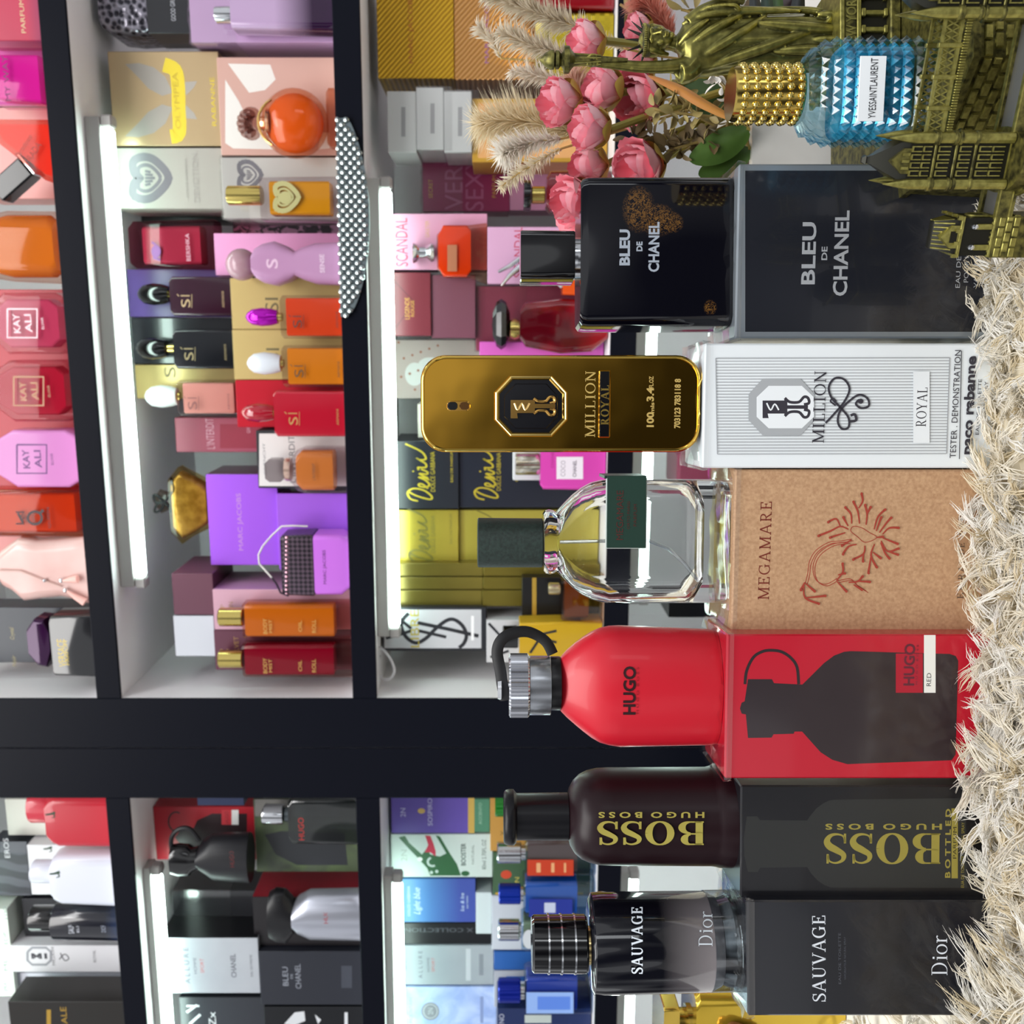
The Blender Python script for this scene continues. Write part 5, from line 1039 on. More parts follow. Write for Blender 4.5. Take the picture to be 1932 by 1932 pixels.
# dark brown
it = fbot('dark brown round shouldered bottle with gold sideways letters and black stopper', 1444, 1631, k5, .479, 1)
BR = P('#1c0c11', .34, spec=.28)
it.prof('body', [(1072, 1497, 1583), (1075, 1487, 1593), (1083, 1474, 1606), (1095, 1463, 1616), (1110, 1456, 1622), (1128, 1452, 1626), (1150, 1451, 1627), (1336, 1450, 1628), (1344, 1448, 1629), (1351, 1444, 1631), (1382, 1443, 1632), ('B', 1447, 1628)], m=BR, rr='e', bev=0)
it.prof('stopper', [(950, 1498, 1586), (953, 1493, 1590), (960, 1491, 1592), (969, 1491, 1592), (973, 1496, 1588), (975, 1498, 1583), (1071, 1497, 1583)], m=P('#101014', .34, spec=.3), rr='e', bev=0, ang=50)
it.wrap = (.0247, .0247); it.fy = 0; GD2 = P('#b8ab55', .35, .4)
it.ser('BOSS', 1229, 1572, 45, GD2, rot=90, w=203, T=.21, th=.06, gap=.08); it.text('H U G O  B O S S', 1229, 1538, 11, GD2, rot=90, w=200, bold=.03); it.done()
# red flask
it = fbot('matte red flask bottle with silver ribbed cap and black cord loop', 1180, 1407, k4, .4715, 4)
it.prof('body', [(1056, 1243, 1338), (1060, 1237, 1343), (1070, 1226, 1353), (1084, 1214, 1365), (1100, 1202, 1378), (1116, 1192, 1390), (1132, 1185, 1399), (1150, 1181, 1404), (1170, 1180, 1407), (1336, 1187, 1404), (1350, 1190, 1402), ('B', 1197, 1396)], m=P('#c0182a', .36, 0, 0, .1), dep=.038, rr='E', bev=0)
it.prof('neck_ring', [(1038, 1239, 1339), (1057, 1239, 1339)], m=P('#101013', .3), dep=.0245, rr='e', bev=1)
it.prof('collar', [(999, 1238, 1348), (1038, 1238, 1348)], m=P('#a9acb2', .25, .9), dep=.027, rr='e', bev=1)
def _knurl():
    mb = MB(); c = it.L(980, 1293); R0 = 59 * it.s; z0, z1 = it.L(998, 1293)[1], it.L(960, 1293)[1]; n = 200
    ring = lambda z, k: [(c[0] + (R0 * k + (.00035 * cos(2 * pi * i / 4) if k > .97 else 0)) * cos(2 * pi * i / n), (R0 * k + (.00035 * cos(2 * pi * i / 4) if k > .97 else 0)) * sin(2 * pi * i / n) * .96, z) for i in range(n)]
    mb.loft([ring(z0, .96), ring(z0 + .0008, 1), ring(z1 - .0008, 1), ring(z1, .95)], P('#c3c5cc', .22, .95)); it.put(mb, 'ribbed_cap', ang=25)
_knurl()
it.prof('rivet', [(939, 1272, 1318), (946, 1270, 1320), (948, 1284, 1306), (960, 1284, 1306)], m=SILV, rr='e', bev=0)
def _cord2():
    A = lambda x, y, yy: (lambda q: (q[0], yy, q[1]))(it.L(x, y)); mb = MB()
    p = [A(*q) for q in crom([(953, 1318, -.002), (948, 1290, -.004), (944, 1262, -.004), (938, 1228, -.003), (946, 1206, -.002), (966, 1195, 0), (992, 1193, .002), (1014, 1201, .003), (1032, 1214, .002), (1043, 1234, 0)], 6)]
    mb.tube(p, .0011, P('#141417', .6), 8, flat=2.6); it.put(mb, 'cord_loop')
_cord2()
it.wrap = (.0302, .0191); it.fy = 0; HB = P('#2a0a10', .4)
it.text('HUGO', 1187, 1303, 23, HB, w=93, bold=.03); it.text('H U G O  B O S S', 1203, 1303, 4.5, P('#8a1420', .4), w=90); it.done()
# clear bottle
it = fbot('clear glass bottle with dark green cap and dark green wrapped label', 904, 1135, k3, .476, 5)
out_ = [(1025, 970, 1074), (1029, 964, 1079), (1036, 962, 1081), (1044, 964, 1079), (1049, 967, 1075), (1062, 953, 1088), (1080, 935, 1106), (1098, 921, 1119), (1116, 911, 1128), (1136, 906, 1133), (1160, 904, 1135), (1350, 905, 1134), (1366, 908, 1131), ('B', 918, 1121)]
it.prof('glass_body', out_, m=P('#fbfcfc', .015, 0, 1, ior=1.42), dep=.03, rr=.75, bev=0, n=8)
cav = it.prof('cavity', [(1052, 985, 1056), (1066, 966, 1076), (1084, 946, 1096), (1102, 932, 1108), (1122, 922, 1117), (1150, 916, 1123), (1290, 917, 1122), (1308, 924, 1115), (1320, 940, 1100)], m=P('#fbfcfc', .015, 0, 1, ior=1.42), dep=.019, rr=.75, bev=0, n=8)
cav.data.flip_normals()
it.prof('cap', [(901, 977, 1070), (1024, 978, 1070)], m=PN('#17231f', '#22322d', 600, .5, 0, 'noise', .15), dep=None, rr='e', bev=2)
def _lab():
    A = it.L; mb = MB(); (x0, z0), (x1, z1) = A(1209, 1027), A(1136, 898)
    mb.box(x0, x1, -.0172, -.0158, z0, z1, P('#b9c4c0', .3), .0002); mb.box(x0 + .0004, x1 + .001, -.0178, -.0170, z0 + .0005, z1 - .0005, P('#1b352c', .4), .0002)
    mb.box(x1 - .0005, x1 + .001, -.0172, .006, z0 + .0003, z1 + .0008, P('#142a23', .4), .0002); it.put(mb, 'label')
    mb = MB(); mb.tube([A2 for A2 in ((lambda q: (q[0], 0, q[1]))(A(*q)) for q in [(1056, 1022), (1100, 1021), (1220, 1018), (1260, 1034), (1290, 1062), (1314, 1092)])], .0009, FILM('#e8ecee', .3, .1), 8); it.put(mb, 'dip_tube')
_lab(); it.fy = -.0179; RT = P('#4a231e', .45); it.text('MEGAMARE', 1160, 966, 13, RT, w=90); it.text('ORTO PARISI', 1176, 966, 5, RT, w=50); it.text('PARFUM', 1188, 966, 6, RT, w=40); it.done()
# gold bar
it = fbot('shiny gold bar shaped bottle with a black octagon emblem', 671, 853, k2, .4535, 4)
GB_ = PN('#b88a2c', '#c99a3c', 4, .08, 1, 'noise', .9, bscale=17)
def plate(mb, x0, x1, z0, z1, r, y0, y1, b, m):
    cx, cz = (x0 + x1) / 2, (z0 + z1) / 2
    R = []
    for y, i in ((y0, b), (y0 + b, 0), (y1 - b, 0), (y1, b)): R.append([(cx + p, y, cz + q) for p, q in rrect((x1 - x0) / 2 - i, (z1 - z0) / 2 - i, r - i * .5, 10)])
    mb.loft(R, m)
def _gold():
    A = it.L; (x0, z1), (x1, _) = A(795, 853), A(795, 671); mb = MB()
    plate(mb, x0 + .0006, x1 - .0006, .0007, z1 - .0005, .0115, .001, .021, .002, P('#3a2320', .12, .7)); it.put(mb, 'back_shell')
    mb = MB(); plate(mb, x0, x1, 0, z1, .0118, -.0035, .0009, .0012, GB_); it.put(mb, 'front_plate')
    mb = MB(); cx, cz = (x0 + x1) / 2, z1 / 2
    mb.tube([(cx + p, -.0036, cz + q) for p, q in rrect((x1 - x0) / 2 - .0012, z1 / 2 - .0012, .011, 10)], .0007, P('#e3bd5a', .1, 1), 8, True); it.put(mb, 'rim')
    o = [A(*p) for p in oc(1001, 767, 66, 55)]; mb = MB(); v = lambda k, y: [(c[0] + (a - c[0]) * k, y, c[1] + (b - c[1]) * k) for a, b in o]; c = A(1001, 767)
    mb.loft([v(1.04, -.0036), v(1.0, -.0056), v(.92, -.0056), v(.88, -.0044)], P('#d9ad4e', .12, 1), False, False)
    mb.tube(v(.98, -.0056), .0005, P('#e8c878', .1, 1), 6, True); e = it.put(mb, 'emblem_frame', ang=15)
    mb = MB(); mb.loft([v(.9, -.0037), v(.89, -.0046)], P('#0b0b10', .08, 0, 0, .7)); mb.loft([v(.76, -.0046), v(.74, -.0050)], P('#0d0d12', .08, 0, 0, .7)); it.put(mb, 'emblem_plate', e)
    mb = MB(); g = P('#d9a95c', .15, 1); P2 = lambda L_: [A(*q) for q in L_]; x, y = 1002, 767
    mb.prism(P2([(963, 790), (963, 756), (1008, 756), (1008, 780), (975, 780), (976, 790)]), -.0064, -.0046, g)
    mb.prism(P2([(x + 6, y - 4), (x + 44, y - 4), (x + 44, y + 4), (x + 6, y + 4)]), -.0062, -.0046, g)
    for q in (-1, 1):
        mb.tube([(lambda t: (t[0], -.0056, t[1]))(A(a, b)) for a, b in crom([(x + 4, y + q * 14), (x + 12, y + q * 9), (x + 26, y + q * 9), (x + 33, y + q * 16), (x + 41, y + q * 16), (x + 43, y + q * 8), (x + 34, y + q * 5)], 4)], .0008, g, 8)
    mb.tube([(lambda t: (t[0], -.0065, t[1]))(A(a, b)) for a, b in crom([(970, 762), (976, 774), (984, 762), (990, 774), (998, 762)], 4)], .0005, P('#e8c27c', .15, 1), 6); it.put(mb, 'emblem_numeral', e)
    mb = MB(); p, q = A(866, 776), A(866, 757)
    (a0, b1), (a1, b0) = A(843, 776), A(888, 757); plate(mb, a0, a1, b0, b1, .0022, -.0039, -.0030, .0003, P('#c99a48', .15, 1)); (a0, b1), (a1, b0) = A(845, 774), A(864, 759); plate(mb, a0, a1, b0, b1, .0017, -.0042, -.0032, .0003, P('#09090b', .3)); (a0, b1), (a1, b0) = A(867, 774), A(886, 759); plate(mb, a0, a1, b0, b1, .0017, -.0041, -.0032, .0003, P('#6b4a28', .2, .8)); it.put(mb, 'spray_slot')
    mb = MB(); (a0, b1), (a1, b0) = A(1127, 826), A(1150, 700); mb.box(a0, a1, -.0046, -.0033, b0, b1, P('#d9b04e', .12, 1), .0004); (a0, b1), (a1, b0) = A(1129, 824), A(1148, 702); mb.box(a0, a1, -.0048, -.0040, b0, b1, P('#0a0a0d', .1, 0, 0, .6), .0002); it.put(mb, 'name_bar')
_gold(); it.fy = -.0049; GL_ = P('#e8c878', .4, .7)
it.ser('ROYAL', 1139, 765, 15, P('#d9b85e', .2, .9), w=74, T=.2, th=.07); it.fy = -.0037; it.ser('MILLION', 1112, 763, 19, GL_, w=124, T=.13, th=.06); it.text('100', 1224, 792, 13, GL_, w=28, bold=.04); it.text('mls', 1228, 770, 7, GL_, w=20, bold=.03); it.text('3.4', 1224, 745, 13, GL_, w=26, bold=.04); it.text('FL.OZ', 1226, 722, 8, GL_, w=22, bold=.03); it.text('703123 783118 8', 1275, 762, 11, GL_, w=92, bold=.04); it.done()
# square navy
it = fbot('square navy black glass bottle with glossy black cap and silver letters', 330, 613, k1, .458, 3)
def _painted_reflection():  # navy glass with an amber reflection painted into its colour as mottled brown patches
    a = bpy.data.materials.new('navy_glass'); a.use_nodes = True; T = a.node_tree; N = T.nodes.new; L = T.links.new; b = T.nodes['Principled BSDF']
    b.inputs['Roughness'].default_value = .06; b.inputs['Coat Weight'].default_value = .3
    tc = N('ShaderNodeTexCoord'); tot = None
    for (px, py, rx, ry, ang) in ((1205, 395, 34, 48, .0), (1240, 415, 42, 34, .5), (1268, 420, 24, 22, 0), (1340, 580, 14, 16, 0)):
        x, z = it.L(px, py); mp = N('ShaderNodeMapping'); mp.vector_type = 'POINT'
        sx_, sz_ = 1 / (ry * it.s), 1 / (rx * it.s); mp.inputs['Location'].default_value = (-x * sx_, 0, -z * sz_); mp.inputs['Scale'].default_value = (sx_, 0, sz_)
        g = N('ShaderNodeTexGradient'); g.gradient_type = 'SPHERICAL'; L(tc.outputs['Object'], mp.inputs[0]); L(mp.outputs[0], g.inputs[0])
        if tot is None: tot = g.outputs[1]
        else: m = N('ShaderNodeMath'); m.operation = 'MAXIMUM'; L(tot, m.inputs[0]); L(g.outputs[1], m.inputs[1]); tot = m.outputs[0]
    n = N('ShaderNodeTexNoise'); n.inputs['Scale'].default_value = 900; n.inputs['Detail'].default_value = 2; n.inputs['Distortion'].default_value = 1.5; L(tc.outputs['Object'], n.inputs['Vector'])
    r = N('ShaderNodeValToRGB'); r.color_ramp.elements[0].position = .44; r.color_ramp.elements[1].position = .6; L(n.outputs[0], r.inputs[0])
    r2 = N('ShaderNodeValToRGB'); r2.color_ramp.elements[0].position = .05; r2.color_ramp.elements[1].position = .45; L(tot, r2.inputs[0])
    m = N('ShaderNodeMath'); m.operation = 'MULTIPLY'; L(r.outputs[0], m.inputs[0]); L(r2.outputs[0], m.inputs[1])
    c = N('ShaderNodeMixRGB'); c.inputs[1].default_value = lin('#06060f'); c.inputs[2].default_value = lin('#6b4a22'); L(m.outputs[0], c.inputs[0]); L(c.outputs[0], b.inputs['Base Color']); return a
it.prof('glass_body', [(1096, 340, 604), (1101, 333, 611), (1112, 330, 613), ('B', 330, 613)], m=_painted_reflection(), dep=.032, rr=.3, bev=3, y0=.016)
it.prof('cap', [(983, 428, 521), (1087, 429, 521)], m=P('#08080b', .07, 0, 0, .7), dep=.0235, rr=.25, bev=2, y0=.016)
it.prof('neck_ring', [(1087, 434, 516), (1096, 434, 516)], m=SILV, dep=.021, rr='e', bev=0, y0=.016)
it.fy = -.0001; LT2 = P('#a9b2bf', .35, .3)
it.text('BLEU', 1178, 467, 19, LT2, w=67, bold=.04); it.text('DE', 1206, 465, 11, LT2, w=18, bold=.04); it.text('CHANEL', 1233, 466, 20, LT2, w=93, bold=.03); it.done()
# gold flask low at the counter's end
it = Item('perfume_bottle', 'large yellow gold bottle with a block cap and jewelled handle behind the slate box', 'bottle', 1845, 1975, GZ + .0005, DEG(5), 0, 0, None, True, .66)
YG2 = P('#c9a838', .12, .75)
it.prof('body', [(1300, 1848, 1975), (1308, 1840, 1985), ('B', 1838, 1990)], m=PN('#b8962a', '#d6b848', 6, .12, .7, 'noise', 0), dep=.05, rr=.3)
it.prof('cap', [(1242, 1866, 1980), (1271, 1866, 1980)], m=P('#d0b050', .15, .9), dep=.045, rr=.1); it.prof('neck', [(1271, 1903, 1945), (1296, 1903, 1945)], m=P('#d2b858', .15, .9), rr='e', bev=0); it.prof('collar', [(1294, 1896, 1950), (1300, 1896, 1950)], m=P('#e0c868', .15, .9), rr='e', bev=0)
def _hd():
    A = lambda x, y, yy=-.03: (lambda q: (q[0], yy, q[1]))(it.L(x, y)); mb = MB(); rg = random.Random(3)
    for i in range(60):
        t = i / 59; x = 1356 - 26 * t + rg.uniform(-9, 9); y = 1888 + 60 * t + rg.uniform(-5, 5); mb.sph(A(x, y, -.03 - rg.uniform(0, .004)), .0022, .0022, .0022, P('#c9a088', .12, 1), 6, 4)
    it.put(mb, 'jewelled_handle', ang=10)
    mb = MB(); mb.loft([[A(*q, y) for q in crom([(1352, 1888), (1362, 1880), (1380, 1884), (1412, 1896), (1412, 1912), (1378, 1908), (1356, 1904)], 3, True)] for y in (-.031, -.028)], P('#7d4f2c', .5)); g = P('#d6b070', .3, .5)
    for k in range(3): mb.tube([A(1366 + k * 14, 1902, -.0315), A(1374 + k * 14, 1888, -.0315)], .001, g, 6)
    it.put(mb, 'leather_tag')
_hd()
# ---------------------------------------------------------------- bronze statue souvenir
ST = Vector((.222, .452, -.236))
def AW(o, Y, x, y, dy=0):
    p = hit(0, Y, x, y) - o; return (p.x, p.y + dy, p.z)
st = tag(empty('statue_figurine', ST), 'bronze robed statue with a spiked crown raising a torch, standing among the flowers', 'statue')
def _fig():
    A = lambda x, y, dy=0: AW(ST, .452, x, y, dy); s = .452 / F; mb = MB(); n = 72
    prof = [(1272, 80, 9, 9), (1280, 82, 20, 17), (1288, 86, 40, 26), (1298, 88, 52, 31), (1312, 88, 55, 35), (1330, 87, 55, 38), (1350, 85, 53, 39), (1380, 84, 51, 39), (1420, 83, 50, 39), (1460, 82, 50, 40), (1500, 82, 50, 41), (1540, 82, 50, 42), (1575, 82, 50, 42), (1600, 82, 52, 44)]
    R = []
    for i in range(len(prof) - 1):
        for k in range(5):
            t = k / 5; x, y, rx, ry = [prof[i][q] + (prof[i + 1][q] - prof[i][q]) * t for q in range(4)]
            c = A(x, y); f = min(1, max(0, (x - 1300) / 90)); r = []
            for j in range(n):
                a = 2 * pi * j / n; fold = 1 + f * (.06 * sin(7 * a + (x - 1300) * .012) + .022 * sin(16 * a - (x - 1300) * .02 + 1))
                r.append((c[0] + rx * s * fold * cos(a), c[1] + ry * s * fold * sin(a), c[2]))
            R.append(r)
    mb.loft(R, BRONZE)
    T = lambda pts, r, m=9: mb.tube([A(*p) for p in crom(pts, 5)], [q * s for q in r] if isinstance(r, list) else r * s, BRONZE, m)
    def TT(pts, r0, r1, m=10):
        q = crom(pts, 6); k = len(q); mb.tube([A(*p) for p in q], [(r0 + (r1 - r0) * i / (k - 1)) * s for i in range(k)], BRONZE, m)
    # neck, head, face
    TT([(1284, 81, 0), (1256, 80, -.001)], 12, 11)
    hd = A(1234, 79, -.002); mb.sph(hd, 21 * s, 23 * s, 31 * s, BRONZE, 24, 14)
    mb.sph(A(1251, 79, -.0042), 15 * s, 14 * s, 15 * s, BRONZE, 16, 10)
    mb.sph(A(1262, 79, -.0068), 6 * s, 5 * s, 5 * s, BRONZE, 10, 7)
    mb.tube([A(1224, 79, -.0072), A(1238, 79, -.0090), A(1243, 79, -.0094)], [2.2 * s, 3 * s, 4.5 * s], BRONZE, 8)
    for q in (-1, 1):
        mb.tube([A(1224, 79 + q * 3, -.0073), A(1222, 79 + q * 9, -.0074), A(1226, 79 + q * 15, -.0064)], 2.4 * s, BRONZE, 6)
        mb.sph(A(1231, 79 + q * 8, -.0068), 3.6 * s, 2.6 * s, 2.4 * s, BRONZE, 8, 6); mb.sph(A(1241, 79 + q * 11, -.0060), 6 * s, 5 * s, 7 * s, BRONZE, 10, 7)
        mb.tube([A(1212, 79 + q * 12, -.005), A(1228, 79 + q * 22, -.0035), A(1246, 79 + q * 23, -.001), A(1262, 79 + q * 20, .002)], [5 * s, 6 * s, 6 * s, 4 * s], BRONZE, 8)
    mb.tube([A(1250, 73, -.0078), A(1249, 79, -.0086), A(1250, 85, -.0078)], 1.9 * s, BRONZE, 6); mb.tube([A(1254, 74, -.0077), A(1255, 79, -.0084), A(1254, 84, -.0077)], 2.0 * s, BRONZE, 6)
    mb.sph(A(1232, 79, .003), 24 * s, 20 * s, 27 * s, BRONZE, 16, 10)
    # raised arm, sleeve, hand
    TT([(1308, 112, -.001), (1292, 124, -.002), (1260, 131, -.003), (1210, 134, -.004), (1160, 131, -.005), (1120, 129, -.006)], 15, 8)
    TT([(1312, 118, -.001), (1296, 136, -.001), (1280, 142, -.002)], 24, 19); TT([(1256, 118, -.003), (1268, 134, -.002), (1284, 150, -.001), (1300, 146, 0)], 4.5, 4.5)
    mb.sph(A(1113, 128, -.006), 10 * s, 11 * s, 11 * s, BRONZE, 12, 8)
    for k in range(4): mb.tube([A(1104 + 6 * k, 118, -.007), A(1104 + 6 * k, 127, -.0092), A(1106 + 6 * k, 137, -.007)], 2.6 * s, BRONZE, 7)
    mb.tube([A(1122, 120, -.0085), A(1112, 121, -.0095), A(1104, 126, -.009)], 2.6 * s, BRONZE, 7)
    # arm that carries the tablet
    TT([(1300, 52, -.002), (1322, 36, -.004), (1356, 26, -.008), (1386, 16, -.012)], 20, 13); TT([(1290, 46, -.003), (1330, 32, -.009), (1372, 34, -.012), (1384, 40, -.01)], 4, 4)
    # drapery folds lying on the robe
    def fold(p, r):
        q = crom(p, 7); k = len(q); mb.tube([A(*v) for v in q], [r * s * (.25 + .75 * sin(pi * (i + .5) / k)) for i in range(k)], BRONZE, 9)
    fold([(1284, 104, -.004), (1320, 84, -.0085), (1360, 62, -.0095), (1402, 38, -.007)], 9); fold([(1296, 124, -.003), (1340, 108, -.0075), (1390, 80, -.0092), (1436, 46, -.0078)], 10)
    fold([(1300, 138, .0), (1360, 126, -.0055), (1430, 108, -.0085), (1500, 84, -.0095), (1560, 60, -.0095)], 10); fold([(1284, 52, -.003), (1330, 42, -.0075), (1400, 38, -.0085), (1500, 38, -.008)], 9)
    fold([(1420, 62, -.0092), (1500, 72, -.0104), (1598, 80, -.0112)], 10); fold([(1450, 112, -.008), (1520, 112, -.0092), (1598, 118, -.0096)], 10); fold([(1520, 94, -.0098), (1598, 99, -.0112)], 9); fold([(1530, 46, -.009), (1598, 50, -.0104)], 9)
    fold([(1392, 26, -.004), (1480, 30, -.006), (1535, 38, -.0075), (1552, 54, -.0098), (1542, 66, -.0102)], 7); fold([(1276, 92, -.004), (1300, 74, -.008), (1330, 54, -.0088)], 7)
    o = mb.build('figure', st, ang=80)
    md = o.modifiers.new('remesh', 'REMESH'); md.mode = 'VOXEL'; md.voxel_size = .00042; md.use_smooth_shade = True
    m2 = o.modifiers.new('smooth', 'SMOOTH'); m2.factor = .5; m2.iterations = 6
    # torch
    mb = MB(); x0, y0, _ = A(1100, 127, -.0075)
    mb.lathe([(r * s, A(x, 127)[2]) for x, r in ((1180, 3), (1140, 6), (1104, 8), (1082, 10), (1076, 16), (1071, 24), (1062, 24), (1060, 15), (1056, 11), (1052, 16), (1046, 16), (1045, 11), (1043, 17), (1036, 17), (1026, 11), (1016, 1))], BRZ_M, 24, (x0, y0))
    for k in range(8): mb.tube([(x0 + (12.5 if k % 2 else 8) * s * cos(k * pi / 4), y0 + 8 * s * sin(k * pi / 4), A(1078, 127)[2]), (x0 + 8 * s * cos(k * pi / 4), y0 + 8 * s * sin(k * pi / 4), A(1130, 127)[2])], 1.4 * s, BRZ_L, 6)
    mb.build('torch', st)
    # crown
    mb = MB(); c = A(1218, 79, -.001); R = []
    for dx, r in ((8, 26), (6, 28.5), (-2, 29), (-4, 27), (-5, 22)): R.append([(c[0] + r * s * cos(2 * pi * j / 32), c[1] + r * s * sin(2 * pi * j / 32), c[2] - dx * s - .0012 * sin(2 * pi * j / 32)) for j in range(32)])
    mb.loft(R, BRZ_M)
    for k in range(25): a = pi + pi * k / 24; mb.sph((c[0] + 29 * s * cos(a), c[1] + 29 * s * sin(a), c[2] + .001), 1.8 * s, 1.8 * s, 3 * s, BRZ_L, 6, 4)
    for ty, tx in ((30, 1206), (38, 1192), (52, 1184), (72, 1181), (94, 1184), (110, 1194), (122, 1209)):
        a, b = Vector(A(1216 - (3 if 50 < ty < 110 else 0), 79 + (ty - 79) * .42, 0)), Vector(A(tx, ty, .001)); mb.tube([a, a.lerp(b, .5), b], [3.4 * s, 2.2 * s, .5 * s], BRZ_D, 6)
    mb.build('crown', st)
    # tablet
    mb = MB(); mb.box(-.0075, .0075, -.0014, .0014, -.0105, .0105, BRZ_M, .0008); mb.box(-.006, .006, -.0019, -.0012, -.009, .009, BRZ_D, .0003)
    for k in range(5): mb.box(-.0045, .0045, -.0022, -.0017, -.007 + k * .0033, -.0062 + k * .0033, BRZ_L)
    mb.xf(Matrix.Translation(A(1352, 2, -.012)) @ Matrix.Rotation(.35, 4, 'Z') @ Matrix.Rotation(.25, 4, 'X')); mb.build('tablet', st)
_fig()
def _ped():
    z = lambda q: q - ST.z; X = ST.x; cx = .222 - X
    F0, F1 = z(-.2348), z(-.1835)
    def oct_ring(hx, hy, zz, cy=0): return [(cx + a * hx, cy + b * hy, zz) for a, b in ((1, .4), (.55, 1), (-.55, 1), (-1, .4), (-1, -.4), (-.55, -1), (.55, -1), (1, -.4))]
    mb = MB(); mb.loft([oct_ring(.074, .072, F0), oct_ring(.072, .070, F1 - .012), oct_ring(.074, .072, F1 - .011), oct_ring(.074, .072, F1 - .008), oct_ring(.068, .066, F1 - .007), oct_ring(.068, .066, F1)], BRZ_M); o = mb.build('fort_base', st, ang=15)
    mb = MB()                                               # raised stone courses on the front and the slanted face
    P8 = oct_ring(.0725, .0705, 0)
    for a, b in ((P8[5], P8[6]), (P8[4], P8[5])):
        a, b = Vector(a), Vector(b); d = (b - a); L = d.length; d.normalize(); nn = Vector((d.y, -d.x, 0)); k = int(L / .0062)
        for r_ in range(5):
            zz = F1 - .0165 - r_ * .0042
            for i in range(k):
                t0 = (i + (.5 if r_ % 2 else 0)) * L / k + .0004; t1 = min(L - .0003, t0 + L / k - .0010)
                if t1 - t0 < .001: continue
                p0, p1 = a + d * t0, a + d * t1; e_ = nn * .0009
                mb.add([(p0 - nn * .0004) + Vector((0, 0, zz)), (p1 - nn * .0004) + Vector((0, 0, zz)), (p1 - nn * .0004) + Vector((0, 0, zz + .0033)), (p0 - nn * .0004) + Vector((0, 0, zz + .0033)), p0 + e_ + d * .0003 + Vector((0, 0, zz + .0004)), p1 + e_ - d * .0003 + Vector((0, 0, zz + .0004)), p1 + e_ - d * .0003 + Vector((0, 0, zz + .0029)), p0 + e_ + d * .0003 + Vector((0, 0, zz + .0029))], [(4, 5, 6, 7), (0, 1, 5, 4), (1, 2, 6, 5), (2, 3, 7, 6), (3, 0, 4, 7)], BRZ_L)
    mb.build('stone_courses', o)
    mb = MB()
    for k in range(9):
        x = -.035 + .0085 * k; mb.tube([(x + .003 * cos(q), -.0672, F1 - .001 - .0035 * (1 - sin(q)) ) for q in [pi + pi * i / 8 for i in range(9)]], .0006, BRZ_D, 5)
    mb.build('arch_frieze', o)
    # shaft
    mb = MB(); T1 = z(-.158)
    mb.box(cx - .026, cx + .026, -.024, .024, F1 + .0002, F1 + .005, BRZ_M, .0006); mb.box(cx - .0215, cx + .0215, -.0195, .0195, F1 + .005, T1 - .006, BRZ_D); mb.box(cx - .0235, cx + .0235, -.0215, .0215, T1 - .0085, T1 - .0065, BRZ_L, .0004); mb.box(cx - .0215, cx + .0215, -.0205, .0205, T1 - .0065, T1 - .001, BRZ_M, .0004); mb.box(cx - .023, cx + .023, -.0215, .0215, T1 - .001, T1 + .0012, BRZ_L, .0004)
    for k in range(6):
        x = cx - .019 + .0076 * k; mb.box(x - .0011, x + .0011, -.0212, -.0192, F1 + .005, T1 - .0085, BRZ_L, .0003); mb.box(x - .0018, x + .0018, -.0216, -.0190, T1 - .0105, T1 - .0085, BRZ_L, .0003); mb.box(x - .0018, x + .0018, -.0216, -.019, F1 + .005, F1 + .0068, BRZ_L, .0003)
    for k in range(4):
        y = -.015 + .010 * k; mb.box(cx - .0232, cx - .0212, y - .0012, y + .0012, F1 + .005, T1 - .0085, BRZ_L, .0003)
    mb.build('pedestal', st)
    g = sans('NEW YORK', .02); mb = MB(); k = .026 / g[2]; mb.add([(cx + (a - g[2] / 2) * k, -.0208, T1 - .0062 + b * .0046) for a, b in g[0]], g[1], BRZ_L); mb.build('lettering', st)
_ped()
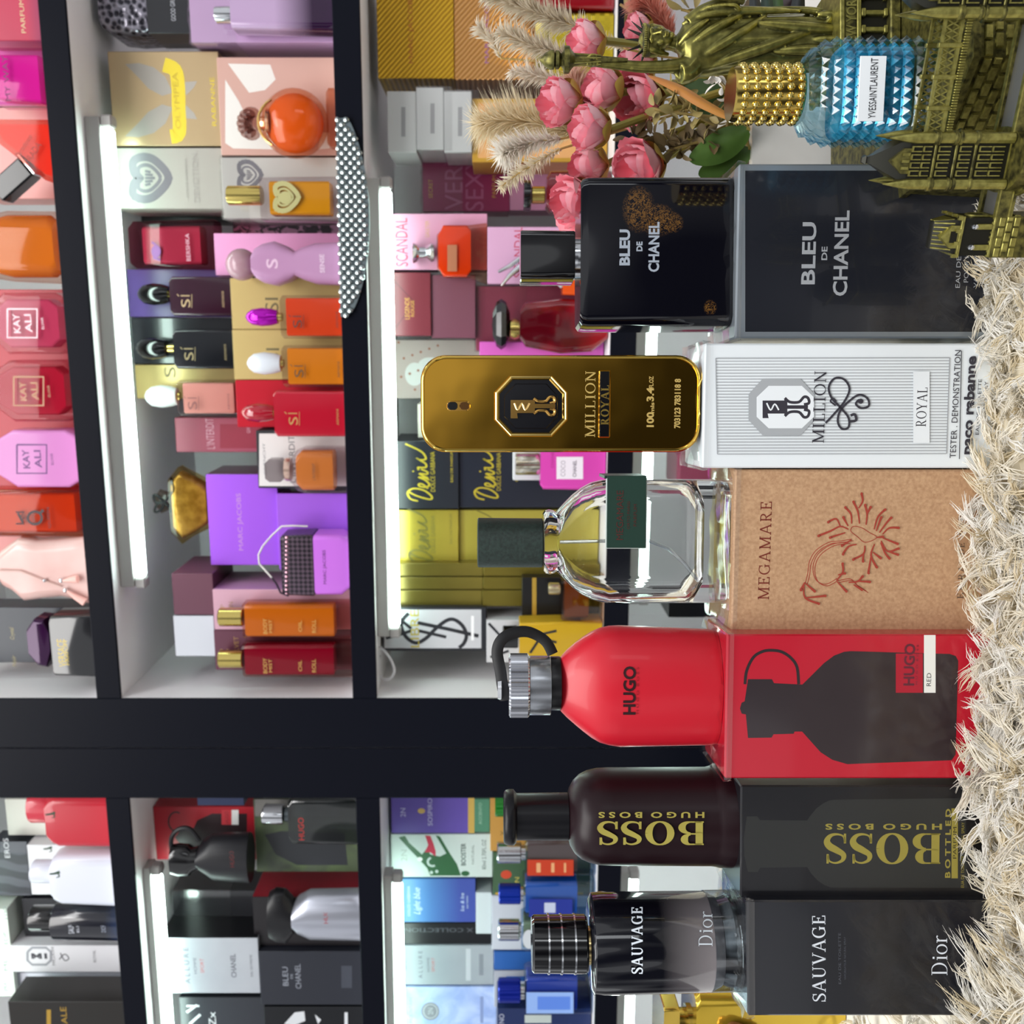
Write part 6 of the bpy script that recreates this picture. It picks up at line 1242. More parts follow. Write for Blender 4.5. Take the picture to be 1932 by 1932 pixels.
# ---------------------------------------------------------------- bronze bridge model
BO = Vector((.150, .362, -.2345)); BY = -.43
br = tag(empty('bridge_model', BO), 'bronze twin towered bridge model with a lattice walkway in front of the slate box', 'model')
def _bridge():
    pB, pA, pC = Vector((.137, .371, 0)), Vector((.190, .346, 0)), Vector((.1115, .383, 0))
    ZD = -.197
    def turn(mb, i0, c, yaw, z0): mb.xf(Matrix.Translation(Vector((c.x, c.y, z0)) - BO) @ Matrix.Rotation(yaw, 4, 'Z'), i0)
    def tower(c, yaw, k):
        mb = MB(); w = .0083 * k; d = .0075 * k; H = .046 * k
        mb.box(-w, w, -d, d, 0, H * .82, BRZ_D)
        for a in (-1, 1):
            for b in (-1, 1):
                q = (a * w, b * d); r = .0021 * k
                mb.lathe([(r, 0), (r, H * .80), (r * .8, H * .86), (.0001, H * 1.02)], BRZ_L, 10, q)
                for zz in (.30, .44, .48, .62, .64): mb.lathe([(r * 1.0, H * zz - .0007 * k), (r * 1.32, H * zz - .0003 * k), (r * 1.32, H * zz + .0004 * k), (r, H * zz + .0008 * k)], BRZ_M, 10, q)
        for zz in (.30, .46, .63): mb.box(-w - .0009 * k, w + .0009 * k, -d - .0009 * k, d + .0009 * k, H * zz - .0005 * k, H * zz + .0005 * k, BRZ_M, .0002)
        # windows framed in relief on the long faces
        for sgn in (-1, 1):
            for zz, hh in ((.06, .09), (.17, .09), (.335, .085), (.505, .09), (.66, .06), (.74, .07)):
                for i in range(4):
                    x = -w * .52 + w * .35 * i; y = sgn * d; z0 = H * zz; z1 = H * (zz + hh)
                    mb.box(x - w * .13, x - w * .08, min(y, y + sgn * .0007 * k), max(y, y + sgn * .0007 * k), z0, z1, BRZ_L); mb.box(x + w * .08, x + w * .13, min(y, y + sgn * .0007 * k), max(y, y + sgn * .0007 * k), z0, z1, BRZ_L)
                    mb.box(x - w * .13, x + w * .13, min(y, y + sgn * .0007 * k), max(y, y + sgn * .0007 * k), z1, z1 + .0006 * k, BRZ_L)
            mb.prism([(-w * .55, H * .82), (w * .55, H * .82), (w * .55, H * .88), (0, H * .98), (-w * .55, H * .88)], sgn * d * 1.0, sgn * d * .6, BRZ_M)
            for i in range(3): mb.box(-w * .3 + w * .3 * i - w * .06, -w * .3 + w * .3 * i + w * .06, min(sgn * d, sgn * d * 1.06), max(sgn * d, sgn * d * 1.06), H * .83, H * .89, BRZ_L)
        # road arches on the short faces
        for sgn in (-1, 1):
            x = sgn * w; pts = [(x + sgn * .0004, -d * .62, 0)] + [(x + sgn * .0004, -d * .62 * cos(pi * i / 10), H * .17 + d * .75 * sin(pi * i / 10)) for i in range(11)] + [(x + sgn * .0004, d * .62, 0)]
            mb.tube(pts, .0007 * k, BRZ_L, 6); mb.add([(x + sgn * .0002, p[1], p[2]) for p in pts], [tuple(range(len(pts)))], P('#060605', .9))
            for zz in (.33, .50, .68):
                for i in range(3): y = -d * .45 + d * .45 * i; mb.box(min(x, x + sgn * .0006), max(x, x + sgn * .0006), y - d * .1, y + d * .1, H * zz, H * (zz + .09), BRZ_M)
            mb.add([(x * 1.0, -d * .55, H * .82), (x, d * .55, H * .82), (x, d * .55, H * .9), (x, 0, H * 1.0), (x, -d * .55, H * .9)], [(0, 1, 2, 3, 4)], BRZ_M)
        mb.loft([[(a * w * t, b * d * t, zz) for a, b in ((1, 1), (-1, 1), (-1, -1), (1, -1))] for t, zz in ((.85, H * .82), (.8, H * .9), (.18, H * 1.1), (.14, H * 1.13), (.2, H * 1.14), (.1, H * 1.17))], P('#3a3a34', .4, .7))
        turn(mb, 0, c, yaw, ZD); return mb.build('tower', br, ang=30)
    tower(pB, BY, 1.0); tower(pA, BY, 1.0)
    # walkway with lattice sides
    d = (pA - pB); L = d.length; yaw = math.atan2(d.y, d.x); c = (pA + pB) / 2
    mb = MB(); x0, x1 = -L / 2 + .008, L / 2 - .008
    for y in (-.0055, .0055):
        for z0, z1, m in ((.0262, .0275, BRZ_L), (.0325, .0335, BRZ_L)): mb.box(x0, x1, y - .0006, y + .0006, z0, z1, m)
        for i in range(18):
            a = x0 + (x1 - x0) * i / 18; b = x0 + (x1 - x0) * (i + 1) / 18
            mb.tube([(a, y, .0275), (b, y, .0325)], .00035, BRZ_L, 5); mb.tube([(b, y, .0275), (a, y, .0325)], .00035, BRZ_L, 5)
        for t in (.25, .5, .75): xx = x0 + (x1 - x0) * t; mb.box(xx - .0008, xx + .0008, y - .001, y + .001, .0255, .0342, BRZ_L, .0002)
    for i in range(46): a = x0 + (x1 - x0) * i / 46; mb.box(a + .0001, a + (x1 - x0) / 46 - .0002, -.0072, -.0058, .0236, .0258, BRZ_L, .0002)
    mb.box(x0, x1, -.0052, .0052, .0262, .0270, BRZ_M); turn(mb, 0, c, yaw, ZD); mb.build('walkway', br)
    # deck, kerbs and piers
    a, b = pC - (pB - pC) * .25, pA + d * .5; dd = b - a; c2 = (a + b) / 2; Ld = dd.length; y2 = math.atan2(dd.y, dd.x)
    mb = MB(); mb.box(-Ld / 2, Ld / 2, -.0062, .0062, -.004, -.0008, P('#6f6f6c', .45, .5))
    for y in (-.0068, .0068): mb.box(-Ld / 2, Ld / 2, y - .0008, y + .0008, -.006, .0006, BRZ_M, .0002); mb.box(-Ld / 2, Ld / 2, y - .0009, y + .0009, .0003, .0009, BRZ_L); mb.box(-Ld / 2, Ld / 2, y - .0010, y + .0010, -.0046, -.0040, BRZ_L)
    turn(mb, 0, c2, y2, ZD); mb.build('road_deck', br)
    for p in (pB, pA):
        mb = MB(); st_ = lambda r, s_, z: [(r * s_ * cos(q) * .85, (r * s_ * sin(q)) * 1.25, z) for q in [2 * pi * i / 28 for i in range(28)]]
        mb.loft([st_(.0145, 1, -.036), st_(.0145, 1, -.0075), st_(.0155, 1, -.0065), st_(.0155, 1, -.0055), st_(.0142, 1, -.005), st_(.0142, 1, -.0004)], BRZ_M)
        for zz in (-.0065, -.0055): mb.tube([(.0156 * .85 * cos(q), .0156 * 1.25 * sin(q), zz) for q in [2 * pi * i / 28 for i in range(28)]], .0004, BRZ_L, 5, True)
        turn(mb, 0, p, BY, ZD); mb.build('pier', br)
    # end tower
    mb = MB(); w, h = .0072, .0215
    mb.box(-w * 1.1, w * 1.1, -w * 1.05, w * 1.05, -.037, .0, BRZ_M)
    for r_ in range(3):
        for i in range(4):
            x = -w * 1.05 + i * w * .54 + (.27 * w if r_ % 2 else 0); mb.box(x, min(w * 1.08, x + w * .48), -w * 1.12, -w * 1.04, -.0095 + r_ * .0029, -.0072 + r_ * .0029, BRZ_L, .0002)
            mb.box(w * 1.09, w * 1.17, x, min(w * 1.05, x + w * .48), -.0095 + r_ * .0029, -.0072 + r_ * .0029, BRZ_L, .0002)
    mb.box(-w, w, -w, w, 0, h * .6, BRZ_D)
    for i in range(9): x = -w + w * .25 * i; mb.box(x - .0004, x + .0004, -w * 1.08, -w, h * .02, h * .06, BRZ_L)
    mb.box(-w * 1.08, w * 1.08, -w * 1.1, w * 1.1, -.0002, .0008, BRZ_L, .0002)
    for a in (-.55, .55): mb.box(a * w - .0011, a * w + .0011, -w * 1.12, -w * .98, .001, h * .32, BRZ_L, .0002); mb.sph((a * w, -w * 1.06, h * .36), .0013, .0009, .0014, SILV, 8, 5)
    mb.box(-w * 1.1, w * 1.1, -w * 1.1, w * 1.1, h * .56, h * .62, BRZ_L, .0002)
    for a in (-1, -.33, .33, 1):
        mb.box(a * w - .0007, a * w + .0007, -w * 1.14, -w * 1.0, h * .62, h * .70, BRZ_L); mb.box(w * 1.0, w * 1.14, a * w - .0007, a * w + .0007, h * .62, h * .70, BRZ_L)
    mb.prism([(-w * .6, h * .6), (w * .6, h * .6), (w * .6, h * .75), (0, h * .95), (-w * .6, h * .75)], -w * 1.05, -w * .5, BRZ_L); mb.box(-w * .3, w * .3, -w * 1.09, -w * 1.03, h * .66, h * .78, BRZ_D)
    mb.loft([[(a * w * t, b * w * t2, z) for a, b in ((1, 1), (-1, 1), (-1, -1), (1, -1))] for t, t2, z in ((.95, .95, h * .6), (.9, .9, h * .68), (.75, .3, h * 1.0), (.7, .2, h * 1.02))], BRZ_D)
    for i in range(7): x = -w * .7 + w * .233 * i; mb.tube([(x, -w * .86, h * .7), (x * .95, -w * .3, h * 1.0)], .00035, BRZ_L, 5); mb.tube([(w * .88, x, h * .7), (w * .74, x * .3, h * 1.0)], .00035, BRZ_L, 5)
    x = w; pts = [(x + .0004, -w * .5, 0)] + [(x + .0004, -w * .5 * cos(pi * i / 8), h * .2 + w * .6 * sin(pi * i / 8)) for i in range(9)] + [(x + .0004, w * .5, 0)]
    mb.tube(pts, .0005, BRZ_L, 5); mb.add([(x + .0002, p[1], p[2]) for p in pts], [tuple(range(len(pts)))], P('#060605', .9))
    turn(mb, 0, pC, BY, ZD - .0); mb.build('end_tower', br)
_bridge()
# ---------------------------------------------------------------- faceted blue bottle
it = Item('perfume_bottle', 'faceted blue bottle with studded gold cap and white label on the statue base', 'bottle', 78, 273, -.1832, DEG(8), 0, 0, FG, True, .403)
def _blue():
    A = it.L; hw0 = it.w / 2 - .0014; hd0 = .0125; n = 56; m = 22; zt = A(1510, 175)[1]
    def ringpts(hw, hd, r):
        base = rrect(hw, hd, r, 8); P_ = base + [base[0]]; Ls = [0]
        for i in range(len(base)): Ls.append(Ls[-1] + math.dist(P_[i], P_[i + 1]))
        o = []
        for j in range(n):
            t = Ls[-1] * j / n; i = max(q for q in range(len(Ls)) if Ls[q] <= t + 1e-9); i = min(i, len(base) - 1); u = (t - Ls[i]) / (Ls[i + 1] - Ls[i] or 1); a, b = P_[i], P_[i + 1]
            dx, dy = b[0] - a[0], b[1] - a[1]; l = math.hypot(dx, dy) or 1
            o.append((a[0] + dx * u, a[1] + dy * u, dy / l, -dx / l))
        return o
    def shell(mb, r0, r1, ins, amp, mat):
        rows = []
        for i in range(r0, r1 + 1):
            t = i / m; z = .0006 + (zt - .0006) * t; k = 1.0
            if t < .1: k = .90 + 1.0 * t
            if t > .70: q = (t - .70) / .30; k = sqrt(max(.02, 1 - (q * .80) ** 2.3))
            rows.append([(x + nx * ((amp if (i % 2 and j % 2) else 0) - ins), y + ny * ((amp if (i % 2 and j % 2) else 0) - ins), z) for j, (x, y, nx, ny) in enumerate(ringpts(hw0 * k, hd0 * ((.5 + .5 * k) if t > .7 else k), .009 * k))])
        M = len(rows) - 1; fs = []
        for i in range(M):
            for j in range(n):
                a, b, c, d = i * n + j, i * n + (j + 1) % n, (i + 1) * n + (j + 1) % n, (i + 1) * n + j
                fs += [(a, b, c), (a, c, d)] if ((i + r0) % 2 == j % 2) else [(a, b, d), (b, c, d)]
        fs.append(tuple(range(n - 1, -1, -1))); fs.append(tuple(M * n + j for j in range(n))); mb.add([q for r in rows for q in r], fs, mat)
    mb = MB(); shell(mb, 0, m, 0, .0021, FILM('#d2ecf6', .10, .06)); it.put(mb, 'faceted_glass', ang=1)
    mb = MB(); shell(mb, 4, 16, .0022, .0019, PN('#1c86a8', '#4cc0dc', 110, .1, .35, 'noise', 0, coat=.5)); it.put(mb, 'liquid', ang=1)
    it.prof('cap', [(1379, 128, 228), (1384, 126, 230), (1507, 127, 229), (1510, 130, 226)], m=PN('#b89a48', '#d9c070', 3, .14, 1, 'noise', 0), rr='e', bev=0)
    c = A(1445, 178); R0 = 51 * it.s; mb = MB()
    for r_ in range(6):
        z = A(1396 + r_ * 20.5, 178)[1]
        for j in range(20): a = 2 * pi * (j + .5 * (r_ % 1)) / 20; mb.sph((c[0] + (R0 - .0004) * cos(a), (R0 - .0004) * sin(a), z), .0016, .0016, .0016, GOLD, 8, 6)
    it.put(mb, 'stud')
    for ch in it.root.children:
        if ch.name.startswith('stud'): ch.name = 'stud_pattern'
    mb = MB(); (x0, z0), (x1, z1) = A(1638, 247), A(1597, 129); mb.box(x0, x1, -.0158, -.0150, z0, z1, P('#e9eef2', .4), .0001); it.put(mb, 'label')
_blue(); it.fy = -.0159; it.text('YVESSAINTLAURENT', 1619, 188, 14, P('#24242a', .4), w=104); it.done()
# ---------------------------------------------------------------- pot and flowers
pot = tag(empty('flower_pot', (.254, .592, -.2345)), 'white dimpled ceramic flower pot behind the blue bottle', 'pot')
WP = PN('#e9e6e0', '#f1efea', 30, .25, 0, 'noise', .0, coat=.3)
mb = MB(); rg = random.Random(5); R = []
for i in range(13):
    z = .090 * i / 12
    R.append([(x * (1 + .012 * sin(9 * math.atan2(y, x) + i * 1.1) * sin(i * .9)), y * (1 + .012 * sin(7 * math.atan2(y, x) - i)), z) for x, y in rrect(.082 + .003 * sin(i * .5), .06, .022, 8)])
R += [[(x, y, .090) for x, y in rrect(.076, .054, .02, 8)], [(x, y, .066) for x, y in rrect(.074, .052, .02, 8)]]
mb.loft(R, WP, True, True); mb.build('pot_body', pot)
mb = MB(); mb.loft([[(x, y, .0662) for x, y in rrect(.072, .05, .02, 8)], [(x * .97, y * .97, .074) for x, y in rrect(.072, .05, .02, 8)]], P('#4a3b28', .9)); mb.build('moss_filling', pot)
PC = Vector((.25, .57, -.15))
SEP = PN('#9a7d2c', '#b5953e', 30, .6, 0, 'noise', 0); STM = PN('#a58b3c', '#8f8a3e', 40, .6, 0, 'noise', 0)
PET = [PN('#f492a2', '#fcc0ca', 45, .65, 0, 'noise', 0, .3, .7, sub=.25), PN('#ec788c', '#f8a4b2', 40, .65, 0, 'noise', 0, .3, .7, sub=.25)]
def orient(d): return Vector(d).to_track_quat('Z', 'X').to_matrix().to_4x4()
def stem_pts(p, q=None):
    cl = lambda v, a, b: max(a, min(b, v))
    q = q or Vector((cl(.254 + (p[0] - .2) * .45, .19, .318), cl(.592 + (p[1] - .55) * .8, .55, .634), -.1605)); a = Vector(p); m = a.lerp(q, .5) + Vector((0, .004, .006)); return [tuple(v) for v in crom([tuple(a), tuple(m), tuple(q)], 5)]
def peony(label, px, py, Y, r, d, seed, full=0):
    p = hit(0, Y, px, py); s = Y / F; R0 = r * s; rg = random.Random(seed)
    root = tag(empty('peony_flower', p), label, 'flower', 'pink peony buds in the pot'); d = Vector(d).normalized(); M = orient(d)
    mb = MB()
    for ly, (cnt, sc_, op) in enumerate(((3, .62, .0), (4, .8, .02), (5, .94, .05 + full * .1), (5, 1.03, .10 + full * .22))):
        for k in range(cnt):
            th0 = 2 * pi * (k + .37 * ly + rg.uniform(-.1, .1)) / cnt; wd = 2.3 * pi / cnt * .62; U, Vn = 9, 9; vv = []; hgt = 1.22 - .10 * ly + rg.uniform(-.08, .05)
            for i in range(Vn + 1):
                v = i / Vn
                for j in range(U + 1):
                    u = 2 * j / U - 1; tp = hgt * (1 - .22 * abs(u) ** 2.5) ; vz = v * tp
                    rad = R0 * sc_ * (sin(pi * min(1, .10 + .62 * vz / 1.2)) ** .7) * (1 + op * v * v) + R0 * .05 * (v ** 4) * sin(4 * u * pi + k) + R0 * .015 * ly
                    th = th0 + u * wd * (.55 + .45 * sin(pi * (.25 + .6 * v))); vv.append((rad * cos(th), rad * sin(th), R0 * (-.75 + 1.62 * vz)))
            W = U + 1; mb.add(vv, [(i * W + j, i * W + j + 1, (i + 1) * W + j + 1, (i + 1) * W + j) for i in range(Vn) for j in range(U)], PET[0] if (k + ly) % 2 else PET[1])
    mb.xf(M); mb.build('bloom', root, ang=80)
    mb = MB()
    for k in range(5):
        th0 = 2 * pi * k / 5 + .3; vv = []
        for i in range(7):
            v = i / 6
            for j in range(6):
                u = 2 * j / 5 - 1; rad = R0 * 1.09 * sin(pi * min(.5, .03 + .47 * v ** .7)); th = th0 + u * .72 * (1 - .5 * v * v); vv.append((rad * cos(th), rad * sin(th), R0 * (-.98 + .95 * v - .25 * abs(u) * v)))
        mb.add(vv, [(i * 6 + j, i * 6 + j + 1, (i + 1) * 6 + j + 1, (i + 1) * 6 + j) for i in range(6) for j in range(5)], SEP)
    mb.xf(M); mb.build('sepals', root, ang=80)
    mb = MB(); b = -d * R0 * .95; mb.tube([tuple(Vector(q) - p) for q in stem_pts(p + b)], .0022, STM, 8); mb.build('stem', root)
peony('pink peony bud above the torch arm, nearest the statue crown', 1112, 78, .53, 33, (-.15, -.25, 1), 1)
peony('pink peony bud highest on its stem, beside the cream bunny tail', 1062, 192, .535, 38, (-.2, -.35, 1), 2)
peony('pink peony bud just under the raised torch hand', 1142, 168, .53, 36, (.05, -.3, 1), 3)
peony('open pink peony beside the fold of the statue sleeve', 1212, 186, .54, 40, (-.35, -.45, .8), 4, 1)
peony('pink peony bud with a long bare stem in the middle of the bouquet', 1118, 242, .515, 36, (-.05, -.35, 1), 5)
peony('pink peony bud partly behind the navy bottle shoulder', 1116, 314, .545, 34, (-.25, -.3, 1), 6)
peony('full pink peony lowest in the bouquet beside the navy bottle', 1212, 316, .53, 42, (-.35, -.45, .85), 7, 1)
peony('pink peony peeking past the cap side of the navy bottle', 1090, 382, .54, 40, (-.3, -.35, .9), 8, 1)
peony('pink peony bud behind the statue crown spikes', 1208, 56, .60, 26, (0, -.2, 1), 9)
peony('pink peony behind the raised arm beside the statue neck', 1206, 122, .60, 34, (-.1, -.3, 1), 10)
def plume(label, path, Y, width, n, c, seed, kind='pampas_plume', grp='dried pampas plumes in the pot', ln=1.0, dense=0, group=True):
    rg = random.Random(seed); P3 = [hit(0, Y + (i * .002), *q) for i, q in enumerate(path)]; p0 = P3[-1]; s = Y / F
    root = tag(empty(kind, p0), label, 'plume' if kind == 'pampas_plume' else 'grass tail', grp); pts = [Vector(q) for q in crom([tuple(v) for v in P3], 8)]
    m = FUR(c); mb = MB(); k = len(pts) - 1
    for i in range(n):
        t = rg.random() ** .9 * (k - .001); q = pts[int(t)].lerp(pts[int(t) + 1], t % 1); tip = (pts[max(int(t) - 1, 0)] - pts[int(t) + 1]).normalized(); f = 1 - t / k
        a = rg.uniform(0, 2 * pi); side = tip.cross(Vector((cos(a), sin(a), .3))).normalized(); env = width * s * (sin(pi * min(.97, .12 + .86 * (t / k))) ** .6) * ln
        L = env * rg.uniform(.5, 1.25); dr = (tip * rg.uniform(.7, 1.3) + side * rg.uniform(.4, 1.0)).normalized(); e1 = q + dr * L * .55; e2 = q + dr * L + side * L * .2 + Vector((0, 0, -L * .12)); wv = dr.cross(Vector((rg.uniform(-1, 1), rg.uniform(-1, 1), rg.uniform(-1, 1)))).normalized() * (.00022 + .00018 * rg.random()) * (1.5 if not dense else .8)
        mb.add([q - p0 + wv * .4, q - p0 - wv * .4, e1 - p0 + wv, e1 - p0 - wv, e2 - p0], [(0, 1, 3, 2), (2, 3, 4)], m)
    mb.build('plume_hairs', root, ang=180)
    mb = MB(); mb.tube([tuple(v - p0) for v in pts] + [tuple(Vector(v) - p0) for v in stem_pts(P3[-1])[1:]], [.0004] * 6 + [.0006] * (len(pts) - 6) + [.0007] * 10, P('#b99a5a', .7), 6); mb.build('stem', root)
plume('long beige pampas plume crossing behind the crown toward the shelf', [(922, -6), (980, 12), (1040, 34), (1100, 56), (1180, 92)], .57, 44, 1100, '#ddd2be', 1)
plume('beige pampas plume with split tips below the long one', [(950, 62), (1000, 84), (1050, 100), (1100, 122)], .565, 42, 800, '#e2d8c6', 2)
plume('short pale plume beside the torch flame', [(970, 134), (1010, 142), (1046, 150), (1090, 165)], .56, 36, 420, '#e8dfd2', 3)
plume('thick cream bunny tail grass beside the highest pink bud', [(912, 232), (960, 228), (1010, 232), (1060, 244), (1090, 250)], .575, 74, 2600, '#ecdfc2', 4, 'bunny_tail_grass', 'fluffy grass tails in the pot', 1.0, 1)
plume('white feathery plume drooping under the cream bunny tail', [(950, 290), (975, 280), (1010, 268), (1060, 262)], .545, 46, 900, '#f0ebe2', 5)
plume('slim pale plume pointing at the navy bottle cap', [(946, 352), (975, 330), (1005, 312), (1030, 296), (1060, 280)], .525, 28, 460, '#ece2cc', 6)
plume('salmon pink bunny tail grass behind the statue head', [(1206, 0), (1228, 14), (1252, 40), (1272, 66)], .60, 50, 1900, '#e2a090', 7, 'bunny_tail_grass', 'fluffy grass tails in the pot', 1.0, 1)
plume('thin pink beige plume between the two pink buds under the torch', [(1080, 142), (1092, 168), (1104, 190), (1130, 212)], .55, 36, 500, '#e2c0ae', 8)
plume('pale split plume tip highest of the dried grasses', [(905, 52), (920, 66), (934, 84), (945, 110)], .58, 32, 220, '#e6dccb', 9)
def sprig(label, path, Y, leaves, c, seed, size=9, grp='dried olive leaf sprigs in the pot', name='leaf_sprig'):
    rg = random.Random(seed); P3 = [hit(0, Y, *q) for q in path]; p0 = P3[-1]; root = tag(empty(name, p0), label, 'sprig', grp); pts = [Vector(q) for q in crom([tuple(v) for v in P3], 6)]; s = Y / F; mb = MB()
    for i in range(leaves):
        t = (i + rg.random()) / leaves * (len(pts) - 1.01); q = pts[int(t)].lerp(pts[int(t) + 1], t % 1) - p0; a = rg.uniform(0, 2 * pi); d = Vector((cos(a), rg.uniform(-.8, .3), sin(a) * .9 + .2)).normalized(); n_ = d.cross(Vector((rg.uniform(-1, 1), rg.uniform(-1, 1), rg.uniform(-1, 1)))).normalized(); L = size * s * rg.uniform(1.1, 2.0); w_ = L * rg.uniform(.32, .5); up = d.cross(n_)
        q = q + d * L * .5; vv = []
        for u in range(6):
            x = u / 5; ww = w_ * sin(pi * (.06 + .9 * x)) ** .8
            for e_ in (-1, 0, 1): vv.append(q + d * (x * L * 1.5) + n_ * (e_ * ww) + up * (abs(e_) * ww * .45 - .2 * L * x * x))
        mb.add(vv, [(k * 3 + j, k * 3 + j + 1, (k + 1) * 3 + j + 1, (k + 1) * 3 + j) for k in range(5) for j in range(2)], c)
    mb.build('foliage', root, ang=180)
    mb = MB(); mb.tube([tuple(v - p0) for v in pts] + [tuple(Vector(v) - p0) for v in stem_pts(P3[-1])[1:]], .0008, P('#8f7a44', .7), 6); mb.build('stem', root)
OLV = PN('#a3935c', '#857444', 30, .55, 0, 'noise', 0); BRN = PN('#5e4c30', '#8a7650', 30, .55, 0, 'noise', 0)
sprig('olive beige leaf sprig under the statue sleeve', [(1235, 205), (1260, 212), (1290, 215), (1340, 220)], .515, 26, OLV, 1, 11)
sprig('olive beige leaf sprig beside the long bare stem', [(1258, 168), (1285, 190), (1310, 215), (1345, 235)], .52, 18, OLV, 2, 10)
sprig('brown dried leaf sprig low in the bouquet', [(1190, 262), (1230, 262), (1270, 268), (1330, 262)], .535, 44, BRN, 3, 11)
sprig('dark brown dried leaf sprig near the full pink peony', [(1260, 285), (1290, 276), (1320, 268), (1370, 262)], .53, 30, BRN, 4, 11)
sprig('pale yellow seed sprig beside the statue shoulder', [(1285, 18), (1305, 24), (1330, 40), (1370, 90)], .58, 10, OLV, 5, 13)
sprig('gold brown sprig at the statue crown', [(1170, 8), (1196, 26), (1216, 44), (1260, 90)], .62, 16, OLV, 6, 12)
def leaf(label, path, Y, w_, c, name='broad_leaf', curl=.3, grp='broad green leaves in the pot', cat='leaf', dy=0):
    P3 = [hit(0, Y - dy * i, *q) for i, q in enumerate(path)]; p0 = P3[-1]; root = tag(empty(name, p0), label, cat, grp); pts = [Vector(q) for q in crom([tuple(v) for v in P3], 6)]; s = Y / F; mb = MB(); k = len(pts); vv = []
    for i, q in enumerate(pts):
        d = (pts[min(i + 1, k - 1)] - pts[max(i - 1, 0)]).normalized(); n_ = d.cross(Vector((0, 1, 0))).normalized(); ww = w_ * s * max(.03, sin(pi * (i + .15) / (k + .3)) ** .75)
        for e_ in (-1, -.5, 0, .5, 1): vv.append(q - p0 + n_ * e_ * ww + Vector((0, abs(e_) * ww * curl, 0)))
    mb.add(vv, [(i * 5 + j, i * 5 + j + 1, (i + 1) * 5 + j + 1, (i + 1) * 5 + j) for i in range(k - 1) for j in range(4)], c); mb.build('blade', root, ang=180)
    mb = MB(); mb.tube([tuple(Vector(v) - p0) for v in stem_pts(P3[-1])], .0012, STM, 6); mb.build('stem', root)
GRN = PN('#3f5c22', '#587a34', 40, .45, 0, 'noise', 0); GRD = PN('#354d26', '#44602e', 40, .5, 0, 'noise', 0)
leaf('dark green leaf behind the white feather tuft', [(1290, 160), (1320, 172), (1350, 190), (1385, 212)], .56, 34, GRD)
leaf('bright green leaf beside the pot rim', [(1300, 302), (1340, 285), (1380, 262), (1412, 245)], .525, 30, GRN)
leaf('green leaf touching the navy bottle corner', [(1318, 330), (1350, 318), (1385, 300), (1415, 282)], .535, 26, GRN)
leaf('long amber blade of grass behind the gold studded cap', [(1222, 142), (1280, 165), (1330, 195), (1400, 232)], .508, 10, PN('#c9913a', '#a8603c', 12, .5, 0, 'noise', 0), 'grass_blade', .6, 'long blades in the pot')
DKL = PN('#15181a', '#252b2c', 20, .35, 0, 'noise', 0); DGL = PN('#24382e', '#31483a', 20, .4, 0, 'noise', 0)
for i, (p, w_, c, lab) in enumerate((([(1418, -40), (1425, 0), (1428, 50), (1438, 90)], 12, DKL, 'black strap leaf nearest the tablet'), ([(1446, -40), (1448, 0), (1450, 40), (1456, 80)], 13, DGL, 'dark green strap leaf beside the nearest black one'), ([(1468, -40), (1468, 0), (1470, 40), (1476, 80)], 12, PN('#3c5a30', '#4a6b3a', 20, .4, 0, 'noise', 0), 'mid green strap leaf over the pot wall'), ([(1512, -40), (1508, 0), (1504, 40), (1502, 80)], 14, DKL, 'black strap leaf farthest from the tablet'), ([(1516, -46), (1496, -8), (1474, 14), (1466, 18)], 12, PN('#3a2c30', '#54464a', 20, .35, 0, 'noise', 0), 'dark plum leaf crossing the strap leaves'))):
    leaf(lab, p, .49 + .003 * i, w_, c, 'strap_leaf', .4, 'dark strap leaves hanging over the pot')
leaf('black pointed leaf above the statue crown', [(1190, -10), (1205, 8), (1214, 30), (1200, 44)], .60, 16, DKL, 'strap_leaf', .4, 'dark strap leaves hanging over the pot')
sprig('white feather tuft on a thin twig beside the gold studded cap', [(1340, 138), (1352, 146), (1360, 156), (1390, 190)], .51, 22, P('#ece6de', .8), 8, 9, None, 'feather_tuft')
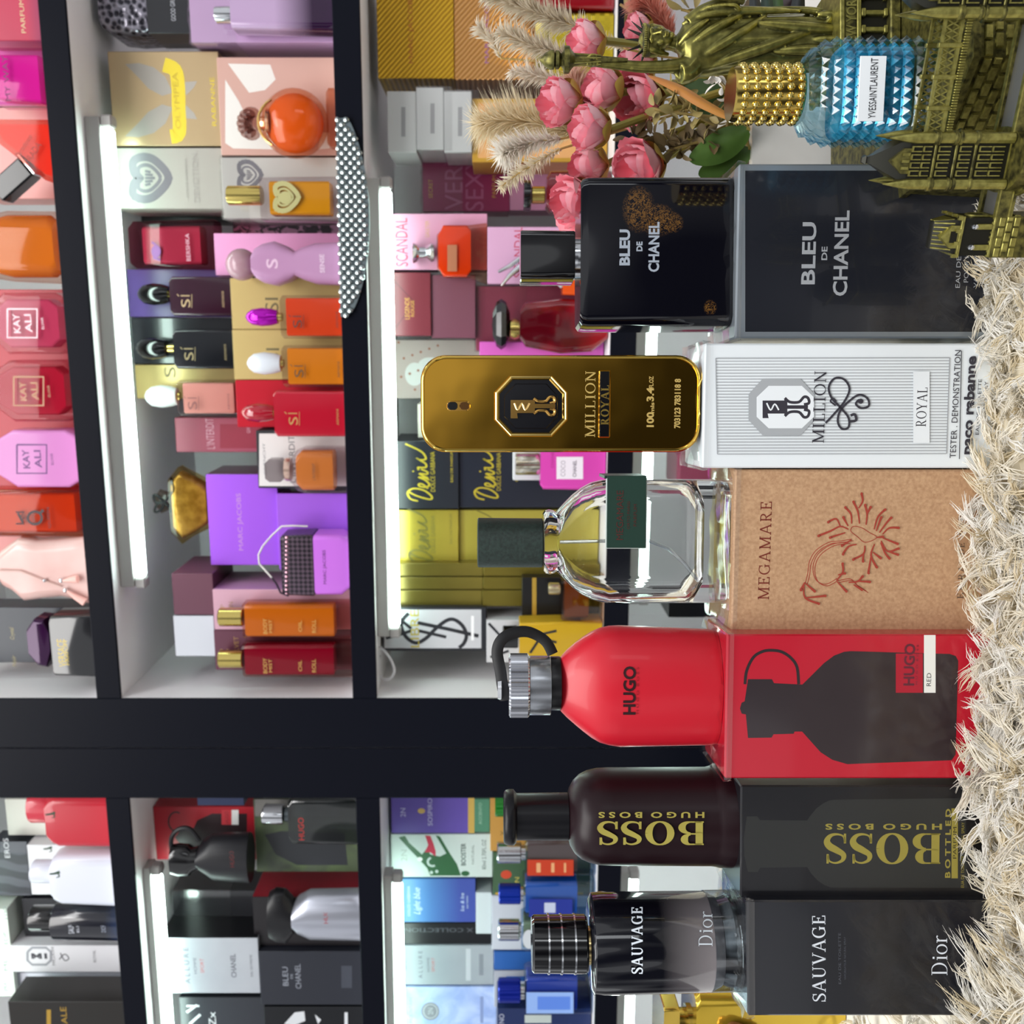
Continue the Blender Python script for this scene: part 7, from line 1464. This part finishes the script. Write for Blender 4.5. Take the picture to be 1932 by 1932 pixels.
# ---------------------------------------------------------------- white fur throw
def fur():
    rg = random.Random(11); fo = MB(); fo.box(-.36, .36, .335, .935, -.2374, -.2352, P('#e6e0d2', .9)); o = tag(fo.build('fur_throw'), 'shaggy cream white fur throw spread under the row of boxes', 'throw')
    bx = [(k.P.x - k.w / 2 - .003, k.P.x + k.w / 2 + .003, k.P.y - .006, k.P.y + k.dep + .008) for k in (k1, k2, k3, k4, k5, k6)]
    bx += [(.140, .304, .374, .530), (.165, .345, .508, .64), (.122, .156, .354, .392), (.174, .206, .328, .366), (.100, .123, .370, .396), (-.37, -.28, .62, .72)]
    tops = [(300, 1868), (500, 1862), (620, 1862), (700, 1852), (800, 1845), (900, 1822), (1000, 1812), (1100, 1806), (1200, 1812), (1300, 1802), (1400, 1803), (1480, 1788), (1560, 1812), (1650, 1838), (1750, 1836), (1850, 1776), (1920, 1782), (2100, 1780)]
    def topx(py):
        for (a, b), (c, d) in zip(tops, tops[1:]):
            if a <= py <= c: return b + (d - b) * (py - a) / (c - a)
        return 1860 if py < 300 else 1780
    mats = [FUR('#fdf8ec'), FUR('#f4ead2'), FUR('#fffdf8')]; mb = MB()
    def blocked(x, y): return any(a < x < b and c < y < d for a, b, c, d in bx)
    def lock(x, y, L, az, lean, cnt, rad, wid):
        """A wavy lock: fibres that start apart and draw together toward the tip."""
        sg = 7; p = Vector((x, y, -.2355)); d = Vector((cos(az) * lean, sin(az) * lean, 1)).normalized(); C = [p]; w1, ph = rg.uniform(.1, .42), rg.uniform(0, 6.28); bend = rg.uniform(.05, .4); sd = Vector((-sin(az), cos(az), 0))
        for i in range(sg):
            C.append(C[-1] + d * (L / sg)); d = (d + sd * (w1 * sin(ph + i * 1.25)) + Vector((cos(az) * bend * .5, sin(az) * bend * .5, -.05 - .05 * i * bend))).normalized()
        m = mats[rg.choice((0, 0, 2, 2, 1))]
        for _ in range(cnt):
            a = rg.uniform(0, 6.28); r0 = rad * sqrt(rg.random()); off = Vector((cos(a) * r0, sin(a) * r0, 0)); conv = rg.uniform(.2, .7); ln = rg.uniform(.8, 1.08); j = [Vector((rg.uniform(-1, 1), rg.uniform(-1, 1), rg.uniform(-.6, .6))) * (.00035 + .00012 * i) for i in range(sg + 1)]
            V = [C[0] + (C[i] - C[0]) * ln + off * (1 - conv * i / sg) + j[i] * (i > 0) for i in range(sg + 1)]; vs_ = []
            for i, q in enumerate(V):
                t = (V[min(i + 1, sg)] - V[max(i - 1, 0)]).normalized(); e1 = t.cross(Vector((.3, 1, .2))).normalized(); e2 = t.cross(e1); r = wid * (1, 1, 1, .95, .85, .7, .5, .12)[i]
                for k in range(3): b = 2.094 * k; vs_.append(q + e1 * (r * cos(b)) + e2 * (r * sin(b)))
            mb.add(vs_, [(i * 3 + k, i * 3 + (k + 1) % 3, i * 3 + 3 + (k + 1) % 3, i * 3 + 3 + k) for i in range(sg) for k in range(3)], m)
    n = 0
    while n < 2300:
        x = rg.uniform(-.36, .23); y = rg.uniform(.345, .462)
        if blocked(x, y): continue
        n += 1; py = 966 - F * x / y; hz = max(.0165, .236 - (topx(py) - HZ) * .437 / F); az = rg.uniform(0, 6.28) if y < .42 else -pi / 2 + rg.uniform(-2.2, 2.2)
        lock(x, y, hz * rg.uniform(.9, 1.45), az, rg.uniform(.2, .9), 9, .0034, rg.uniform(.00034, .00052))
    n = 0
    while n < 900:
        x = rg.uniform(-.36, .36); y = rg.uniform(.462, .935)
        if blocked(x, y): continue
        n += 1; lock(x, y, rg.uniform(.016, .028) * (1.5 if x < -.27 and y > .84 else 1), rg.uniform(0, 6.28), rg.uniform(.2, 1.0), 6, .006, rg.uniform(.0006, .0009))
    nx, ny = 130, 40; v = []; f = []                      # dense underfur
    for i in range(nx + 1):
        for j in range(ny + 1): x = -.36 + .72 * i / nx; y = .336 + .126 * j / ny; v.append((x, y, (-.2351 if blocked(x, y) or y > .452 else -.2325 + .004 * rg.random())))
    f = [(i * (ny + 1) + j, (i + 1) * (ny + 1) + j, (i + 1) * (ny + 1) + j + 1, i * (ny + 1) + j + 1) for i in range(nx) for j in range(ny)]; f = [q for q in f if max(v[k][2] for k in q) > -.235]; mb.add(v, f, mats[1])
    q = mb.build('fur_pile', o, ang=180); q['kind'] = 'stuff'
fur()
